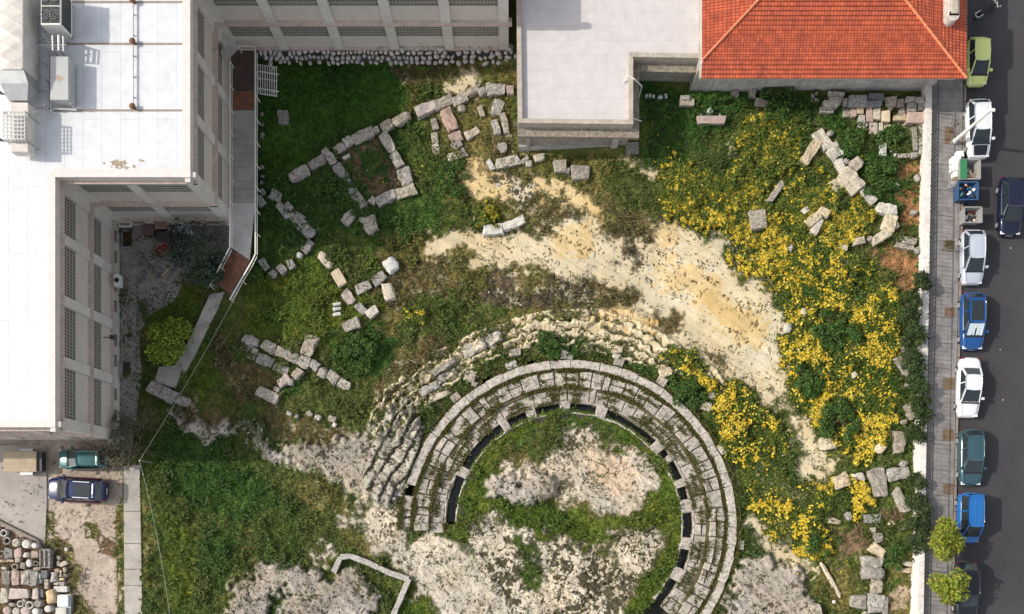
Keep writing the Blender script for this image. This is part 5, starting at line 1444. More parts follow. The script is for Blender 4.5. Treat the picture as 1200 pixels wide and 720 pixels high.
# big boulders in the yellow flowers
chain([(943, 190, 959, 164, 11, R(m='lime_c')), (957, 154, 972, 172, 14), (972, 153, 975, 158, 8, R(kind='boulder')), (974, 168, 984, 184, 14), (983, 186, 990, 203, 9), (1000, 187, 1010, 196, 13, R(kind='boulder')), (988, 200, 1008, 222, 19, R(h=.8)), (976, 222, 990, 210, 14), (990, 186, 996, 190, 6, R(kind='boulder')), (1010, 220, 1026, 237, 10), (1028, 243, 1052, 246, 12), (1047, 251, 1042, 270, 15, R(h=.7)), (1024, 283, 1044, 270, 10), (1046, 265, 1054, 262, 8, R(kind='boulder')), (1018, 278, 1023, 280, 5, R(kind='boulder'))],
      'craggy boulder line above the flowers', 'along the boulder arc around the upper flowers', .6, 'lime')
for o in list(COL.objects):
    if o.get('group') == 'craggy boulder line above the flowers' and o.name.startswith('stone_block'): o.data.materials[0] = M['lime_c']
chain([(946, 262, 962, 250, 11), (954, 273, 963, 255, 8), (960, 245, 972, 251, 9), (941, 249, 948, 243, 7)], 'fan of pale stones in the flowers', 'of the pale stone fan amid yellow flowers', .95, 'lime_c')
chain([(902, 236, 918, 213, 7), (887, 246, 890, 268, 19, R(h=.7, kind='slab')), (908, 274, 930, 290, 10, R(m='lime_c', kind='rock', h=.3)), (874, 300, 884, 306, 6, R(m='lime_c', kind='rock', h=.3))], 'stones on the open side of the flowers', 'at the rock side of the yellow flowers', .5)
chain([(1052, 279, 1075, 284, 8), (1050, 286, 1072, 291, 6), (1074, 290, 1079, 296, 6, R(kind='boulder')), (1069, 247, 1075, 250, 6, R(kind='boulder')), (1074, 204, 1077, 212, 5, R(kind='boulder'))], 'stones by the street wall', 'on the bare soil by the street wall', .4)
chain([(976, 306, 988, 312, 7), (988, 302, 996, 308, 5), (1000, 284, 1014, 280, 8), (984, 285, 994, 290, 9)], 'half buried stones in the flowers', 'half buried below the pale stone fan', .55, 'lime_c')
chain([(996, 416, 1002, 404, 6, R(m='lime_c')), (1052, 418, 1068, 440, 10), (1056, 396, 1062, 414, 7), (1063, 448, 1067, 452, 7, R(kind='boulder')), (1063, 474, 1071, 492, 7), (1056, 495, 1064, 494, 5, R(kind='boulder')), (940, 366, 952, 362, 9, R(kind='rock', m='lime_c')), (920, 383, 928, 384, 12, R(kind='rock', m='lime_c')), (1000, 437, 1004, 442, 7, R(m='lime_c', kind='boulder'))], 'stones beside the lower flower bank', 'beside the middle flower bank', .45)
chain([(962, 521, 981, 519, 14, R(m='lime_c')), (1030, 529, 1036, 521, 10, R(kind='boulder', m='lime_c')), (1056, 506, 1055, 531, 12), (1027, 549, 1034, 582, 17, R(h=.6)), (1042, 557, 1066, 554, 15, R(h=.6)), (1051, 574, 1064, 600, 11), (979, 568, 997, 560, 16, R(m='lime_c')), (1000, 560, 1014, 559, 9, R(m='lime_c', kind='boulder')), (1058, 541, 1063, 546, 8, R(kind='boulder')), (993, 607, 1000, 603, 9, R(kind='boulder', m='lime_g'))], 'blocks below the flower bank', 'among the blocks below the flower bank', .5)
chain([(1013, 608, 1032, 608, 11, R(kind='slab', m='lime_g', h=.25)), (1021, 622, 1027, 621, 7), (1026, 631, 1035, 630, 11), (1022, 640, 1036, 650, 12, R(m='lime_c')), (1012, 658, 1035, 660, 12, R(h=.6)), (1012, 672, 1037, 673, 14, R(h=.6, m='lime_g', kind='rock')), (1028, 680, 1028, 696, 12), (1028, 697, 1027, 718, 17, R(h=.6)), (1038, 701, 1038, 722, 6, R(m='lime_g')), (999, 705, 1017, 707, 15, R(h=.5)), (951, 716, 963, 714, 13, R(h=.55)), (1012, 718, 1020, 721, 5, R(kind='boulder'))],
      'column of blocks in the lower corner', 'down the short block column near the street trees', .45)
chain([(1042, 612, 1052, 614, 8, R(kind='rock')), (1054, 614, 1062, 620, 8, R(kind='rock')), (1060, 660, 1070, 662, 6, R(kind='rock')), (1058, 669, 1070, 668, 6, R(kind='rock')), (970, 610, 986, 612, 6, R(kind='rock')), (950, 612, 956, 624, 5, R(kind='rock')), (963, 660, 985, 700, 4, R(kind='rock', h=.25))], 'pale rocks in the grass below', 'amid the grass inside the lower street wall', .3, 'lime_c')
stone('white_stone', 'tiny white stone alone on the brown grass', None, 978, 706, 3, 3, 0, .2, 'marble', 'boulder', 'stone')
# low kerb of white blocks in the lower meadow
gk = tag(empty('block_kerb', G(440, 668)), 'low white stone kerb bent like a hook in the lower meadow', 'stone kerb')
kp = [(391, 671), (399, 653), (411, 652), (432, 660), (455, 671), (479, 679), (470, 700), (458, 728)]
for (xa, ya), (xb, yb) in zip(kp[:-1], kp[1:]):
    n_ = max(1, int(math.hypot(xb - xa, yb - ya) / 11))
    for q in range(n_):
        t0, t1 = q / n_, (q + 1) / n_
        cx, cy, L, dg = seg(xa + (xb - xa) * t0, ya + (yb - ya) * t0, xa + (xb - xa) * t1, ya + (yb - ya) * t1)
        o = stone('kerb_block', None, None, cx, cy, L + .4, 6.5, dg, .28, 'lime', 'ashlar', None, z=.05)
        o.data.materials[0] = M['kerbw'] if 'kerbw' in M else M['marble']
        o.parent = gk; o.location = o.location - gk.location
# rock-cut ledges between the bedrock and the seats, carved steps, cliff edge
chain([(492, 446, 503, 438, 13), (508, 437, 531, 423, 9, R(m='lime')), (515, 446, 533, 435, 9, R(m='lime_g')), (493, 460, 512, 451, 10, R(m='lime')), (505, 468, 525, 460, 7), (545, 413, 565, 402, 14), (566, 402, 584, 395, 13)],
      'rock-cut ledges above the seats', 'of the carved ledges counted up from the stepped rock', .3, 'lime_c', 'crag', 1.25)
for (x, y, l, w_) in ((603, 413, 14, 8), (664, 416, 16, 8), (723, 409, 15, 9), (723, 417, 10, 6), (551, 441, 13, 13), (556, 450, 7, 6), (780, 436, 15, 12), (835, 463, 9, 9), (828, 476, 12, 10)):
    n_ = len([o for o in COL.objects if o.get('group') == 'blocks just outside the seat ring'])
    stone('stone_block', f'{ORD[n_ + 1]} squared block lying just outside the pale seat ring', 'blocks just outside the seat ring', x, y, l, w_, random.uniform(-25, 25), .4, 'lime_c' if x > 700 else 'lime', 'block')
for o in list(COL.objects):
    if o.get('group') in ('rock-cut ledges above the seats', 'upper rock-cut ledge', 'carved rock steps', 'pale lip of the carved rock'): o.location.z -= .1
# ------------------------------------------------------------------ collection of antiquities in the yard corner
def yard(name, lab, cat, cx, cy, l, w_, h, m, kind, deg=0):
    return stone(name, lab, 'antiquities laid out in the yard', cx, cy, l, w_, deg, h, m, kind, cat, z=.02)


def rowlab(base, i, row): return f'{base}, {ORD[i]} from the picture edge in the {row} yard row'


def rect4(x0, y0, x1, y1): return (x0 + x1) / 2, (y0 + y1) / 2, abs(x1 - x0), abs(y1 - y0)


yard('square_frame_stone', 'open white square stone frame topmost in the yard corner', 'stone frame', 4, 625, 9, 9, .35, 'marble', 'ring', 30)
yard('well_ring', rowlab('dark hollow stone ring', 1, 'top'), 'stone ring', 7.5, 634, 9.5, 9.5, .5, 'lime', 'ring')
yard('column_drum', rowlab('wide flat drum with raised rim', 2, 'top'), 'column drum', 18.7, 636, 10.4, 10.4, .45, 'lime', 'drum')
yard('small_ring', 'tiny stone ring squeezed above the wide flat drum', 'stone ring', 25, 631.3, 4.6, 4.6, .4, 'lime_p', 'ring')
yard('column_drum', rowlab('large pink white drum', 3, 'top'), 'column drum', 30.6, 637.8, 10.6, 10.6, .7, 'marble', 'drum')
yard('column_drum', rowlab('small eight sided drum', 4, 'top'), 'column drum', 40, 639.6, 6.6, 7, .8, 'marble', 'drum')
yard('half_ring', rowlab('half round pale ring', 1, 'second'), 'stone ring', 1.5, 649, 8, 8, .4, 'lime', 'ring')
cx, cy, l, w_ = rect4(5, 642.5, 15, 655); yard('carved_block', rowlab('dark violet carved slab', 2, 'second'), 'carved stone', cx, cy, l, w_, .35, 'lime_g', 'ashlar')
cx, cy, l, w_ = rect4(16.3, 643, 24.7, 654.5); yard('carved_block', rowlab('rough brown block', 3, 'second'), 'carved stone', cx, cy, l, w_, .4, 'lime_p', 'block')
yard('stone_lump', rowlab('creamy white lump', 4, 'second'), 'stone', 30.4, 650.5, 7.4, 6, .5, 'lime_c', 'boulder')
cx, cy, l, w_ = rect4(36.9, 646, 45.2, 653.8); yard('carved_block', rowlab('square pink cube', 5, 'second'), 'carved stone', cx, cy, l, w_, .5, 'lime_p', 'ashlar')
yard('timber_beam', 'straight pale timber beam lying between stones in the yard', 'beam', 6, 657.5, 21, 3, .25, 'pale_wood', 'ashlar', 1)
yard('stone_lump', 'grey rounded lump at the end of the timber beam', 'stone', 20, 657, 6.8, 5.6, .5, 'lime', 'boulder')
yard('column_drum', 'oval white drum beside the little dark ring', 'column drum', 33.7, 660.2, 6.6, 9.6, .6, 'marble', 'drum')
yard('small_ring', 'little dark stone ring beside the oval white drum', 'stone ring', 41.6, 660.6, 6.2, 6.2, .6, 'lime', 'ring')
yard('square_ring', 'square hollow stone box beneath the timber beam', 'stone box', 17, 664.6, 8, 7.2, .5, 'lime', 'ring')
cx, cy, l, w_ = rect4(24, 659.5, 29.6, 666.5); yard('carved_block', 'small grey block beside the square hollow box', 'carved stone', cx, cy, l, w_, .5, 'lime', 'ashlar')
yard('stone_lump', 'flat pale lump above the tall mossy blocks', 'stone', 42.5, 667, 8.6, 4, .35, 'lime_p', 'boulder')
yard('stone_lump', 'small white lump above the first tall mossy block', 'stone', 4.5, 666, 6, 3, .35, 'marble', 'boulder')
sg = tag(empty('stone_sarcophagus', P(57.2, 654.5, .02)), 'long grey stone trough with two raised ribs at the yard edge', 'stone trough', 'antiquities laid out in the yard')
p0, p1 = P(51, 666, .6), P(63.4, 643, .6); W_, L_ = p1.x - p0.x, p1.y - p0.y
b = MB(); b.box(-W_ / 2, -L_ / 2, -.1, W_ / 2, L_ / 2, .48); b.build('trough', M['lime_g'], sg, bevel=.03)
for x in (-.46, -.02, .42):
    b = MB(); b.box((x - .04) * W_, -L_ / 2 + .02, .482, (x + .05) * W_, L_ / 2 - .02, .62); b.build('rib', M['lime'], sg, bevel=.02)
for y in (-1, 1):
    b = MB(); b.box(-W_ / 2 + .02, y * (L_ / 2 - .08) - .06, .482, W_ / 2 - .02, y * (L_ / 2 - .08) + .06, .57); b.build('end_rib', M['lime'], sg, bevel=.02)
for i, (a, b_, c, d, mm, base) in enumerate(((2.3, 668.7, 10.9, 685.4, 'lime_g', 'tall violet grey block'), (12.8, 669, 21.8, 685.4, 'lime_p', 'tall brownish block'), (23.7, 668.3, 33.4, 686, 'lime', 'tall grooved block'), (34.2, 669, 43.5, 687, 'lime_g', 'tall mossy block'))):
    cx, cy, l, w_ = rect4(a, b_, c, d); yard('column_fragment', rowlab(base, i + 1, 'third'), 'carved stone', cx, cy, l, w_, .6, mm, 'block')
yard('stone_lump', 'narrow white chip between the mossy block and dark slab', 'stone', 46, 675.3, 3.5, 7.4, .5, 'marble', 'block')
yard('carved_block', 'upright dark grey slab beside the white chip', 'carved stone', 52.3, 673.3, 7.2, 9.4, .5, 'basalt', 'ashlar')
yard('stone_lump', 'round grey lump at the foot of the mossy block', 'stone', 46.3, 681.5, 6, 5, .45, 'lime_g', 'boulder')
yard('carved_block', 'thin greenish post stone below the dark slab', 'carved stone', 54.5, 684.7, 5, 11.4, .5, 'lime', 'ashlar')
yard('stone_lump', 'cream wedge shaped stone in the rubble by the yard edge', 'stone', 62.2, 676.8, 8, 10, .5, 'lime_c', 'rock')
for i, (x, y, l, w_, mm, tx) in enumerate(((66, 669.5, 6, 5, 'lime_p', 'dusky pink'), (71, 670, 3, 3, 'lime_y', 'small orange'), (75.5, 668.5, 4.5, 6, 'lime', 'notched grey'), (70.6, 674.3, 3.4, 4.6, 'lime_y', 'upright orange'), (76.5, 675.4, 5.5, 4.5, 'lime', 'grey'), (71.3, 679.6, 6.6, 3.8, 'lime_y', 'flat orange'), (65.3, 684.2, 7.4, 3.8, 'lime_c', 'cream'), (72.5, 684.3, 6.2, 4, 'lime_p', 'pink'), (68.5, 654.2, 4.5, 4.5, 'lime', 'mottled grey'), (67.5, 660.5, 3.4, 6, 'lime', 'slim grey'), (74, 661, 8.5, 5, 'lime_c', 'pale triangular'))):
    yard('rubble_stone', f'{tx} rubble stone, {ORD[i + 1]} in the heap beside the stone trough', 'rubble stone', x, y, l, w_, .3, mm, 'rock', 20 if i == 10 else 0)
yard('ball_stone', 'white ball shaped stone on the grass verge by the trough', 'stone ball', 76.9, 644, 3.8, 3.8, .3, 'marble', 'boulder')
yard('marble_slab', 'smooth white slab with slanted end above the covered crate', 'marble slab', 71, 690.6, 16, 7, .4, 'marble', 'ashlar')
cx, cy, l, w_ = rect4(0, 689, 8.5, 707); yard('column_fragment', rowlab('tall two tone block', 1, 'fourth'), 'carved stone', cx, cy, l, w_, .6, 'lime_c', 'block')
cx, cy, l, w_ = rect4(11, 690, 33.4, 701.7); yard('carved_block', rowlab('broad pink slab', 2, 'fourth'), 'carved stone', cx, cy, l, w_, .55, 'lime_p', 'ashlar')
cx, cy, l, w_ = rect4(37.3, 689.7, 44.3, 703); yard('carved_block', rowlab('brown upright block', 3, 'fourth'), 'carved stone', cx, cy, l, w_, .5, 'lime_p', 'block')
cx, cy, l, w_ = rect4(44.8, 690, 51, 701); yard('carved_block', rowlab('dark recessed slab', 4, 'fourth'), 'carved stone', cx, cy, l, w_, .3, 'basalt', 'ashlar')
yard('column_drum', 'large tilted egg shaped yellow stone', 'stone', 58.7, 699.4, 11, 15, .7, 'lime_y', 'boulder', 20)
yard('small_ring', rowlab('white ring with black hole', 1, 'fifth'), 'stone ring', 23.3, 708, 8, 8, .5, 'marble', 'ring')
yard('small_ring', rowlab('larger white ring with brown hole', 2, 'fifth'), 'stone ring', 34.2, 709.5, 9.4, 9.4, .5, 'marble', 'ring')
yard('column_drum', rowlab('plain grey white drum', 3, 'fifth'), 'column drum', 44.3, 707.5, 9, 9, .7, 'lime', 'drum')
yard('stone_lump', 'grey lump left of the rings', 'stone', 14, 709.2, 8.6, 4.8, .4, 'lime', 'boulder')
yard('stone_lump', 'little white chip between the two rings', 'stone', 28, 704.8, 4.4, 4, .4, 'marble', 'boulder')
yard('column_drum', rowlab('pink speckled drum', 1, 'bottom'), 'column drum', 8.2, 716, 10.4, 10.4, .5, 'lime_p', 'drum')
yard('column_drum', rowlab('cream yellow drum', 2, 'bottom'), 'column drum', 19, 717, 9.6, 10, .5, 'lime_c', 'drum')
yard('column_drum', rowlab('wide salmon pink drum', 3, 'bottom'), 'column drum', 29.6, 716.5, 11.4, 11.4, .5, 'lime_p', 'drum')
yard('column_drum', rowlab('white drum', 4, 'bottom'), 'column drum', 41.6, 717, 8.6, 8.6, .6, 'marble', 'drum')
yard('column_drum', rowlab('white drum with dark side', 5, 'bottom'), 'column drum', 56, 713.8, 8.4, 8.4, .7, 'marble', 'drum')
cr = tag(empty('covered_crate', P(73, 706, .02)), 'crate of finds wrapped in pale blue plastic sheet in the yard corner', 'crate')
p0, p1 = P(66.5, 711.5, .7), P(81.5, 697, .7); p2 = P(81.5, 722, .7); cr_o = cr.location
b = MB(); b.box(p0.x + .05, p2.y, 0, p1.x, p1.y, .5); b.build('crate', M['metalg'], cr, cr_o, bevel=.02)
b = MB(); b.box(p0.x, p0.y, .502, p1.x - .12, p1.y - .05, .66); b.build('plastic_sheet', M['tarp'], cr, cr_o, bevel=.07)
b = MB(); b.box(p0.x - .1, p2.y, .502, p1.x - .25, p0.y - .06, .72); b.build('stone_tray', M['marble'], cr, cr_o, bevel=.05)
kw = MB(); a, c = P(-10, 607, .2), P(44, 634, .2)
kw.bar(a, c, .22, .3); kw.bar(c, P(50, 643, .2), .22, .3); tag(kw.build('yard_kerb', M['kerb']), kind='structure')
# ------------------------------------------------------------------ cars
def paint_mat(name, c, metal=.0, rough=.16):
    return mat('car_paint_' + name, c, rough, .03, 1.5, metal=metal, coat=.25 if max(c) < .1 else .5)


def car(label, px, py, heading, L=4.1, W=1.72, Ht=1.46, paint=None, style='hatch', z=ST, roofm=None, hoodm=None, extras=(), group='cars parked along the kerb', tr=None):
    """heading in degrees, anticlockwise from the picture's right; x is forward in the car's own frame"""
    root = tag(empty('parked_car', P(px, py, z + .85) - Vector((0, 0, .85)), math.radians(heading)), label, 'car', group)
    hw = W / 2
    hood = {'hatch': .235, 'sedan': .25, 'suv': .24, 'van': .16, 'mini': .2}[style]
    belt = {'hatch': .93, 'sedan': .90, 'suv': 1.02, 'van': 1.0, 'mini': .92}[style]
    xf = L / 2 - hood * L            # foot of the windscreen
    xr = {'hatch': -L / 2 + .12, 'sedan': -L / 2 + .78, 'suv': -L / 2 + .14, 'van': -L / 2 + .10, 'mini': -L / 2 + .12}[style]
    rake = {'hatch': .9, 'sedan': .92, 'suv': .85, 'van': .7, 'mini': .85}[style]
    rrake = {'hatch': .5, 'sedan': .66, 'suv': .42, 'van': .16, 'mini': .40}[style]
    n = 34; xs = [-L / 2 + L * (0.5 - .5 * math.cos(math.pi * i / (n - 1))) * .6 + L * .4 * i / (n - 1) for i in range(n)]
    def hwid(x):
        t = abs(2 * x / L); return hw * (1 - .24 * t ** 7 - .05 * t ** 2) * (1.0 if t < .999 else .95)
    def top(x):
        if x > xf:
            t = (x - xf) / (L / 2 - xf); return belt + .02 - (.16 + .05 * t) * t - .20 * max(0, t - .86) / .14 * .6
        if x < xr:
            t = (xr - x) / (L / 2 + xr); return belt + .03 - .06 * t - .22 * max(0, t - .8) / .2 * .5
        return belt
    prof = [(-.90, .22), (-1.0, .40), (-1.0, .62), (-.965, .82), (-.90, .95), (-.70, .99), (-.35, 1.015), (0, 1.02)]
    prof = prof + [(-a, b_) for a, b_ in prof[-2::-1]]
    m_ = len(prof)
    vs = []; fs = []
    for x in xs:
        w_, t = hwid(x), top(x)
        for a, b_ in prof:
            lowz = .22 if b_ < .3 else None
            vs.append((x + (0 if abs(x) < L / 2 - .01 else 0), a * w_, .22 if lowz else t * b_ if b_ > .6 else b_))
    for i in range(n - 1):
        for k in range(m_ - 1): fs.append((i * m_ + k, i * m_ + k + 1, (i + 1) * m_ + k + 1, (i + 1) * m_ + k))
        fs.append((i * m_ + m_ - 1, i * m_, (i + 1) * m_, (i + 1) * m_ + m_ - 1))
    fs.append(tuple(range(m_ - 1, -1, -1))); fs.append(tuple((n - 1) * m_ + k for k in range(m_)))
    b = MB(); b.add(vs, [tuple(reversed(f)) for f in fs]); body = b.build('body', paint, root, smooth=True)
    # glasshouse
    xf2, xr2 = xf - rake, xr + rrake
    wb, wt = hw * .90, hw * .72
    def gl(xa, ya, z_): return (xa, ya, z_)
    zb, zt = belt - .02, Ht - .05
    gm = MB()
    k = 6
    lo = [(xf + .02, -wb * .86), (xf + .1, 0), (xf + .02, wb * .86), (xf - .35, wb), ((xf + xr) / 2, wb * 1.01), (xr + .3, wb * .98), (xr, wb * .86), (xr - .04, 0), (xr, -wb * .86), (xr + .3, -wb * .98), ((xf + xr) / 2, -wb * 1.01), (xf - .35, -wb)]
    hi = [(xf2, -wt * .9), (xf2 + .07, 0), (xf2, wt * .9), (xf2 - .2, wt), ((xf2 + xr2) / 2, wt * 1.02), (xr2 + .2, wt), (xr2, wt * .9), (xr2 - .03, 0), (xr2, -wt * .9), (xr2 + .2, -wt), ((xf2 + xr2) / 2, -wt * 1.02), (xf2 - .2, -wt)]
    nn = len(lo)
    gm.add([(*p, zb) for p in lo] + [(*p, zt) for p in hi], [(i, (i + 1) % nn, (i + 1) % nn + nn, i + nn) for i in range(nn)] + [tuple(range(nn, 2 * nn))])
    gm.build('window', M['glass'], root)
    # roof panel
    rm = MB(); g = 9; rv = []
    for i in range(g):
        for j in range(g):
            u, v = i / (g - 1), j / (g - 1) * 2 - 1
            x = (xr2 - .05) + (xf2 + .04 - xr2 + .05) * u; x += (.07 if u > .5 else -.05) * (1 - v * v) * abs(2 * u - 1) ** 3
            w2 = wt * 1.03 * (1 - .10 * abs(2 * u - 1) ** 4)
            rv.append((x, v * w2, zt + .06 * (1 - v ** 4) * (1 - .55 * abs(2 * u - 1) ** 3) + .005))
    rm.add(rv, [(i * g + j, i * g + j + 1, (i + 1) * g + j + 1, (i + 1) * g + j)[::-1] for i in range(g - 1) for j in range(g - 1)])
    edge = [i * g for i in range(g)] + [(g - 1) * g + j for j in range(1, g)] + [i * g + g - 1 for i in range(g - 2, -1, -1)] + [j for j in range(g - 2, 0, -1)]
    nv = len(rv); ne = len(edge); rm.v += [(rv[e][0], rv[e][1], zt - .04) for e in edge]
    rm.f += [(edge[q], edge[(q + 1) % ne], nv + (q + 1) % ne, nv + q) for q in range(ne)]
    rm.build('roof', roofm or paint, root, smooth=True)
    # pillars
    for s in (-1, 1):
        xm = (xf2 + xr2) / 2
        for p_, q_, th_ in (((xf + .02, s * wb * .88, zb), (xf2, s * wt * .93, zt + .01), .075), ((xr, s * wb * .88, zb), (xr2, s * wt * .93, zt + .01), .11), ((xm + .05, s * wb * 1.0, zb), (xm, s * wt * 1.02, zt + .01), .07)):
            pl = MB(); pl.bar(p_, q_, th_); pl.build('pillar', paint, root)
    # bonnet panel edge, cowl, bumpers
    b = MB(); b.box(xf + .0, -hw * .78, belt - .03, xf + .13, hw * .78, belt + .035); b.build('cowl', M['black'], root)
    if hoodm:
        hm = MB(); hv = []
        for i in range(8):
            for j in range(7):
                x = xf + .16 + (L / 2 - .16 - xf - .16) * i / 7; v = j / 6 * 2 - 1
                hv.append((x, v * hwid(x) * .62, top(x) * 1.02 + .014 - .02 * v * v))
        hm.add(hv, [(i * 7 + j, (i + 1) * 7 + j, (i + 1) * 7 + j + 1, i * 7 + j + 1) for i in range(7) for j in range(6)]); hm.build('bonnet', hoodm, root, smooth=True)
    b = MB()
    for s in (-1, 1): b.bar((xf + .15, s * hw * .70, top(xf + .15) * 1.0 + .012), (L / 2 - .22, s * hw * .60, top(L / 2 - .22) * 1.0 + .012), .012)
    b.build('bonnet_seam', M['black'], root)
    for s in (-1, 1):
        for x in (L * .305, -L * .30):
            wh = empty('wheel', (x, s * (hw - .12), .31)); wh.parent = root
            t = MB(); t.tube([(0, -.1, 0), (0, .1, 0)], .31, 18); t.build('tyre', M['black'], wh)
            t = MB(); t.tube([(0, s * .09, 0), (0, s * .108, 0)], .19, 12); t.build('rim', M['metalg'], wh)
        b = MB(); b.box(L / 2 - .30, s * hw * .66 - .16, .60, L / 2 - .05, s * hw * .66 + .13, .735); hl = b.build('headlight', M['lampw'], root, bevel=.03)
        b = MB(); b.box(-L / 2 + .0, s * hw * .72 - .12, .62, -L / 2 + .12, s * hw * .72 + .12, .86); b.build('taillight', M['lampr'], root, bevel=.02)
        b = MB(); b.box(xf - .38, s * hw * .93, belt - .02, xf - .18, s * (hw + .17), belt + .12); b.build('mirror', paint if style != 'van' else M['black'], root, bevel=.03)
    b = MB(); b.box(L / 2 - .035, -.26, .42, L / 2 + .012, .26, .53); b.build('number_plate', M['metalw'], root); b = MB(); b.box(-L / 2 - .012, -.26, .50, -L / 2 + .035, .26, .61); b.build('number_plate', M['metalw'], root)
    b = MB(); b.box(L / 2 - .12, -hw * .70, .3, L / 2 - .01, hw * .70, .40); b.box(-L / 2 + .01, -hw * .74, .3, -L / 2 + .1, hw * .74, .42); b.build('grille', M['black'], root)
    for e in extras: e(root, L, W, Ht, xf, xr, xf2, xr2, wt, zt, wb, zb)
    return root


def rails(root, L, W, Ht, xf, xr, xf2, xr2, wt, zt, wb, zb):
    for s in (-1, 1):
        b = MB(); y = s * wt * .9; b.bar((xr2 + .3, y, zt + .13), (xf2 - .45, y, zt + .13), .06)
        for x in (xr2 + .32, xf2 - .47): b.bar((x, y, zt), (x, y, zt + .13), .05)
        b.build('roof_rail', M['metalg'], root)
    b = MB(); b.box(xr2 + .25, -wt * .7, zt + .062, xf2 - .55, wt * .7, zt + .085); b.build('sunroof', M['glass'], root)


def wide_rails(root, L, W, Ht, xf, xr, xf2, xr2, wt, zt, wb, zb):
    for k in range(6):
        y = -wt * .75 + wt * 1.5 * k / 5
        b = MB(); b.box(xr2 + .1, y - .025, zt + .05, xf2 - .1, y + .025, zt + .08); b.build('roof_rib', mat('rib_paint', (.016, .14, .40), .35, .03), root) if k == 0 else b.build('roof_rib', D.materials['rib_paint'], root)


def sunshade(root, L, W, Ht, xf, xr, xf2, xr2, wt, zt, wb, zb):
    b = MB(); n = 9
    for k in range(n):
        y0 = -wt * .86 + wt * 1.72 * k / n; y1 = y0 + wt * 1.72 / n; lift = .012 + .03 * (k % 2)
        q = [(xf - .02, y0 * 1.06, zb + .035 + lift), (xf - .02, y1 * 1.06, zb + .035 + lift), (xf2 + .10, y1, zt - .02 + lift), (xf2 + .10, y0, zt - .02 + lift)]
        b.add(q, [(0, 1, 2, 3)])
    b.build('sunshade', mat('sunshade_foil', (.72, .80, .82), .25, .08, 6, metal=.3), root)


def darkroof(root, L, W, Ht, xf, xr, xf2, xr2, wt, zt, wb, zb):
    b = MB(); b.box(xr2 + .15, -wt * .72, zt + .058, xf2 - .12, wt * .72, zt + .075); b.build('sunroof', M['glass'], root)


def sidetrim(root, L, W, Ht, xf, xr, xf2, xr2, wt, zt, wb, zb):
    for s in (-1, 1):
        b = MB(); y = s * (W / 2 - .01); b.box(-L * .40, min(y, y + s * .07), .36, L * .36, max(y, y + s * .07), .80); b.build('side_panel', maroon, root, bevel=.02)


lime_p_ = paint_mat('lime', (.62, .68, .22)); white_p = paint_mat('white', (.66, .66, .68)); silver = paint_mat('silver', (.50, .53, .60), .25)
navy = paint_mat('navy', (.008, .011, .032)); blue = paint_mat('blue', (.008, .062, .21)); azure = paint_mat('azure', (.012, .12, .36)); teal = paint_mat('teal', (.035, .085, .105), .2)
black_p = paint_mat('black', (.010, .012, .016)); green_p = paint_mat('green', (.03, .12, .115), .2); indigo = paint_mat('indigo', (.008, .016, .075)); maroon = paint_mat('maroon', (.10, .012, .02))
car('small lime green hatchback parked beside the tiled house', 1147, 71, -90, 3.5, 1.56, 1.5, lime_p_, 'mini')
car('white hatchback with a black bonnet parked by the lamp post', 1148, 150, -88, 4.35, 1.72, 1.45, white_p, 'hatch', hoodm=black_p)
car('dark navy car out in the street by the picture edge', 1186, 241, -91, 4.3, 1.75, 1.45, navy, 'hatch', group=None)
car('silver hatchback parked below the rubbish bins', 1141, 301, -90, 4.05, 1.68, 1.46, silver, 'hatch')
car('bright blue hatchback with a silver windscreen shade', 1141, 376, -90, 4.25, 1.74, 1.46, blue, 'hatch', extras=(sunshade, darkroof))
car('white saloon parked between the bright blue and teal cars', 1137, 454, -92, 4.45, 1.7, 1.42, white_p, 'sedan')
car('dark teal hatchback parked above the azure van', 1139, 536, -90, 4.2, 1.72, 1.48, teal, 'hatch')
car('azure blue van with a ribbed roof parked near the street trees', 1137, 607, -90, 3.75, 1.62, 1.8, azure, 'van', extras=(wide_rails,))
car('black car half under the lower street tree', 1134, 693, -90, 4.35, 1.75, 1.46, black_p, 'hatch')
car('teal green estate car parked close to the big building', 97, 538, 180, 3.85, 1.62, 1.55, green_p, 'suv', z=.1, group='cars in the yard')
car('indigo estate car with roof rails and maroon sides in the yard', 89, 574, 177, 4.5, 1.85, 1.6, indigo, 'suv', z=.1, extras=(rails, sidetrim), group='cars in the yard')
# small trailer
tl = tag(empty('box_trailer', P(31, 542, .1)), 'tan flat topped two wheel trailer parked in the yard', 'trailer')
p0, p1 = P(12, 554, 1.0), P(50.5, 530, 1.0); c = (p0 + p1) / 2; W_, L_ = p1.x - p0.x, p1.y - p0.y
b = MB(); b.box(-W_ / 2, -L_ / 2, .5, W_ / 2, L_ / 2, .95); tb = b.build('box', mat('trailer_tan', (.42, .33, .22), .7, .15, 1.5, .1, stain=.2), tl, bevel=.02)
b = MB(); b.box(W_ / 2, -L_ / 2 + .05, .2, W_ / 2 + .35, L_ / 2 - .05, .8); b.build('tail_board', M['metald'], tl)
b = MB(); b.bar((-W_ / 2, 0, .5), (-W_ / 2 - 1.0, 0, .45), .08); b.build('tow_bar', M['metald'], tl)
for s in (-1, 1):
    wh = empty('wheel', (.35, s * (L_ / 2 + .1), .3)); wh.parent = tl
    b = MB(); b.tube([(0, -.1, 0), (0, .1, 0)], .3, 16); b.build('tyre', M['black'], wh)
    b = MB(); b.bar((-.5, 0, .36), (.5, 0, .36), .24, .04); b.build('mudguard', M['metalg'], wh)
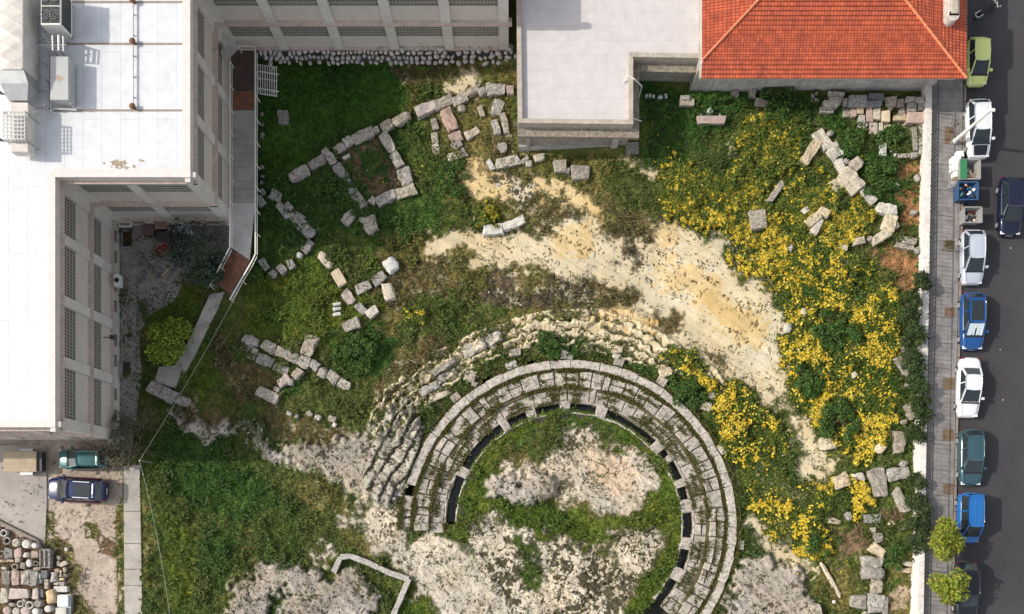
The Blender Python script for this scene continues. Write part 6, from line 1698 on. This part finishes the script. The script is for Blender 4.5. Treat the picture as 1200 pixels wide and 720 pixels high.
# ------------------------------------------------------------------ bins, boxes, motorcycle
def bin_(label, x0, y0, x1, y1, wall, rim, full):
    p0, p1 = P(x0, y1, ST + 1.1), P(x1, y0, ST + 1.1); W_, L_ = p1.x - p0.x, p1.y - p0.y
    r = tag(empty('rubbish_bin', ((p0.x + p1.x) / 2, (p0.y + p1.y) / 2, ST)), label, 'rubbish bin', 'street bins')
    k = .84; t = .05; b = MB()
    o_lo = [(-W_ / 2 * k, -L_ / 2 * k), (W_ / 2 * k, -L_ / 2 * k), (W_ / 2 * k, L_ / 2 * k), (-W_ / 2 * k, L_ / 2 * k)]; o_hi = [(x / k, y / k) for x, y in o_lo]
    i_lo = [(x * .92, y * .92) for x, y in o_lo]; i_hi = [(x * .92, y * .92) for x, y in o_hi]
    vs = [(*p, .15) for p in o_lo] + [(*p, 1.1) for p in o_hi] + [(*p, 1.1) for p in i_hi] + [(*p, .25) for p in i_lo]
    fs = [(3, 2, 1, 0), (12, 13, 14, 15)]
    for q in range(4):
        w_ = (q + 1) % 4; fs += [(q, w_, 4 + w_, 4 + q), (4 + q, 4 + w_, 8 + w_, 8 + q), (8 + q, 8 + w_, 12 + w_, 12 + q)]
    b.add(vs, fs); b.build('body', wall, r)
    b = MB(); q = [(*p, 1.1) for p in o_hi]
    for i in range(4): b.bar(q[i], q[(i + 1) % 4], .08)
    b.build('rim', rim, r)
    for x in (-1, 1):
        for y in (-1, 1):
            b = MB(); b.tube([(x * W_ * .33 - .03, y * L_ * .33, .09), (x * W_ * .33 + .03, y * L_ * .33, .09)], .09, 10); b.build('wheel', M['black'], r)
    rr_ = random.Random(int(y0)); mats = [M['tarp'], M['black'], M['lampr'], M['pale_wood'], M['metalw'], green_p]
    for q in range(16):
        b = MB(); blob(b, (rr_.uniform(-.38, .38) * W_, rr_.uniform(-.36, .36) * L_, full + rr_.uniform(-.1, .12)), rr_.uniform(.08, .2), rr_.uniform(.06, .16), .09, rr_.uniform(0, 3), rr_.random()); b.build('rubbish', mats[rr_.randrange(6)], r)
    return r, W_, L_


grn = mat('bin_green', (.03, .17, .07), .5, .12, 3); blu = mat('bin_blue', (.03, .075, .17), .5, .12, 3); gry = mat('bin_grey', (.26, .26, .25), .6, .15, 3, stain=.2)
r, W_, L_ = bin_('open bin with a green lid flap beside white boxes', 1125, 187, 1148.5, 210, gry, gry, .55)
b = MB(); b.box(-W_ / 2 - .02, -L_ / 2, 1.13, -W_ / 2 + .5, L_ / 2, 1.18); b.build('lid', grn, r, bevel=.02)
bin_('blue bin filled with bags and bottles', 1123, 213.5, 1146, 234, blu, blu, .95)
bin_('grey open bin next to the silver hatchback', 1130, 243, 1150.5, 261, gry, gry, .5)
wb_ = [(1116, 184.5, 12, 22, .5, 'tall white foam box on the pavement beside the green lidded bin', 3), (1119, 204, 9, 7, .4, 'small white foam box below the tall foam box', 0), (1127, 182.5, 7, 5, .35, 'flat white foam box above the green lidded bin', 5)]
wb_ = [(1117, 195, 10, 16, .5, 'tall white foam box on the pavement beside the green lidded bin', 3), (1119, 207, 9, 7, .4, 'small white foam box below the tall foam box', 0), (1122, 183, 8, 6, .35, 'flat white foam box above the green lidded bin', 5)]
foam = mat('white_foam', (.74, .76, .74), .7, .04, 3)
for x, y, l, w_, h, lab, dg in wb_:
    k = 1 / 15 * .96; b = MB(); b.box(-l * k / 2, -w_ * k / 2, 0, l * k / 2, w_ * k / 2, h); b2 = MB(); b2.box(-l * k / 2 - .02, -w_ * k / 2 - .02, h, l * k / 2 + .02, w_ * k / 2 + .02, h + .07)
    r = tag(empty('foam_box', P(x, y, ST + .13), math.radians(dg)), lab, 'box', 'white boxes by the bins'); b.build('body', foam, r, bevel=.02); b2.build('lid', foam, r, bevel=.02)
cb = tag(empty('cardboard_sheet', P(1127, 212, ST + .2), math.radians(10)), 'folded brown cardboard leaning between the green lidded and blue bins', 'cardboard')
b = MB(); b.add([(-.9, -.3, .0), (.9, -.3, .1), (.9, .2, .75), (-.9, .2, .65), (-.9, -.33, .03), (.9, -.33, .13), (.9, .17, .78), (-.9, .17, .68)], [(0, 1, 2, 3), (7, 6, 5, 4), (0, 4, 5, 1), (1, 5, 6, 2), (2, 6, 7, 3), (3, 7, 4, 0)]); b.build('panel', M['pale_wood'], cb)
b = MB(); b.add([(-1.3, -.4, .02), (-.6, -.45, .02), (-.55, -.1, .5), (-1.2, 0, .5)], [(0, 1, 2, 3), (3, 2, 1, 0)]); b.build('flap', M['marble'], cb)

mc = tag(empty('motorcycle', P(1152, 17, ST), math.radians(33)), 'black scooter with pale trim parked at an angle beyond the lime car', 'motorcycle')
for x in (-.68, .72):
    wh = empty('wheel', (x, 0, .3)); wh.parent = mc
    pts = [(.25 * math.cos(t * math.pi / 10), 0, .25 * math.sin(t * math.pi / 10)) for t in range(21)]
    b = MB(); b.tube(pts, .065, 8, False); b.build('tyre', M['black'], wh)
    b = MB(); b.tube([(0, -.03, 0), (0, .03, 0)], .17, 12); b.build('rim', M['metalg'], wh)
b = MB(); b.tube([(-.75, 0, .62), (-.3, 0, .72), (.1, 0, .5), (.35, 0, .5), (.6, 0, .85)], [.14, .17, .13, .12, .10], 10); b.build('body', M['black'], mc, smooth=True)
b = MB(); b.tube([(-.8, 0, .82), (-.45, 0, .86), (-.05, 0, .80)], [.11, .16, .10], 10); b.build('seat', M['black'], mc, smooth=True)
b = MB(); b.tube([(.62, 0, .25), (.5, 0, 1.02)], .05, 8); b.build('fork', M['metalg'], mc)
b = MB(); b.tube([(.42, -.36, 1.05), (.52, -.12, 1.03), (.52, .12, 1.03), (.42, .36, 1.05)], .03, 6); b.build('handlebar', M['metalw'], mc)
b = MB(); b.tube([(-.62, -.17, .85), (-1.12, -.19, .92), (-1.22, 0, .94), (-1.12, .19, .92), (-.62, .17, .85)], .03, 6); b.build('rear_rack', M['metalw'], mc)
b = MB(); b.add([(.60, -.2, .6), (.68, 0, .6), (.60, .2, .6), (.52, -.16, 1.1), (.58, 0, 1.15), (.52, .16, 1.1)], [(0, 1, 4, 3), (1, 2, 5, 4)]); b.build('front_shield', M['metalw'], mc)
for s in (-1, 1):
    b = MB(); b.tube([(.44, s * .34, 1.05), (.5, s * .42, 1.22)], .015, 6); b.box(.47, s * .42 - .06, 1.18, .52, s * .42 + .06, 1.26); b.build('mirror', M['metalg'], mc)

for k, (x, y, lab) in enumerate(((1184, 291, 'pale scrap of paper on the road beside the silver hatchback'), (1172, 410, 'tiny white scrap on the road near the bright blue car'), (1175, 469, 'small white scrap on the road beside the white saloon'))):
    g_s = random.Random(k); b = MB(); b.add([(g_s.uniform(.04, .09) * math.cos(t * 1.2566), g_s.uniform(.04, .09) * math.sin(t * 1.2566), .01 + g_s.uniform(0, .04)) for t in range(5)], [(0, 1, 2, 3, 4)])
    o = b.build('paper_scrap', M['concrete']); o.location = P(x, y, ST + .005); tag(o, lab, 'litter', 'litter on the road')
# ------------------------------------------------------------------ trees and shrubs
def leafcloud(name, lobes, n, size, cols, parent=None, seed=1, flat=.0, origin=None):
    """many leaves through the volume of several lobes: (centre, radius, squash)"""
    g = np.random.default_rng(seed)
    vol = np.array([l[1] ** 2 for l in lobes]); idx = g.choice(len(lobes), n, p=vol / vol.sum())
    C = np.array([l[0] for l in lobes])[idx]; Rr = np.array([l[1] for l in lobes])[idx]; Q = np.array([l[2] for l in lobes])[idx]
    d = g.normal(size=(n, 3)); d /= np.linalg.norm(d, axis=1)[:, None]
    bump = np.array([1 + .42 * mnoise.noise(Vector(v * 2.6) + Vector((seed, 0, i * .0))) for i, v in enumerate(d)])
    rad = Rr * bump * (.35 + .65 * g.random(n) ** .45)
    c = C + d * rad[:, None] * np.stack([np.ones(n), np.ones(n), Q], -1)
    nr = d * .6 + g.normal(size=(n, 3)) * .55 + np.array([0, 0, .6]); nr /= np.linalg.norm(nr, axis=1)[:, None]
    t1 = np.cross(nr, g.normal(size=(n, 3))); t1 /= np.linalg.norm(t1, axis=1)[:, None]; t2 = np.cross(nr, t1)
    s = size * (.6 + .8 * g.random(n))[:, None]
    v = np.stack([c - t1 * s, c + t2 * s * .5, c + t1 * s, c - t2 * s * .5], 1).reshape(-1, 3)
    if origin is not None: v = v - np.array(origin)
    cols = np.array(cols); cc = cols[g.integers(0, len(cols), n)] * (.65 + .7 * g.random(n))[:, None]
    o = raw_mesh(name, v, np.arange(n * 4), 4, M['leaf'], np.repeat(cc, 4, 0))
    if parent: o.parent = parent
    return o


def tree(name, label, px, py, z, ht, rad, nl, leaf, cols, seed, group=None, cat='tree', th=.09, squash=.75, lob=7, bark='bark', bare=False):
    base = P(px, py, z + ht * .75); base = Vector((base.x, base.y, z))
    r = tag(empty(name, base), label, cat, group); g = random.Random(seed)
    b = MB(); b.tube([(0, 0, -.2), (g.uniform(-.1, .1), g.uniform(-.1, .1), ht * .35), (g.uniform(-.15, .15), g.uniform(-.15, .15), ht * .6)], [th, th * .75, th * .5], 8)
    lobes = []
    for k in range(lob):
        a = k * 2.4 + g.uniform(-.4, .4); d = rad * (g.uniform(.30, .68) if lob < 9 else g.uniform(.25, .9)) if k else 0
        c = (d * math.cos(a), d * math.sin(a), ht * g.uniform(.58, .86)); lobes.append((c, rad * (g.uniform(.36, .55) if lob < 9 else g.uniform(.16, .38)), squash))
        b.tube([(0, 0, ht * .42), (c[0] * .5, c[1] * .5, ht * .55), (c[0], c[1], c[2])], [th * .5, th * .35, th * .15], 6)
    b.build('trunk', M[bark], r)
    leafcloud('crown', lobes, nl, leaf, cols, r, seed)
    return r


YG = [(.20, .25, .025), (.27, .30, .035), (.12, .18, .022), (.33, .30, .05)]
tree('street_tree', 'yellow green street tree standing beside the azure van', 1112, 634, ST + .1, 3.6, 1.65, 3600, .12, YG, 31, 'street trees', th=.08, lob=8)
tree('street_tree', 'second yellow green street tree beside the black car at the bottom', 1111, 690, ST + .1, 3.2, 1.4, 2200, .12, YG, 37, 'street trees', th=.08, lob=7)
tree('sapling', 'bare leaning sapling in a planting pit by the silver hatchback', 1114, 287, ST + .1, 1.8, .55, 160, .07, [(.07, .06, .03), (.09, .08, .03)], 33, cat='sapling', th=.05, bark='bark', lob=5)
tree('sapling', 'thin leafless sapling by the lamp post', 1124, 144, ST + .1, 2.2, .6, 60, .06, [(.10, .07, .03)], 34, cat='sapling', th=.045, lob=5)
tree('round_shrub', 'bright yellow green round shrub beside the court path', 197, 399, .1, 2.0, 1.75, 5000, .12, [(.24, .32, .03), (.32, .37, .04), (.16, .24, .03), (.10, .17, .03)], 35, cat='shrub', squash=.6, lob=8)
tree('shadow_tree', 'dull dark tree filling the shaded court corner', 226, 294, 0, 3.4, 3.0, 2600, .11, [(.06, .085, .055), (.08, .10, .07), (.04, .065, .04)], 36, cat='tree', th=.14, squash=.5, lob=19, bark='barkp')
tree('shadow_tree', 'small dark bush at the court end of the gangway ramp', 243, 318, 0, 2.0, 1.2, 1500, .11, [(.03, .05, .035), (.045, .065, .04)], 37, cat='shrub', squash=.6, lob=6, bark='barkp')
DG = [(.045, .11, .022), (.065, .14, .028), (.05, .09, .022), (.10, .16, .03)]
for i, (x, y, rad, lab, n) in enumerate(((986, 490, 1.5, 'dense green shrub enclosed by yellow flowers near the cream block', 3000), (950, 446, 1.25, 'dark green shrub in the flower bank beside the cream rock', 2200), (980, 388, 1.6, 'wide dark shrub in the middle of the flower bank', 2600), (805, 455, 1.5, 'green shrub with yellow blooms beside the outer theatre ring', 2400),
                                         (1032, 208, 1.5, 'spreading green shrub between boulders and street wall', 2000), (1003, 165, 1.0, 'leafy green shrub below the stored carved pieces', 1100), (1046, 158, .9, 'green shrub dotted white near the street wall', 900), (915, 120, 1.4, 'shaded green bush under the tiled house', 1800), (645, 404, 1.0, 'dark bush on the carved terrace above the ring', 1400),
                                         (530, 210, 1.3, 'dark bush at the edge of pale rock below the ruin', 1600), (385, 215, 1.2, 'shaded bush inside the ruined wall corner', 1200), (420, 410, 1.3, 'leafy green bush with pale yellow blooms in the meadow', 1800), (958, 640, 1.0, 'low shrub beneath the lowest flower clump', 900), (1050, 650, 1.0, 'green bush by the block column near the wall', 900))):
    tree('garden_shrub', lab, x, y, float(hbase(x, y)), 1.0, rad * 1.12, int(n * .8), .10, DG, 50 + i, 'shrubs in the ruins garden', 'shrub', .05, .36, 13)
for i, (x, y, rad, n) in enumerate(((1066, 372, 1.0, 1500), (1070, 395, 1.15, 1700), (1068, 425, 1.2, 1800), (1074, 452, 1.2, 1800), (1078, 480, 1.2, 1800), (1072, 508, 1.0, 1400), (1078, 330, .9, 1200), (1068, 350, .8, 900), (1075, 590, 1.0, 1300), (1074, 615, 1.1, 1500), (1076, 635, 1.0, 1300), (1073, 565, .8, 900))):
    lab = f'{ORD[i + 1]} dark green creeper bush overhanging the street wall, counted along the wall'
    order = sorted([372, 395, 425, 452, 480, 508, 330, 350, 590, 615, 635, 565]).index(y) + 1
    tree('wall_creeper', f'{ORD[order]} green bush spilling over the street wall counted from the tiled house', x + 3, y, float(hbase(x, y)), 1.9, rad * .95, n, .10, [(.04, .075, .02), (.055, .09, .025), (.03, .055, .018), (.08, .09, .03)], 80 + i, 'bushes along the street wall', 'shrub', .05, .5, 7)
# leafless climber at the building corner
vn = tag(empty('bare_climber', P(146, 505, 0)), 'leafless tangled climber at the court corner of the big building', 'climber')
b = MB(); g = random.Random(9); ov = vn.location
def twig(p, d, l, r, dep):
    q = p + d * l; b.tube([p, (p + q) / 2 + Vector((g.uniform(-.08, .08), g.uniform(-.08, .08), g.uniform(-.05, .05))) * l, q], [r, r * .8, r * .55], 5)
    if dep:
        for _ in range(3):
            nd = (d + Vector((g.uniform(-.9, .9), g.uniform(-.9, .9), g.uniform(-.5, .5)))).normalized(); twig(q, nd, l * g.uniform(.6, .85), r * .55, dep - 1)
for k, (x, y) in enumerate(((150, 520), (157, 530), (140, 505), (158, 512), (135, 520), (150, 545), (140, 535), (155, 500), (128, 530))):
    p = P(x, y, .1); twig(Vector((p.x, p.y, .05)), Vector((g.uniform(-.5, .5), g.uniform(-.3, .5), .6)).normalized(), 1.1, .06, 4)
b.build('branch', M['bark'], vn, ov)
lob = []
for x, y, z, r_ in ((150, 500, 1.6, .8), (140, 515, 1.8, .9), (133, 535, 1.4, .8), (146, 540, 1.2, .9), (120, 528, 1.5, .5), (152, 528, 1.4, .8), (140, 490, 1.6, .6)):
    p = P(x, y, z); lob.append(((p.x, p.y, z), r_, .7))
leafcloud('dry_leaves', lob, 2200, .08, [(.12, .11, .06), (.16, .14, .08), (.09, .10, .04), (.20, .19, .13)], vn, 41, origin=ov)

# ------------------------------------------------------------------ grass growing up round the feet of the stones
gq = np.random.default_rng(99); bs = []; cs = []
for (x_, y_, z_, l_, w_, d_) in FOOT:
    n_ = int((l_ + w_) * 2.2); t_ = gq.random(n_) * 2 * np.pi
    u_ = np.cos(t_); v_ = np.sin(t_); m_ = np.maximum(np.abs(u_), np.abs(v_)) ** .8
    ex = (l_ / 2 + 1.0 * gq.random(n_)) * u_ / m_; ey = (w_ / 2 + 1.0 * gq.random(n_)) * v_ / m_
    dr = math.radians(d_); qx = x_ + ex * math.cos(dr) + ey * math.sin(dr); qy = y_ - ex * math.sin(dr) + ey * math.cos(dr)
    keep = gq.random(n_) < .25 + .6 * abs(math.sin(x_ * 3 + y_))
    qx, qy = qx[keep], qy[keep]
    I = np.clip(qx + OX, 0, RW - 1).astype(int); J = np.clip(qy + OY, 0, RH - 1).astype(int)
    bs.append(world(qx, qy, HF[J, I])); c_ = gcol[J, I].copy(); bad = rock[J, I] > .5; c_[bad] = (.12, .11, .04); cs.append(c_)
bs = np.concatenate(bs); cs = np.concatenate(cs); n = len(bs)
an = gq.random(n) * 6.283; tl_ = np.radians(10 + 55 * gq.random(n)); ln_ = .18 + .28 * gq.random(n)
dv = np.stack([np.cos(an) * np.sin(tl_), np.sin(an) * np.sin(tl_), np.cos(tl_)], -1) * ln_[:, None]; sv = np.stack([-np.sin(an), np.cos(an), 0 * an], -1) * .045
v4 = np.stack([bs, bs + dv * .5 + sv, bs + dv, bs + dv * .5 - sv], 1).reshape(-1, 3)
tag(raw_mesh('stone_foot_grass', v4, np.arange(n * 4), 4, M['leaf'], np.repeat(np.clip(cs * (.7 + .7 * gq.random(n))[:, None], .006, .4), 4, 0)), kind='stuff')

# ------------------------------------------------------------------ cable over the meadow
cbm = MB(); pts = []
A_, B_, C_ = P(299, 304, 2.2), P(163.5, 540, 2.5), P(199, 722, 1.6)
for a, c in ((A_, B_), (B_, C_)):
    for k in range(13):
        t = k / 12; p = a.lerp(c, t); p.z -= .5 * 4 * t * (1 - t); pts.append(p)
cbm.tube(pts, .02, 6); tag(cbm.build('overhead_cable', M['cable']), 'thin pale cable strung from the gangway over the meadow', 'cable')
pm = MB(); p = P(163.5, 540, 2.5); pm.tube([(p.x, p.y, -.2), (p.x, p.y, 2.55)], .05, 8); tag(pm.build('cable_post', M['metalg']), 'slim metal post carrying the cable at the path end', 'post')

# ------------------------------------------------------------------ things kept in the shaded service court
def cbox(name, label, cat, x0, y0, x1, y1, h, m, z=.08, parts=None):
    p0, p1 = P(x0, y1, z + h), P(x1, y0, z + h); W_, L_ = p1.x - p0.x, p1.y - p0.y
    r = tag(empty(name, ((p0.x + p1.x) / 2, (p0.y + p1.y) / 2, z)), label, cat)
    return r, W_, L_
r, W_, L_ = cbox('wooden_crate', 'reddish slatted crate against the court wall', 'crate', 181, 257, 198, 268, .8, None)
b = MB()
for k in range(5): y = -L_ / 2 + L_ * k / 4.6; b.box(-W_ / 2, y, .7, W_ / 2, y + .11, .76)
for x in (-W_ / 2, W_ / 2 - .06):
    for k in range(3): b.box(x, -L_ / 2, .08 + k * .25, x + .06, L_ / 2, .24 + k * .25)
b.build('slat', mat('crate_red', (.36, .22, .17), .8, .2, 4), r)
b = MB(); b.box(-W_ / 2 + .07, -L_ / 2 + .02, .0, W_ / 2 - .07, L_ / 2 - .05, .55); b.build('inside', M['wood_d'], r)
r, W_, L_ = cbox('dark_cabinet', 'dark low cabinet in front of the reddish crate', 'cabinet', 183, 271, 198, 281, .6, None)
b = MB(); b.box(-W_ / 2, -L_ / 2, .05, W_ / 2, L_ / 2, .6); b.build('casing', M['metald'], r, bevel=.02); b = MB(); b.box(-W_ / 2 + .05, -L_ / 2 - .02, .1, -.02, -L_ / 2 - .003, .55); b.box(.02, -L_ / 2 - .02, .1, W_ / 2 - .05, -L_ / 2 - .003, .55); b.build('door', M['basalt'], r)
r, W_, L_ = cbox('storage_chest', 'brown flat lidded chest against the court wall', 'chest', 167, 264, 180, 275, .5, None)
b = MB(); b.box(-W_ / 2, -L_ / 2, 0, W_ / 2, L_ / 2, .42); b.build('body', M['wood_d'], r, bevel=.02); b = MB(); b.box(-W_ / 2 - .03, -L_ / 2 - .03, .423, W_ / 2 + .03, L_ / 2 + .03, .5); b.build('lid', mat('chest_lid', (.13, .085, .07), .7, .2, 3), r)
tw = tag(empty('washing_tub', P(204, 268, .1)), 'round white tub with dark inside in the court', 'tub'); b = MB(); n = 18
vs_ = []
for rr2, z_ in ((.26, 0), (.33, .5), (.36, .52), (.29, .5), (.24, .1)):
    vs_ += [(rr2 * math.cos(2 * math.pi * k / n), rr2 * math.sin(2 * math.pi * k / n), z_) for k in range(n)]
b.add(vs_, [(i * n + k, i * n + (k + 1) % n, (i + 1) * n + (k + 1) % n, (i + 1) * n + k) for i in range(4) for k in range(n)]); b.build('shell', M['metalw'], tw, smooth=True)
b = MB(); b.disc((0, 0), .25, .08, .12, n); b.build('inside', M['black'], tw)
r, W_, L_ = cbox('blue_bench', 'pale blue garden seat loaded with small boxes in the court', 'bench', 208, 261, 224, 271, .5, None)
b = MB(); b.box(-W_ / 2, -L_ / 2, .42, W_ / 2, L_ / 2, .5); b.build('seat', mat('pale_blue', (.34, .38, .46), .6, .1, 3), r); b = MB(); b.box(-W_ / 2, L_ / 2 - .06, .5, W_ / 2, L_ / 2, .95); b.build('backrest', D.materials['pale_blue'], r)
for x in (-1, 1):
    for y in (-1, 1):
        b = MB(); b.box(x * W_ * .44 - .03, y * L_ * .42 - .03, 0, x * W_ * .44 + .03, y * L_ * .42 + .03, .42); b.build('leg', M['metald'], r)
for k, (x, y, lab) in enumerate(((215.5, 272, 'small white box nearest the tub in front of the blue seat'), (222, 272, 'small white box at the tree side of the blue seat'))):
    b = MB(); p = P(x, y, .4); b.box(-.2, -.16, 0, .2, .16, .3); b.box(-.22, -.18, .303, .22, .18, .36); o = b.build('white_box', foam, bevel=.02); o.location = (p.x, p.y, .08); tag(o, lab, 'box', 'white boxes in the court')
r, W_, L_ = cbox('white_basin', 'long white basin in the inner corner of the court', 'basin', 138, 258.5, 154, 266, .6, None)
b = MB(); b.box(-W_ / 2, -L_ / 2, .4, W_ / 2, L_ / 2, .6); b.build('basin', M['metalw'], r, bevel=.08); b = MB(); b.box(-W_ / 2 + .1, -L_ / 2 + .08, .6, W_ / 2 - .1, L_ / 2 - .08, .61); b.build('bowl', M['concrete_d'], r)
b = MB(); b.box(-.1, -.1, 0, .1, .1, .4); b.build('stand', M['metald'], r)
r, W_, L_ = cbox('dark_hatch', 'dark open cellar hatch at the court wall', 'hatch', 143, 271, 155, 290, .12, None)
b = MB(); b.box(-W_ / 2, -L_ / 2, 0, W_ / 2, L_ / 2, .05); b.build('pit_cover', M['black'], r); b = MB()
for s in (-1, 1): b.box(-W_ / 2, s * L_ / 2 - .05, .05, W_ / 2, s * L_ / 2 + .05, .14); b.box(s * W_ / 2 - .05, -L_ / 2 + .06, .05, s * W_ / 2 + .05, L_ / 2 - .06, .14)
b.build('frame', M['concrete_d'], r)
wbr = tag(empty('wheelbarrow', P(193, 296, .1), math.radians(35)), 'red wheelbarrow with pale handles in the court', 'wheelbarrow')
b = MB(); q0 = [(-.35, -.25), (.35, -.2), (.35, .2), (-.35, .25)]; q1 = [(-.5, -.38), (.55, -.3), (.55, .3), (-.5, .38)]
b.add([(*p, .3) for p in q0] + [(*p, .62) for p in q1], [(0, 1, 2, 3), (0, 1, 5, 4), (1, 2, 6, 5), (2, 3, 7, 6), (3, 0, 4, 7)]); b.build('tray', mat('barrow_red', (.30, .02, .02), .5, .15, 4), wbr)
for s in (-1, 1):
    b = MB(); b.bar((.5, s * .12, .3), (-1.25, s * .28, .5), .06); b.build('handle', M['pale_wood'], wbr)
    b = MB(); b.bar((-.4, s * .25, .3), (-.45, s * .27, 0), .04); b.build('leg', M['metald'], wbr)
b = MB(); b.tube([(.65, -.05, .2), (.65, .05, .2)], .2, 14); b.build('wheel', M['black'], wbr)
b = MB(); b.bar(P(189.5, 324.5, .15), P(198, 315, .15), .12); tag(b.build('pale_plank', M['pale_wood']), 'pale plank lying on the court ground below the wheelbarrow', 'plank')
g = random.Random(21)
for k in range(14):
    x, y = g.uniform(164, 190), g.uniform(296, 330)
    stone('court_stone', 'dark rough stone scattered on the court ground', 'dark stones on the court ground', x, y, g.uniform(3, 6), g.uniform(3, 5), g.uniform(0, 90), .25, 'basalt', 'rock', 'stone', z=.05)
hz = MB(); hp = [P(157 + 5 * math.cos(t * .5) , 356 + 3 * math.sin(t * .5) + t * .15, .15) for t in range(22)]; hz.tube(hp, .05, 6); tag(hz.build('garden_hose', M['cable']), 'pale coiled hose on the court strip', 'hose')
